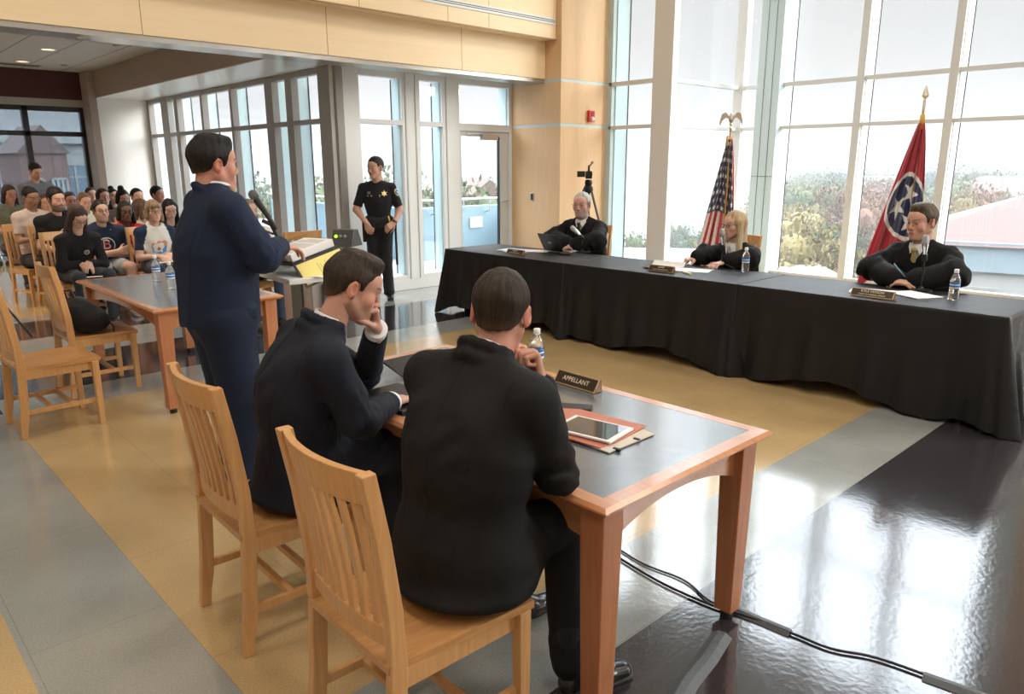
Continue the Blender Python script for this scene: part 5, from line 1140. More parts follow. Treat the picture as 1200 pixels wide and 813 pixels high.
def arm_folds(s, J, amp=.006):
    amp *= 1.9
    ch = V3(J['chest']); nk_ = V3(J['neck']); f = J['_f']; u = J['_u']; a = J['_a']
    s.disp(near(lambda P: .016 * vn(np.stack([(P - ch) @ (a * .8 + u * .6), (P - ch) @ (u * .8 - a * .6), (P - ch) @ f * .2], -1), (9, 26, 20), 11), ch - f * .1, .17))       # diagonal pulls across the back
    for q in 'LR':                                                                                                             # sleeve-head seam and drape below the shoulder
        sh = V3(J['sh' + q]); ax = unit(V3(J['el' + q]) - sh); s.disp(near(lambda P, sh=sh, ax=ax: .012 * vn(np.stack([(P - sh) @ ax * .35, (P - sh) @ np.cross(ax, f), (P - sh) @ f], -1), (26, 30, 30), 3), sh + ax * .12, .13))
    for i, q in enumerate('LR'):
        if 'el' + q not in J: continue
        el = V3(J['el' + q]); ax = unit(V3(J['wr' + q]) - V3(J['sh' + q])); b = unit(V3(J['wr' + q]) - el)
        s.disp(near(lambda P, b=b, el=el, i=i: amp * 2 * vn((P - el) @ np.array(axes(b, (.2, .3, 1))), (16, 55, 16), i), el, .13))
def trousers(par, org, J, m, col, h=.012, r=(.088, .068, .052), name='trousers', w=1., to=1., pel=.15):
    s = SDF(); f = J.get('_f', V3((1, 0, 0))); a = J.get('_a', V3((0, -1, 0))); hip = V3(J['hip'])
    s.rc(hip - a * .07 * w, hip + a * .07 * w, pel * .78, k=.05)
    for q, sg in (('L', -1), ('R', 1)):
        hp = hip + a * sg * .085 * w; s.rc(hp, J['kn' + q], r[0] * w, r[1] * w, k=.05); s.rc(J['kn' + q], mid(J['kn' + q], J['an' + q], to), r[1] * w, r[1] * w + (r[2] - r[1]) * to, k=.03)
        kn = V3(J['kn' + q]); s.disp(near(lambda P, kn=kn, sg=sg: .012 * vn(P, (22, 22, 30), sg), kn, .13)); an = V3(J['an' + q]); s.disp(near(lambda P, an=an: .014 * vn(P, (14, 14, 42), 4), an, .16)) if to > .9 else None
    V, F = s.mesh(h); V = smooth(V, F, 1, .5); return npmesh(name, [(V, F, col)], m, par, org)
def bodyparts(J, skin, h=.016, thin=.8, legs=True):
    f = J.get('_f', V3((1, 0, 0))); a = J.get('_a', V3((0, -1, 0))); pr = [(J['hip'], J['chest'], .11 * thin, .12 * thin), (J['chest'], J['neck'], .11 * thin, .05), (J['shL'], J['shR'], .045, .045)]
    for q in 'LR':
        if 'el' + q in J: pr += [(J['sh' + q], J['el' + q], .045 * thin * 1.1, .036), (J['el' + q], J['wr' + q], .036, .026)]
        if legs: pr += [(V3(J['hip']) + a * (.08 if q == 'R' else -.08), J['kn' + q], .07 * thin, .048), (J['kn' + q], J['an' + q], .046, .034)]
    return coarse(pr, h, skin)
def cuff(par, org, wr, el, m, r=.037, col=(.8, .8, .82), L=.03, off=.0):
    w, d = V3(wr), unit(V3(wr) - V3(el)); MB_ = MB(); MB_.tube([tuple(w + d * (off - L) - V3(org)), tuple(w + d * off - V3(org)), tuple(w + d * (off + .001) - V3(org))], [r, r, r - .006], 20); return MB_.build('shirt_cuff', m, par, smooth=50)
SHIRT = mat('white_shirt', (.78, .79, .82), .8)
def collar(par, org, nk, up, r=.066, hgt=.032, m=None, fwd=None, tilt=.25, name='shirt_collar'):
    up = unit(up); A = axes(fwd if fwd is not None else (1, 0, 0), up); n = 28; rings = []
    for z, rr in ((-.02, r + .008), (hgt, r - .004), (hgt + .003, r - .007), (hgt - .004, r - .010)):
        rings.append([tuple(V3(nk) - V3(org) + A @ V3((math.cos(t) * rr * .95, math.sin(t) * rr, z - tilt * .09 * (math.sin(t) + 1) * .6 * (1 if z > 0 else .5)))) for t in [2 * PI * i / n for i in range(n)]])
    return MB().loft(rings, False).build(name, m or SHIRT, par, smooth=60)
def ear_fix(T): return T

def seams(p, jk, J, org):
    bv = BVHTree.FromObject(jk, bpy.context.evaluated_depsgraph_get()); a, f, u = J['_a'], J['_f'], J['_u']; O = V3(org); sm = mat('seam_thread', (.002, .002, .003), .9); mb = MB()
    def line(p0, p1, n=26):
        P = []
        for i in range(n): q = mid(p0, p1, i / (n - 1)) - f * .5; h_ = bv.ray_cast(Vector(q - O), Vector(f)); P += [h_[0] - Vector(f) * .0002] if h_[0] is not None else []
        if len(P) > 3: mb.tube(P, .0013, 5)
    nk, hp = V3(J['neck']), V3(J['hip']); line(nk + u * .03, hp - u * .06, 40)
    for q, sg in (('L', -1), ('R', 1)): sh = V3(J['sh' + q]); line(sh + u * .05 - a * sg * .015, sh - u * .20 - a * sg * .045); line(sh - u * .12 - a * sg * .07, hp + a * sg * .10 - u * .02, 30)
    mb.build('jacket_seam', sm, p)
# ================= man in the plain black suit, nearest the camera
def man_one():
    org = (1.10, 1.52, 0); p = person_root('man in a plain black suit seated nearest the camera, back turned, hand at his chin', org)
    J = dict(hip=(1.235, 1.535, .57), chest=(1.275, 1.545, .86), neck=(1.37, 1.57, 1.10), shL=(1.31, 1.765, 1.035), shR=(1.35, 1.36, 1.035), elR=(1.445, 1.345, .80), wrR=(1.505, 1.475, 1.03), elL=(1.60, 1.83, .80), wrL=(1.56, 1.66, 1.02),
             knR=(1.60, 1.455, .575), anR=(1.545, 1.385, .11), knL=(1.60, 1.67, .56), anL=(1.66, 1.78, .10))
    s = SDF(); torso(s, J, 1.02, .66, .175, .195, inflate=.012); arms(s, J, (.070, .060, .045), to=.93)
    a, f, u = J['_a'], J['_f'], J['_u']; hip = V3(J['hip'])
    s.rc(hip + a * -.05, hip + a * .05 + V3((0, 0, 0)), .165, .165, k=.08, sq=(f, .8)); s.rc(hip + V3((-.02, .10, .02)), hip + V3((-.02, .105, -.05)), .085, .085, k=.07); s.rc(hip + V3((.02, -.11, .0)), hip + V3((.05, -.12, -.06)), .085, .080, k=.07)
    s.rc(hip + V3((.02, .0, .02)), hip + V3((.02, .0, -.05)), .15, .145, k=.07); s.el(hip + V3((0, 0, -.075)), (.195, .225, .035), k=.05)
    s.rc(hip + V3((.10, -.09, -.01)), hip + V3((.26, -.07, .0)), .10, .085, k=.06)
    nk = V3(J['neck'])
    for t in np.linspace(-1.9, 1.9, 9): # collar roll round the back of the neck
        d = -f * math.cos(t) + a * math.sin(t); d2 = -f * math.cos(t + .475) + a * math.sin(t + .475)
        if t < 1.7: s.rc(nk + d * .072 + u * (.058 - .025 * abs(t) / 2), nk + d2 * .072 + u * (.058 - .025 * abs(t + .475) / 2), .016, .016, k=.010)
        if t < 1.7: s.rc(nk + d * .080 + u * (.020 - .03 * abs(t) / 2), nk + d2 * .080 + u * (.020 - .03 * abs(t + .475) / 2), .018, .018, k=.012)
    arm_folds(s, J, .007); s.disp(near(lambda P: .007 * vn((P), (9, 9, 34), 2), hip + V3((0, 0, .16)), .2)); s.disp(near(lambda P: .010 * vn(P, (26, 26, 7), 7), hip + V3((-.02, 0, -.02)), .17))
    s.disp(near(lambda P: .006 * vn(P, (14, 30, 10), 9), V3(J['chest']) - f * .1, .17)); s.disp(lambda P: .0015 * vn(P, (70, 70, 30), 1))
    vent = hip - f * .16; 
    s.cut(lambda P: np.maximum(-.03, .474 - P[..., 2]), .01)
    V, F = s.mesh(.0075); V = smooth(V, F, 1, .5); jk = npmesh('suit_jacket', [(V, F, (.0055, .0058, .0066))], SUITM, p, org)
    seams(p, jk, J, org)
    trousers(p, org, J, SUITM, (.008, .0085, .010), .010, (.095, .078, .056))
    o = dict(skin=(.56, .28, .20), hair=(.028, .018, .012), style='short', thick=.0095, top=.004, hn=.0025, fat=.2, line=[(-.12, -.072), (-.09, -.072), (-.06, -.062), (-.035, -.04), (-.03, -.01), (-.012, .024), (.012, .024), (.018, -.012), (.034, -.005), (.044, .045), (.066, .064), (.082, .078), (.12, .086)])
    hd, T = add_head(p, org, (1.462, 1.60, 1.232), (.86, .60, -.22), (0.25, .12, 1), o, .0026, 1.03)
    hs = SDF(); hand_sdf(hs, J['wrR'], (-.02, .30, .95), (-.75, .45, .1), -1, (1.2, 1.25, .9), (.7, .5), .98); hand_sdf(hs, J['wrL'], (-.10, -.30, .95), (-.65, -.5, .1), 1, (1.1, 1.2, .9), (.7, .5), .98)
    V, F = hs.mesh(.0030); hb = (V, F, (.58, .30, .22)); nkk = coarse([(V3(J['neck']) - u * .03, V3((1.445, 1.592, 1.17)), .058, .055)], .006, (.52, .26, .185))
    npmesh('body', [hd, hb, nkk, bodyparts(J, (.5, .28, .2))], SKINM, p, org)
    collar(p, org, V3(J['neck']) + u * .036 + f * .006, u * .9 + f * .25, .055, .030, fwd=f)
    cuff(p, org, J['wrR'], J['elR'], SHIRT, .036, L=.03, off=.004); cuff(p, org, J['wrL'], J['elL'], SHIRT, .036, off=.004)
    shoe(p, org, (1.53, 1.375, .0), (1.78, 1.30, .0), LEATH); shoe(p, org, (1.64, 1.79, 0), (1.90, 1.76, 0), LEATH)
    for q, kk in (('R', 1), ('L', 0)):
        an = V3(J['an' + q]); V, F = SDF().rc(an + V3((-.01, 0, .0)), an + V3((0, 0, .12)), .040, .046).mesh(.008); npmesh('sock', [(V, F, (.01, .01, .012))], FAB, p, org)
    V, F = SDF().box((1.47, 1.30, .66), (.0, .0, .0), rnd=0).mesh(.01) if 0 else (np.zeros((0, 3)), None)
    return p, jk
# ================= man in navy with his fist at his mouth
def man_two():
    org = (1.12, 2.40, 0); p = person_root('man in a dark navy suit seated in profile with his fist at his mouth', org)
    J = dict(hip=(1.20, 2.42, .57), chest=(1.185, 2.375, .87), neck=(1.275, 2.325, 1.09), shL=(1.27, 2.52, 1.03), shR=(1.18, 2.145, 1.03), elR=(1.255, 2.09, .815), wrR=(1.50, 2.265, .785), elL=(1.62, 2.62, .80), wrL=(1.475, 2.30, 1.065),
             knR=(1.55, 2.33, .57), anR=(1.50, 2.30, .11), knL=(1.58, 2.55, .57), anL=(1.66, 2.62, .10))
    s = SDF(); torso(s, J, 1.0, .68, .175, .19, inflate=.012); arms(s, J, (.071, .060, .046), to=.9)
    a, f, u = J['_a'], J['_f'], J['_u']; hip = V3(J['hip'])
    s.rc(hip - a * .06, hip + a * .06, .165, .165, k=.08, sq=(f, .85)); s.rc(hip + V3((-.02, -.11, .0)), hip + V3((-.035, -.12, -.06)), .09, .075, k=.07); s.rc(hip + V3((.02, 0, .02)), hip + V3((.0, 0, -.05)), .15, .15, k=.07); s.el(hip + V3((0, 0, -.075)), (.20, .22, .035), k=.05)
    s.rc(hip + V3((.06, -.10, .02)), hip + V3((.22, -.09, .03)), .11, .085, k=.06)
    nk = V3(J['neck'])
    for t in np.linspace(-2.1, 2.1, 10):
        d = -f * math.cos(t) + a * math.sin(t); d2 = -f * math.cos(t + .47) + a * math.sin(t + .47)
        if t < 1.9: s.rc(nk + d * .072 + u * (.060 - .03 * abs(t) / 2), nk + d2 * .072 + u * (.060 - .03 * abs(t + .47) / 2), .016, .016, k=.010)
        if t < 1.9: s.rc(nk + d * .080 + u * (.022 - .04 * abs(t) / 2), nk + d2 * .080 + u * (.022 - .04 * abs(t + .47) / 2), .018, .018, k=.012)
    arm_folds(s, J, .010); s.disp(near(lambda P: .008 * vn(P, (9, 9, 34), 2), hip + V3((0, 0, .18)), .2)); s.disp(near(lambda P: .010 * vn(P, (24, 24, 8), 7), hip, .2)); s.disp(lambda P: .0015 * vn(P, (70, 70, 30), 1))
    s.disp(near(lambda P: .008 * vn(P, (20, 20, 30), 5), V3(J['shR']) + V3((.05, 0, -.12)), .12))
    s.cut(lambda P: np.maximum(-.03, .474 - P[..., 2]), .01)
    V, F = s.mesh(.0078); V = smooth(V, F, 1, .5); jk = npmesh('suit_jacket', [(V, F, (.007, .010, .021))], SUITM, p, org); seams(p, jk, J, org)
    trousers(p, org, J, SUITM, (.010, .012, .021), .010, (.095, .078, .056))
    o = dict(skin=(.60, .33, .25), hair=(.035, .024, .017), style='quiff', thick=.009, top=.004, hn=.003, part=.0, beard=.25, beardc=(.16, .09, .07), brow=(.05, .03, .02), gaze=(0, .8, -.55), open=.55)
    hd, T = add_head(p, org, (1.386, 2.300, 1.235), (.86, -.36, -.40), (.35, -.1, 1), o, .0026, 1.0)
    hs = SDF(); hand_sdf(hs, J['wrR'], (.93, .36, -.08), (0, 0, -1), 1, (.25, .35, .3), (.3, .2), 1.); hand_sdf(hs, J['wrL'], (-.22, -.22, .95), (-.85, .20, .0), 1, (1.35, 1.5, 1.0), (.8, .5), 1.02)
    V, F = hs.mesh(.0030); nkk = coarse([(nk - u * .04, V3((1.345, 2.31, 1.19)), .056, .052)], .006, (.56, .30, .22))
    npmesh('body', [hd, (V, F, (.62, .36, .28)), nkk, bodyparts(J, (.5, .28, .2))], SKINM, p, org)
    collar(p, org, nk + u * .038 + f * .010, u * .85 + f * .3, .055, .034, fwd=f)
    cuff(p, org, J['wrR'], J['elR'], SHIRT, .041, L=.045, off=.012); cuff(p, org, J['wrL'], J['elL'], SHIRT, .041, L=.055, off=.012)
    # shirt front and tie under the chin, watch-free wrists; ring on the left hand
    V, F = SDF().rc(nk + f * .055 - u * .03, nk + f * .10 - u * .25, .05, .06, sq=(f, .5)).mesh(.006); npmesh('shirt', [(V, F, (.75, .76, .8))], FAB, p, org)
    MB().tube([tuple(V3(J['wrR']) - V3(org) + V3((-.06, -.045, .0))), tuple(V3(J['wrR']) - V3(org) + V3((-.06, -.050, .0)))], .007, 10).build('sleeve_button', M_['black'], p)
    shoe(p, org, (1.47, 2.29, .0), (1.73, 2.25, .0), LEATH); shoe(p, org, (1.64, 2.62, 0), (1.90, 2.62, 0), LEATH)
    return p
# ================= the standing speaker
def speaker():
    org = (1.50, 3.72, 0); p = person_root('man in a bright navy suit standing at the lectern with his back to the camera', org)
    J = dict(hip=(1.46, 3.72, .93), chest=(1.475, 3.715, 1.26), neck=(1.475, 3.70, 1.535), shL=(1.50, 3.92, 1.465), shR=(1.46, 3.49, 1.46), elR=(1.575, 3.42, 1.235), wrR=(1.775, 3.65, 1.25), elL=(1.58, 3.98, 1.16), wrL=(1.83, 3.92, 1.21),
             knR=(1.49, 3.62, .50), anR=(1.46, 3.60, .10), knL=(1.52, 3.84, .50), anL=(1.54, 3.86, .10))
    s = SDF(); torso(s, J, 1.12, .80, .185, .20, belly=.0, inflate=.014); arms(s, J, (.086, .078, .056), to=.96)
    a, f, u = J['_a'], J['_f'], J['_u']; hip = V3(J['hip'])
    s.rc(hip + V3((0, 0, .12)), hip + V3((0, 0, -.08)), .200, .215, k=.06, sq=(f, .84))
    nk = V3(J['neck'])
    for t in np.linspace(-2.0, 2.0, 10):
        d = -f * math.cos(t) + a * math.sin(t); d2 = -f * math.cos(t + .45) + a * math.sin(t + .45)
        if t < 1.8: s.rc(nk + d * .080 + u * (.040 - .07 * abs(t) / 2), nk + d2 * .080 + u * (.040 - .07 * abs(t + .45) / 2), .017, .017, k=.012)
    s.rc(hip + V3((-.02, -.215, .045)), hip + V3((.10, -.205, .05)), .012, .012, k=.012); s.box(hip + V3((.04, -.212, .02)), (.065, .012, .028), rnd=.004, k=.006)
    arm_folds(s, J, .010); s.disp(near(lambda P: .010 * vn(P, (10, 10, 26), 2), hip + V3((0, 0, .22)), .22)); s.disp(near(lambda P: .010 * vn(P, (14, 14, 5), 7), hip, .25))
    s.cut(lambda P: .835 - P[..., 2] + .02 * np.sin(P[..., 1] * 9) + .03, .006)
    V, F = s.mesh(.0095); V = smooth(V, F, 1, .5); jk = npmesh('suit_jacket', [(V, F, (.008, .018, .048))], SUITM, p, org); seams(p, jk, J, org)
    trousers(p, org, J, SUITM, (.008, .016, .042), .012, (.125, .100, .085), w=1.08, pel=.2)
    o = dict(skin=(.56, .28, .21), hair=(.010, .008, .008), style='quiff', thick=.012, top=.004, hn=.003, fat=.9, wide=1.03, line=[(-.12, -.06), (-.09, -.06), (-.06, -.05), (-.035, -.035), (-.03, -.01), (-.012, .024), (.012, .024), (.018, -.03), (.032, -.02), (.044, .045), (.066, .064), (.082, .078), (.12, .086)])
    hd, T = add_head(p, org, (1.492, 3.70, 1.668), (.97, -.02, -.06), (0, 0, 1), o, .0036, 1.07)
    hs = SDF(); hand_sdf(hs, J['wrR'], (.95, .25, -.12), (-.1, .1, -1), 1, (.35, .35, .3), (.3, .2), 1.05); hand_sdf(hs, J['wrL'], (.95, -.2, -.12), (0, 0, -1), -1, (.3, .3, .3), (.3, .2), 1.05)
    V, F = hs.mesh(.0038); nkk = coarse([(nk - V3((0, 0, .03)), V3((1.482, 3.70, 1.60)), .064, .062)], .007, (.52, .26, .19))
    npmesh('body', [hd, (V, F, (.60, .33, .26)), nkk, bodyparts(J, (.5, .28, .2), thin=1)], SKINM, p, org)
    collar(p, org, nk + V3((.016, 0, .062)), (.10, 0, 1), .073, .034, fwd=f); cuff(p, org, J['wrR'], J['elR'], SHIRT, .042, off=.006)
    shoe(p, org, (1.42, 3.60, .0), (1.70, 3.57, .0), LEATH); shoe(p, org, (1.50, 3.86, 0), (1.78, 3.90, 0), LEATH)
# ================= the police officer
def officer():
    org = (5.26, 8.02, 0); p = person_root('uniformed officer in black standing by the windows, hands at his belt', org)
    J = dict(hip=(5.26, 8.02, .96), chest=(5.25, 8.01, 1.24), neck=(5.24, 8.00, 1.47), shL=(5.385, 7.905, 1.405), shR=(5.105, 8.12, 1.405), elL=(5.47, 7.86, 1.13), wrL=(5.335, 7.80, .985), elR=(5.02, 8.15, 1.14), wrR=(5.06, 8.00, .98),
             knR=(5.19, 8.08, .50), anR=(5.20, 8.12, .09), knL=(5.32, 7.98, .50), anL=(5.34, 7.98, .09))
    s = SDF(); torso(s, J, .88, .66, .15, .18, inflate=.004); arms(s, J, (.058, .058, .05), to=.02); a, f, u = J['_a'], J['_f'], J['_u']
    s.disp(lambda P: .008 * vn(P, (14, 14, 20), 2)); hip = V3(J['hip']); s.cut(lambda P: .95 - P[..., 2], .004)
    for q in 'LR':
        b = mid(J['sh' + q], J['el' + q], .84); d = unit(V3(J['el' + q]) - V3(J['sh' + q])); s.cut(lambda P, b=b, d=d, q=q: np.where((np.linalg.norm(P - b, axis=-1) < .16) & (((P - V3(J['neck'])) @ (a if q == 'R' else -a)) > .17), (P - b) @ d, -1.), .002)
    V, F = s.mesh(.0095); sh = npmesh('uniform_shirt', [(V, F, (.010, .0105, .013))], FAB, p, org)
    trousers(p, org, J, FAB, (.011, .012, .016), .012, (.092, .070, .068), w=1., pel=.165)
    o = dict(skin=(.56, .33, .25), hair=(.02, .014, .010), style='short', thick=.010, top=.010, hn=.002, beard=.45, beardshape='moustache', beardc=(.06, .035, .02), line=[(-.12, -.02), (-.075, -.02), (-.05, .0), (-.03, .02), (-.012, .028), (.012, .028), (.018, .01), (.034, .01), (.044, .045), (.066, .064), (.082, .078), (.12, .086)])
    hd, T = add_head(p, org, (5.215, 7.985, 1.645), (-.96, -.30, -.10), (0, 0, 1), o, .0048, 1.08)
    hs = SDF(); ff = unit(V3((-.55, -.5, -.15))); hand_sdf(hs, J['wrL'], (-.72, .05, -.45), (.2, .6, -.3), 1, (.6, .7, .5), (.4, .3), 1.08); hand_sdf(hs, J['wrR'], (.1, -.55, -.8), (.6, .3, -.2), -1, (.8, .9, .6), (.4, .3), 1.08)
    arms_ = SDF()
    for q in 'LR': arms_.rc(mid(J['sh' + q], J['el' + q], .7), J['el' + q], .047, .043); arms_.rc(J['el' + q], J['wr' + q], .045, .029)
    V, F = hs.mesh(.006); V2, F2 = arms_.mesh(.008)
    npmesh('body', [hd, (V, F, (.56, .33, .25)), (V2, F2, (.56, .33, .25)), coarse([((5.235, 8.0, 1.45), (5.225, 7.99, 1.57), .062, .058)], .009, (.52, .3, .22)), bodyparts(J, (.5, .28, .2), legs=True)], SKINM, p, org)
    O = V3(org); L_ = lambda q: tuple(V3(q) - O)
    bl = SDF(); bl.rc(hip - a * .09 - V3((0, 0, .01)), hip + a * .09 - V3((0, 0, .01)), .118, k=.02, sq=(f, .95)); bl.cut(lambda P: np.abs(P[..., 2] - .955) - .028, .003); V, F = bl.mesh(.008); belt = npmesh('duty_belt', [(V, F, (.006, .006, .007))], LEATH, p, org)
    for k, (da, df, sz) in enumerate(((-.10, .10, (.022, .016, .035)), (-.03, .12, (.026, .008, .022)), (.06, .115, (.022, .018, .04)), (.14, .06, (.03, .02, .04)))):
        c = hip + a * da + f * df - V3((0, 0, .015)); A = Matrix(np.c_[a, f, u].tolist()).to_4x4(); A.translation = Vector(L_(c)); MB().box(-sz[0], sz[0], -sz[1], sz[1], -sz[2], sz[2], M=A).build('belt_pouch', LEATH, belt, bevel=.004)
    A = Matrix(np.c_[a, f, u].tolist()).to_4x4(); A.translation = Vector(L_(hip + a * .19 + f * .03)); MB().box(-.02, .02, -.035, .03, -.22, .05, M=A).box(-.015, .015, -.01, .03, .05, .12, M=A).build('holster', LEATH, p, bevel=.006)
    A.translation = Vector(L_(hip - a * .20 + f * .02)); MB().tube([A @ Vector((0, 0, .02)), A @ Vector((0, 0, -.52))], .015, 10).tube([A @ Vector((0, 0, .0)), A @ Vector((.0, .13, .0))], .014, 8).build('baton', M_['black'], p, smooth=50)
    MB().tube([A @ Vector((.06, .10, .03)), A @ Vector((.075, .11, .11))], .010, 8).build('yellow_holder', mat('yellow_plastic', (.7, .55, .02), .4), p, smooth=True)
    bg_ = mat('badge_gold', (.85, .66, .30), .3, .7); pb_ = mat('patch_blue', (.05, .12, .35), .7); py = mat('patch_gold', (.75, .55, .15), .7)
    def TT(cx, cz): return lambda x, y: (V3(J['chest']) + f * .5 + a * (cx + x) + V3((0, 0, cz + y)), -f)
    st = [((.040 if k % 2 == 0 else .018) * math.cos(2 * PI * k / 12 + PI / 2), (.040 if k % 2 == 0 else .018) * math.sin(2 * PI * k / 12 + PI / 2)) for k in range(12)]
    def loc_decal(name, vs, fs, m, cx, cz):
        dg = bpy.context.evaluated_depsgraph_get(); bv = BVHTree.FromObject(sh, dg); P = []
        for x, y in vs: o_, d_ = TT(cx, cz)(x, y); h_ = bv.ray_cast(Vector(L_(o_)), Vector(d_)); P.append(h_[0] + h_[1] * .003 if h_[0] is not None else Vector(L_(o_ + d_ * .38)))
        MB().add(P, fs).build(name, m, p)
    loc_decal('star_badge', st + [(0, 0)], [(k, (k + 1) % 12, 12) for k in range(12)], bg_, -.085, .10)
    loc_decal('name_bar', [(-.03, -.006), (.03, -.006), (.03, .006), (-.03, .006)], [(0, 1, 2, 3)], mat('bar_silver', (.5, .5, .5), .4, .5), .09, .075); loc_decal('name_bar', [(-.02, -.015), (.02, -.015), (.02, .015), (-.02, .015)], [(0, 1, 2, 3)], mat('bar_grey', (.16, .16, .17), .5), .10, .11); loc_decal('pen', [(-.004, -.03), (.004, -.03), (.004, .0), (-.004, .0)], [(0, 1, 2, 3)], mat('bar_silver', (.5, .5, .5), .4, .5), -.03, .09)
    # shoulder patch
    c = V3(J['shL']) - V3((0, 0, .055)); od = unit(-a * .9 + f * .35); sd = unit(np.cross((0, 0, 1), od)); dg = bpy.context.evaluated_depsgraph_get(); bv = BVHTree.FromObject(sh, dg)
    for r_2, m2, nm, e in ((1., py, 'shoulder_patch', .002), (.74, pb_, 'shoulder_patch', .0035), (.3, mat('patch_white', (.7, .7, .7), .7), 'shoulder_patch', .005)):
        shp = [(-.035, .03), (-.02, .04), (0, .045), (.02, .04), (.035, .03), (.036, 0), (.025, -.03), (0, -.048), (-.025, -.03), (-.036, 0)]; P = []
        for x, y in shp + [(0, 0)]: o_ = c + od * .3 + sd * x * r_2 + V3((0, 0, y * r_2)); h_ = bv.ray_cast(Vector(L_(o_)), Vector(-od)); P.append(h_[0] + h_[1] * e if h_[0] is not None else Vector(L_(o_ - od * .22)))
        MB().add(P, [(k, (k + 1) % 10, 10) for k in range(10)]).build(nm, m2, p)
    w = V3(J['wrL']); d = unit(w - V3(J['elL'])); MB().tube([L_(w - d * .012), L_(w + d * .012)], .034, 14).build('wristwatch', M_['black'], p, smooth=50)
    shoe(p, org, (5.24, 8.16, 0), (5.12, 7.93, 0), LEATH, h=.008); shoe(p, org, (5.38, 8.02, 0), (5.24, 7.80, 0), LEATH, h=.008)
# ================= judges
def judge(org, label, J, ho, head, fwd, hsc, hands, robe_w=1., tie=None, collar_r=.07, lace=False, h=.0105):
    p = person_root(label, org); s = SDF(); torso(s, J, robe_w, .66, .20, .20, inflate=.02); arms(s, J, (.068 * robe_w, .080 * robe_w, .088 * robe_w), to=.80, k=.05); a, f, u = J['_a'], J['_f'], J['_u']
    for q in 'LR': e = V3(J['el' + q]); s.el(e + V3((.02, 0, -.03)), (.08 * robe_w, .085 * robe_w, .07), k=.06)
    for q in 'LR': sh = V3(J['sh' + q]); s.disp(near(lambda P, sh=sh: .045 * vn(P, (24, 24, 5), 3), sh - u * .12, .20)); el = V3(J['el' + q]); s.disp(near(lambda P, el=el: .045 * vn(P, (12, 22, 14), 6), el, .16))
    s.rc(V3(J['hip']), V3(J['hip']) + f * .30 + V3((0, 0, .04)), .17, .15, k=.08); s.rc(V3(J['hip']) + f * .30, V3(J['hip']) + f * .34 - V3((0, 0, .36)), .16, .17, k=.08)
    ch = V3(J['chest']); s.disp(near(lambda P: .035 * vn(np.stack([(P - ch) @ a * .6, (P - ch) @ u * .25, (P - ch) @ f * .3], -1), (52, 52, 52), 2), ch + f * .1, .2))
    nk = V3(J['neck']); s.cut(lambda P: -(np.linalg.norm((P - (nk + u * .045 + f * .02)), axis=-1) - .066) , .006); vq = nk + f * .115 - u * .02
    s.cut(lambda P: -(np.maximum(np.abs((P - vq) @ a) - .045 - .55 * np.clip((P - vq) @ u, -.08, .2), -.06 + np.abs((P - vq) @ f) - .0)) if tie or lace else np.full(P.shape[:-1], -1.), .004)
    V, F = s.mesh(h); V = smooth(V, F, 1, .5); npmesh('judicial_robe', [(V, F, (.0075, .0075, .008))], ROBEM, p, org)
    hd, T = add_head(p, org, head, fwd, (0, 0, 1), ho, .0040, hsc); sk = ho['skin']; parts = [hd, coarse([(nk - u * .03, V3(head) - V3((0, 0, .085 * hsc)) - unit(V3(fwd)) * .025, .060 * hsc, .056 * hsc)], .007, V3(sk) * .93)]
    hs = SDF()
    for q, (fd, nn, sd, cu) in hands.items(): hand_sdf(hs, J['wr' + q], fd, nn, sd, cu, (.5, .4), 1.12); hs.rc(mid(J['el' + q], J['wr' + q], .8), J['wr' + q], .034, .030)
    V, F = hs.mesh(.0045); parts += [(V, F, sk)]; npmesh('body', parts + [bodyparts(J, sk, legs=False)], SKINM, p, org)
    for q in hands: cuff(p, org, J['wr' + q], J['el' + q], SHIRT, .042, L=.05, off=-.004)
    V, F = SDF().rc(nk + f * .03 - u * .02, nk + f * .05 - u * .16, .072, .07, sq=(f, .75)).mesh(.006); npmesh('shirt_front', [(V, F, (.76, .77, .79))], FAB, p, org)
    collar(p, org, nk + u * .028 + f * .012, u + f * .35, collar_r, .034, fwd=f)
    A = np.c_[a, f, u]; X = lambda x, y, z: tuple(nk + A @ V3((x, y, z)) - V3(org))
    for q in (-1, 1): MB().add([X(q * .008, .098, .02), X(q * .062, .060, .045), X(q * .070, .070, .005), X(q * .040, .105, -.038 - (.03 if lace else 0))] + [X(q * .008, .092, .02), X(q * .062, .052, .045), X(q * .070, .062, .005), X(q * .040, .098, -.038 - (.03 if lace else 0))], [(0, 1, 2, 3), (7, 6, 5, 4), (0, 4, 5, 1), (1, 5, 6, 2), (2, 6, 7, 3), (3, 7, 4, 0)]).build('collar_point', SHIRT, p)
    if tie:
        tm_ = mat('tie_' + tie[0], tie[1], .6, bump=.3, bscale=200); MB().loft([[X(-.016, .108, .022), X(.016, .108, .022), X(.016, .120, .022), X(-.016, .120, .022)], [X(-.022, .112, .004), X(.022, .112, .004), X(.018, .130, .004), X(-.018, .130, .004)], [X(-.012, .115, -.014), X(.012, .115, -.014), X(.010, .127, -.014), X(-.010, .127, -.014)]]).loft([[X(-.012, .116, -.012), X(.012, .116, -.012), X(.012, .124, -.012), X(-.012, .124, -.012)], [X(-.026, .124, -.11), X(.026, .124, -.11), X(.026, .132, -.11), X(-.026, .132, -.11)]]).build('necktie', tm_, p, bevel=.002)
    return p
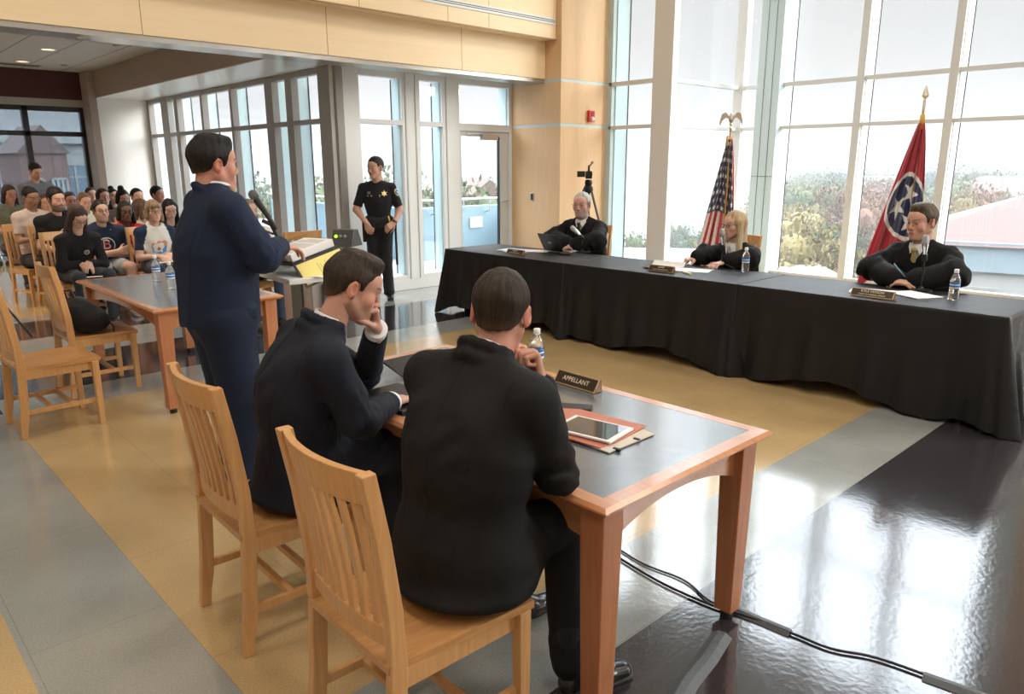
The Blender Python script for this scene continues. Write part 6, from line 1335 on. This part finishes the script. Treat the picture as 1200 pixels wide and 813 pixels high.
def jj(hx, hy, hz, w, el, wr, yaw=0., lean=.0, hipdx=.16):
    c = lambda x, y, z: (x, y, z)
    d = unit(V3((-math.cos(yaw), -math.sin(yaw), 0))); sd = V3((-d[1], d[0], 0))      # sd = his left
    nk = V3((hx, hy, hz - .195)) - d * .03; ch = nk - d * (.05 + lean) - V3((0, 0, .22)); hp = nk - d * (.10 + lean) - V3((0, 0, .50))
    J = dict(neck=nk, chest=ch, hip=hp, shL=nk + sd * w - V3((0, 0, .075)) - d * .03, shR=nk - sd * w - V3((0, 0, .075)) - d * .03, elL=el[0], elR=el[1], wrL=wr[0], wrR=wr[1])
    J['knL'] = hp + d * .42 + sd * .12; J['knR'] = hp + d * .42 - sd * .12; J['anL'] = J['knL'] - V3((0, 0, .4)); J['anR'] = J['knR'] - V3((0, 0, .4)); return J
def judges():
    # man in front of the red flag
    J = jj(6.37, 2.065, 1.225, .205, ((6.22, 1.755, .86), (6.22, 2.36, .86)), ((6.03, 1.99, .795), (6.02, 2.08, .785)), -.15)
    judge((6.5, 2.05, 0), 'clean-shaven judge in a black robe with short brown hair and a yellow tie', J, dict(skin=(.60, .34, .26), hair=(.075, .055, .040), style='quiff', thick=.009, top=.002, hn=.002, jaw=1.06, fat=.3, brow=(.12, .07, .04), gaze=(-.15, 1, 0)), (6.36, 2.07, 1.225), (-.93, .40, -.10), 1.14,
          dict(L=((-.25, .9, -.05), (.3, .0, -1), -1, (.4, .5, .4)), R=((-.2, -.85, .02), (.3, 0, -1), 1, (.5, .6, .5))), 1.10, ('gold', (.42, .34, .12)))
    pn = tag(MB().tube([(0, 0, 0), (-.04, .05, .07)], .0045, 8).tube([(-.04, .05, .07), (-.055, .069, .098)], .0048, 8).build('pen', mat('pen_blue', (.25, .45, .62), .3), loc=(6.02, 2.03, .83), smooth=True), 'pale blue pen held by the judge with the yellow tie', 'pen')
    # grey-bearded judge
    J = jj(6.43, 5.66, 1.235, .20, ((6.28, 5.32, .86), (6.28, 5.99, .86)), ((6.12, 5.50, .795), (6.13, 5.57, .795)), .25)
    judge((6.55, 5.75, 0), 'gray-haired judge in a black robe with a beard and glasses at the far end', J, dict(skin=(.62, .36, .29), hair=(.42, .42, .43), style='short', thick=.008, top=.002, hn=.002, beard=.75, beardshape='full', beardc=(.36, .34, .33), brow=(.16, .12, .10), fat=.6, glasses=1, gcol=(.25, .25, .25), gr=.018,
          line=[(-.12, -.085), (-.075, -.08), (-.05, -.06), (-.03, -.018), (-.012, .022), (.012, .022), (.018, -.018), (.034, .03), (.044, .07), (.066, .095), (.082, .11), (.12, .12)]), (6.42, 5.66, 1.235), (-.90, -.32, -.05), 1.16,
          dict(L=((-.3, .85, -.1), (.3, 0, -1), -1, (.5, .6, .5)), R=((-.3, -.75, -.0), (.3, 0, -1), 1, (.6, .7, .5))), 1.12, ('dark', (.05, .045, .035)))
    # woman judge
    J = jj(6.40, 3.715, 1.11, .165, ((6.26, 3.46, .84), (6.24, 3.93, .84)), ((6.10, 3.62, .79), (6.12, 3.93, .80)), .0)
    judge((6.55, 3.73, 0), 'blonde woman judge in a black robe with a white collar and glasses', J, dict(skin=(.66, .40, .32), hair=(.44, .32, .19), hair2=(.55, .44, .30), style='long', thick=.010, top=.006, hn=.004, len=.20, flare=.006, glasses=1, gcol=(.03, .02, .02), lip=(.5, .18, .17), brow=(.15, .09, .05), jaw=.95), (6.39, 3.715, 1.115), (-.93, .34, -.06), 1.05,
          dict(L=((-.9, .3, -.1), (0, 0, -1), -1, (.5, .6, .5)), R=((-.5, .4, -.05), (.2, 0, -1), 1, (1., 1.1, .8))), .92, None, .062, True)
man_one(); man_two(); speaker(); officer(); judges()
# chairs behind the judges
chair(6.62, 5.78, 194, 'oak chair behind the gray-bearded judge, its back post showing beside his robe')
chair(6.66, 3.94, 180, 'oak chair hidden behind the woman judge'); chair(6.62, 2.16, 176, 'oak chair hidden behind the judge with the yellow tie')
# ------------------------------------------------------------------ the seated audience
def pz(px, py, z):
    r = MW @ np.array([(px - 600) / FPX, (py - 406.5) / FPX, 1]); t = (z - CAM_H) / r[2]; return V3((r[0] * t, r[1] * t, z))
DEN = (.03, .045, .08)
def sitter(label, H, body, face, o, top, leg=DEN, bot='trousers', sleeve='short', w=.185, wd=1., pose='lap', sleevec=None, decals=None, chairl=None, hsc=1., h=.013, shoes=(.03, .03, .03), lean=.0, stand=False, vneck=0, chairobj=True):
    d = unit((*body, 0)); l = V3((-d[1], d[0], 0)); H = V3(H); org = (H[0] - d[0] * .08, H[1] - d[1] * .08, 0); p = person_root(label, org, 'audience members'); Z = V3((0, 0, 1))
    nk = H - Z * .175 * hsc - d * (.03 + lean * .3); hp = V3((nk[0], nk[1], 0)) - d * (.05 + lean) + Z * (.54 if not stand else .93); ch = mid(hp, nk, .58) - d * .01
    J = dict(hip=hp, chest=ch, neck=nk, shL=nk + l * w - Z * .065 - d * .01, shR=nk - l * w - Z * .065 - d * .01)
    if stand: J.update(knL=hp + l * .1 - Z * .45, knR=hp - l * .1 - Z * .45, anL=hp + l * .11 - Z * .85, anR=hp - l * .11 - Z * .85)
    else: J.update(knL=hp + d * .44 + l * .15, knR=hp + d * .44 - l * .15, anL=hp + d * .50 + l * .12 - Z * .44, anR=hp + d * .50 - l * .14 - Z * .44)
    if pose == 'lap': J.update(elL=J['shL'] + l * .05 + d * .05 - Z * .28, elR=J['shR'] - l * .05 + d * .05 - Z * .28, wrL=hp + d * .27 + l * .04 + Z * .13, wrR=hp + d * .26 - l * .05 + Z * .12)
    if pose == 'cross': J.update(elL=J['shL'] + l * .07 + d * .06 - Z * .27, elR=J['shR'] - l * .07 + d * .06 - Z * .27, wrL=ch + d * .20 - l * .09 - Z * .12, wrR=ch + d * .22 + l * .10 - Z * .09)
    if pose == 'phone': J.update(elL=J['shL'] + l * .04 + d * .04 - Z * .28, elR=J['shR'] - l * .04 + d * .04 - Z * .28, wrL=ch + d * .28 + l * .03 - Z * .06, wrR=ch + d * .28 - l * .04 - Z * .06)
    sk = V3(o['skin']); s = SDF(); torso(s, J, wd, .66, .15, .17, inflate=.008, k=.05); long_ = sleeve == 'long'; arms(s, J, (.056, .050, .040), k=.02, to=.93 if long_ else .02, e=.002); a, f, u = J['_a'], J['_f'], J['_u']
    if not long_:
        for q in 'LR':
            b = mid(J['sh' + q], J['el' + q], .72); dd = unit(V3(J['el' + q]) - V3(J['sh' + q])); sg = 1 if q == 'R' else -1
            s.cut(lambda P, b=b, dd=dd, sg=sg: np.where((np.linalg.norm(P - b, axis=-1) < .17) & (((P - nk) @ (a * sg)) > w - .02), (P - b) @ dd, -1.), .002)
    s.disp(lambda P: .014 * vn(P, (16, 16, 22), 2)); s.cut(lambda P: -(np.linalg.norm(P - (nk + u * .05 + f * .03 * (1 + vneck)), axis=-1) - (.062 + .02 * vneck)), .004)
    V, F = s.mesh(h); V = smooth(V, F, 1, .4); C = np.tile(V3(top), (len(V), 1))
    if sleevec is not None: ax = np.abs((V - nk) @ a); zz = (nk[2] - V[:, 2]); C[ax > .10 + .30 * np.clip(zz, 0, .2)] = sleevec
    if decals == 'stripe': pass
    shirt = npmesh('shirt' if not long_ else 'sweater', [(V, F, C)], KNIT, p, org)
    if bot == 'shorts': J2 = dict(J, knL=mid(hp, J['knL'], .70), knR=mid(hp, J['knR'], .70)); trousers(p, org, J2, FAB, leg, .013, (.095, .085, .07), name='shorts', to=.02)
    else: trousers(p, org, J, FAB, leg, .014, (.088, .066, .05), w=1., pel=.14)
    up = unit(V3((0, 0, 1))); hd, T = add_head(p, org, H, face, (0, 0, 1), o, .0062, hsc)
    hs = SDF()
    if pose == 'cross': hand_sdf(hs, J['wrR'], l * .8 + Z * .2, -d, 1, (.3, .4, .3)); hand_sdf(hs, J['wrL'], -l * .8 - Z * .1, -d, -1, (.3, .4, .3))
    else: hand_sdf(hs, J['wrR'], d * .6 + l * .6 - Z * .2, -Z + l * .3, 1 * -1, (.5, .6, .5)); hand_sdf(hs, J['wrL'], d * .6 - l * .6 - Z * .2, -Z - l * .3, 1, (.5, .6, .5))
    for q in 'LR': hs.rc(mid(J['sh' + q], J['el' + q], .6), J['el' + q], .042, .038, k=.02); hs.rc(J['el' + q], J['wr' + q], .040, .026, k=.02)
    V, F = hs.mesh(.0075); pr = [(nk - u * .04, H - Z * .09 - unit(face) * .02, .052, .047)]
    if bot == 'shorts': pr += [(mid(J['kn' + q], hp, .2), J['kn' + q], .068, .060) for q in 'LR'] + [(J['kn' + q], J['an' + q], .058, .038) for q in 'LR']
    npmesh('body', [hd, (V, F, sk * 1.02), coarse(pr, .010, sk * .93), bodyparts(J, sk, h=.03, legs=False)], SKINM, p, org)
    for q in 'LR':
        an = V3(J['an' + q]); hl = V3((an[0], an[1], an[2] - .10)) - d * .06; shoe(p, org, hl, hl + d * .27, mat('trainer_leather', (1, 1, 1), .6, attr='col'), z0=0, h=.011, col=shoes, sole=(.6, .6, .6) if shoes[0] > .3 else (.02, .02, .02))
    if chairobj and not stand: an_ = math.degrees(math.atan2(d[1], d[0])); c = hp + d * .02; chair(c[0], c[1], an_, chairl)
    return p, J, shirt, org
def emblem(p, shirt, J, org, items, cz=-.03):
    a, f, u = J['_a'], J['_f'], J['_u']; bv = BVHTree.FromObject(shirt, bpy.context.evaluated_depsgraph_get()); O = V3(org); ch = V3(J['chest'])
    for name, (vs, fs), m, (dx, dz), e in items:
        P = []
        for x, y in vs: o_ = ch + f * .5 + a * -(dx + x) + u * (cz + dz + y); h_ = bv.ray_cast(Vector(o_ - O), Vector(-f)); P.append(h_[0] + h_[1] * e if h_[0] is not None else Vector(o_ - f * .36 - O))
        MB().add(P, fs).build(name, m, p)
S_L, S_M, S_D = (.60, .37, .28), (.46, .27, .19), (.16, .085, .055)
BR, BK, BL = (.035, .022, .015), (.010, .008, .008), (.22, .15, .09)
LH = dict(style='long', hn=.004); c_ = lambda b, **k: dict(b, **k)
white_p = mat('print_white', (.75, .75, .76), .8); red_p = mat('print_red', (.45, .03, .05), .8); org_p = mat('print_orange', (.62, .26, .12), .8); blu_p = mat('print_blue', (.10, .25, .50), .8); blk_p = mat('print_black', (.02, .02, .02), .8); yel_p = mat('print_yellow', (.7, .5, .08), .8)
B0 = (.06, -1)
# front row
p, J, sh, og = sitter('young man in a navy T-shirt with a ringed letter B, arms crossed, grey shorts', pz(118, 247.5, 1.166), (.0, -1), (.12, -1, .05), dict(skin=S_L, hair=BK, style='short', thick=.011, top=.012, glasses=1, brow=BK, jaw=1.04, fat=.2, beard=.3, beardc=(.12, .07, .05)), (.018, .028, .055), (.30, .32, .33), 'shorts', pose='cross', w=.20, wd=1.06, shoes=(.72, .72, .72), chairl='oak chair under the young man in the navy T-shirt')
emblem(p, sh, J, og, [('shirt_print', ring2d(.082, .092, 40, -.5, PI + .5), white_p, (0, .02), .003), ('shirt_print', text2d('B', .155), white_p, (.0, .03), .0035), ('shirt_print', text2d('B', .125), red_p, (.0, .03), .006)])
nk = V3(J['neck']); f_, a_, u_ = J['_f'], J['_a'], J['_u']; MB().tube([tuple(nk + a_ * x + f_ * (.075 + .05 * (1 - abs(x) / .07)) - u_ * (.02 + .10 * (1 - (x / .07) ** 2)) - V3(og)) for x in np.linspace(-.07, .07, 9)], .0035, 6).build('neck_chain', M_['steel'], p, smooth=True)
w_ = V3(J['wrL']); MB().tube([tuple(w_ + J['_a'] * .02 - V3(og)), tuple(w_ - J['_a'] * .02 - V3(og))], .034, 12).build('wristwatch', M_['black'], p, smooth=50)
p, J, sh, og = sitter('person with short blond-brown hair and round glasses in a navy and white raglan shirt', pz(180, 247, 1.17), (.05, -1), (.0, -1, -.05), dict(skin=S_L, hair=BL, style='long', len=.085, bangs=1, glasses=1, gr=.021, hn=.004), (.66, .65, .62), DEN, pose='lap', w=.165, wd=.98, sleevec=(.018, .028, .065), chairl='oak chair under the person in the raglan shirt')
emblem(p, sh, J, og, [('shirt_print', ([(-.09, -.02), (-.07, .02), (-.04, .012), (-.01, .045), (.03, .03), (.06, .05), (.09, .02), (.085, -.02)], [tuple(range(8))]), org_p, (0, .03), .006), ('shirt_print', ([(-.085, -.02), (.085, -.02), (.075, -.09), (.0, -.12), (-.075, -.09)], [tuple(range(5))]), blu_p, (0, .03), .006), ('shirt_print', ring2d(0, .02, 12), mat('print_brown', (.3, .12, .06), .8), (-.01, -.02), .009), ('shirt_print', ring2d(0, .012, 12), white_p, (.02, -.05), .009)])
nbp = V3(J['hip']) + J['_f'] * .30 + V3((0, 0, .085)); nb = MB().box(-.15, .15, -.11, .11, 0, .012).build('notebook', M_['paper'], loc=tuple(nbp), rot=(R(-6), 0, R(8)), bevel=.002); tag(nb, 'white notebook on the lap of the person in the raglan shirt', 'notebook')
p, J, sh, og = sitter('woman with brown hair and dark glasses bowed over her notes, all in black', pz(91, 254, 1.152), (.15, -1), (.20, -.9, -.72), c_(LH, skin=S_L, hair=(.045, .025, .018), len=.26, fy=.07, glasses=1, flare=.01), (.012, .012, .013), (.02, .022, .03), sleeve='long', w=.165, lean=.12, chairl='oak chair under the woman bowed over her notes')
emblem(p, sh, J, og, [('shirt_print', ring2d(.022, .027, 16), white_p, (.05, .06), .004), ('shirt_print', text2d('33', .03), white_p, (.05, .06), .004)])
nb = MB().box(-.14, .14, -.10, .10, 0, .008).build('notebook', M_['paper'], loc=tuple(V3(J['hip']) + J['_f'] * .36 + V3((0, 0, .11))), rot=(R(-5), 0, R(-6)), bevel=.002); tag(nb, 'white notepad on the lap of the woman in black', 'notebook')
p, J, sh, og = sitter('bearded man with thick black hair in a black T-shirt with a round white print', pz(66, 234, 1.285), (.25, -1), (.28, -1, -.08), dict(skin=S_L, hair=BK, style='short', thick=.014, top=.022, beard=.9, beardc=(.02, .014, .012), fat=.5, brow=BK), (.012, .012, .013), (.015, .016, .02), w=.20, wd=1.08, hsc=1.06, chairl='oak chair under the bearded man in the black T-shirt')
emblem(p, sh, J, og, [('shirt_print', ring2d(.070, .078, 32), white_p, (.02, .05), .004), ('shirt_print', ring2d(.02, .045, 20, .4, 3.), white_p, (.02, .05), .004)])
# second row
p, J, sh, og = sitter('woman with long black hair and glasses in a red jacket', pz(147, 247.5, 1.129), B0, (-.05, -1, -.12), c_(LH, skin=S_D, hair=(.012, .010, .010), len=.11, glasses=1, gcol=(.02, .02, .02), flare=.008, bw=.035), (.55, .03, .03), DEN, sleeve='long', w=.17, vneck=1, chairl='oak chair under the woman in the red jacket')
sitter('dark-haired woman in a black V-neck looking down beside the raglan shirt', pz(199, 245, 1.15), (-.05, -1), (-.15, -1, -.35), c_(LH, skin=(.58, .40, .33), hair=BK, len=.14, bw=.038), (.014, .014, .016), DEN, w=.165, vneck=1, chairl='oak chair under the woman in the black V-neck')
sitter('brown-haired person in a cream T-shirt looking away behind the raglan shirt', pz(166, 244, 1.128), B0, (.9, -.4, -.1), c_(LH, skin=S_L, hair=(.09, .055, .035), len=.14, flare=.01), (.62, .60, .52), DEN, w=.17, chairl='oak chair under the person in the cream T-shirt')
sitter('fair-haired child-faced youth in a pale top behind the navy T-shirt', pz(99, 236, 1.21), B0, (.15, -1, -.25), dict(skin=(.62, .38, .28), hair=(.16, .09, .05), style='short', thick=.009, fat=.4), (.60, .62, .55), DEN, w=.16, hsc=.95, chairl='oak chair under the fair-haired youth in the pale top')
sitter('person with brown hair and thin glasses between the beard and the fair-haired youth', pz(82.5, 235, 1.189), B0, (.05, -1, -.1), dict(skin=(.60, .33, .27), hair=(.06, .04, .03), style='short', glasses=1, gcol=(.1, .06, .05), fat=.3), (.03, .03, .035), DEN, w=.165, chairl='oak chair behind the bearded man')
# left group
p, J, sh, og = sitter('woman in a pale pink T-shirt with glasses reading, hair tied back', pz(36, 231, 1.306), (.3, -1), (.32, -1, -.3), dict(skin=(.33, .18, .12), hair=BK, style='short', thick=.012, glasses=1, gcol=(.35, .3, .25)), (.52, .42, .39), (.015, .015, .018), pose='phone', w=.17, chairl='oak chair under the woman in the pale pink T-shirt')
emblem(p, sh, J, og, [('shirt_print', ([(-.05, -.06), (.05, -.06), (.05, .06), (-.05, .06)], [(0, 1, 2, 3)]), blk_p, (-.06, .07), .004), ('shirt_print', ([(-.035, -.045), (.035, -.045), (.035, .03), (-.035, .03)], [(0, 1, 2, 3)]), yel_p, (-.06, .065), .006)])
tag(MB().box(-.12, .12, -.01, .01, -.08, .08).build('tablet', mat('tablet_red', (.4, .06, .05), .5), loc=tuple(V3(J['wrL']) + J['_f'] * .10 + V3((0, 0, .0))), rot=(R(50), 0, R(18)), bevel=.003), 'red covered tablet held by the woman in pale pink', 'tablet')
p, J, sh, og = sitter('long-haired person in a sage green T-shirt at the far left edge', pz(11, 227, 1.30), (.3, -1), (.25, -1, -.25), c_(LH, skin=(.55, .31, .25), hair=(.05, .03, .022), len=.13, flare=.012), (.17, .18, .13), (.06, .04, .035), pose='phone', w=.19, wd=1.08, chairobj=False)
tag(MB().box(-.035, .035, -.07, .07, -.005, .005).build('phone', M_['black'], loc=tuple(mid(J['wrL'], J['wrR']) + J['_f'] * .09 + V3((0, 0, .03))), rot=(R(35), 0, .3), bevel=.002), 'black phone held by the person in sage green', 'phone')
H8 = V3((2.70, 13.55, 1.605)); p, J, sh, og = sitter('dark-haired man in a grey shirt standing by the dark windows, reading his phone', H8, (.25, -1), (.35, -.9, -.45), dict(skin=S_L, hair=(.02, .015, .012), style='short', thick=.011, top=.008, beard=.4, beardc=(.08, .05, .04)), (.16, .17, .19), (.02, .02, .025), sleeve='long', pose='phone', w=.2, wd=1.03, stand=True)
tag(MB().box(-.035, .035, -.07, .07, -.005, .005).build('phone', M_['black'], loc=tuple(mid(J['wrL'], J['wrR']) + J['_f'] * .10 + V3((0, 0, .02))), rot=(R(35), 0, .3), bevel=.002), 'black phone held by the standing man in grey', 'phone')
# back rows, mostly heads
for px, py, z, lab_, o, c, hs_ in (
    (53, 238, 1.186, 'woman with long brown hair half hidden behind the bearded man', c_(LH, skin=S_M, hair=(.07, .03, .02), len=.2), (.28, .16, .13), 1),
    (107, 228.5, 1.23, 'short brown-haired person at the back by the taupe column', dict(skin=S_L, hair=(.05, .03, .02), style='short'), (.05, .05, .06), 1),
    (121, 231, 1.225, 'woman with long straight dark hair at the back above the navy T-shirt', c_(LH, skin=(.55, .34, .27), hair=(.03, .02, .017), len=.17, flare=.01), (.06, .05, .05), 1.05),
    (132.5, 230, 1.221, 'person with a high dark ponytail at the back by the white wall', c_(LH, skin=S_L, hair=BK, style='bun', len=.05), (.05, .06, .06), .95),
    (144, 232, 1.225, 'dark-haired woman with a topknot at the back', c_(LH, skin=S_M, hair=BK, style='bun', bx=.01, len=.08), (.10, .09, .09), 1),
    (161, 231, 1.2555, 'young man with short dark hair in front of the white wall', dict(skin=S_L, hair=BK, style='short'), (.55, .55, .52), .98),
    (185, 228, 1.255, 'dark-haired person tilting the head by the left window corner', dict(skin=(.42, .22, .17), hair=BK, style='short', thick=.013), (.04, .04, .045), 1.02)):
    sitter(lab_, pz(px, py, z), B0, (.1 if px != 185 else .5, -1, .0 if px != 144 else -.3), o, c, w=.17, hsc=hs_, chairl='oak chair at the back under the ' + ' '.join(lab_.split()[:6]))
p, J, sh, og = sitter('person in a cream sweater and jeans mostly hidden beyond the lectern', pz(291, 247, 1.20), (-.1, -1), (.1, -1, 0), c_(LH, skin=S_L, hair=BL, len=.12), (.62, .57, .48), DEN, sleeve='long', w=.18, chairl='oak chair by the windows under the person in the cream sweater')
bgp = V3(J['hip']) + V3((.46, -.10, -.08)); bg2 = root('handbag', (bgp[0], bgp[1], 0), 'brown leather handbag on a stool-height chair beside the lectern', 'bag')
s = SDF(); s.box((0, 0, .56), (.13, .07, .10), rnd=.04); s.disp(lambda P: .02 * vn(P, (14, 14, 14))); V, F = s.mesh(.01); npmesh('bag_body', [(V, F, (.16, .05, .03))], mat('bag_leather', (1, 1, 1), .4, attr='col'), bg2); MB().tube([(-.09, 0, .64), (-.05, 0, .76), (.05, 0, .76), (.09, 0, .64)], .008, 8).build('bag_handle', mat('strap_brown', (.12, .04, .025), .5), bg2, smooth=True)
chair(bgp[0], bgp[1], 90, 'oak chair by the windows holding the brown handbag')
# metal folding chair under the person in sage green
hp7 = pz(11, 227, 1.30); fc = root('folding_chair', (hp7[0] - .02, hp7[1] + .06, 0), 'metal folding chair under the person in sage green', 'chair', R(-73 - 0))
MB().box(-.2, .2, -.2, .2, .43, .45).build('seat', M_['black'], fc, bevel=.008); MB().box(-.24, -.22, -.2, .2, .68, .86).build('backrest', M_['black'], fc, bevel=.006)
for y in (-.21, .21): MB().tube([(-.26, y, .88), (.24, y, .01)], .011, 8).build('leg', M_['steel'], fc, smooth=True); MB().tube([(-.24, y, .01), (.16, y, .43)], .011, 8).build('leg', M_['steel'], fc, smooth=True)
# backpack on the chair
bp = root('backpack', (1.40, 6.20, .452), 'black backpack slumped on the seat of the oak chair', 'backpack')
s = SDF(); s.el((-.02, .02, .13), (.12, .17, .13), k=.05); s.el((.05, -.05, .09), (.12, .14, .09), k=.06); s.el((.08, .03, .06), (.06, .10, .06), k=.03); s.disp(lambda P: .022 * vn(P, (16, 16, 16))); s.cut(lambda P: .004 - P[..., 2], .01)
V, F = s.mesh(.009); npmesh('bag_body', [(V, F, (.010, .010, .012))], FAB, bp); MB().tube([(-.06, .10, .22), (-.07, .14, .30), (-.04, .06, .31), (-.03, .0, .25)], .009, 8).tube([(.1, -.1, .12), (.16, -.16, .05), (.15, -.2, .01)], .010, 8, flat=.4).build('strap', bk, bp, smooth=True); MB().tube([(.0, -.13, .16), (.07, -.10, .17), (.13, 0, .13), (.10, .1, .13)], .004, 6).build('zip', M_['grey'], bp, smooth=True)
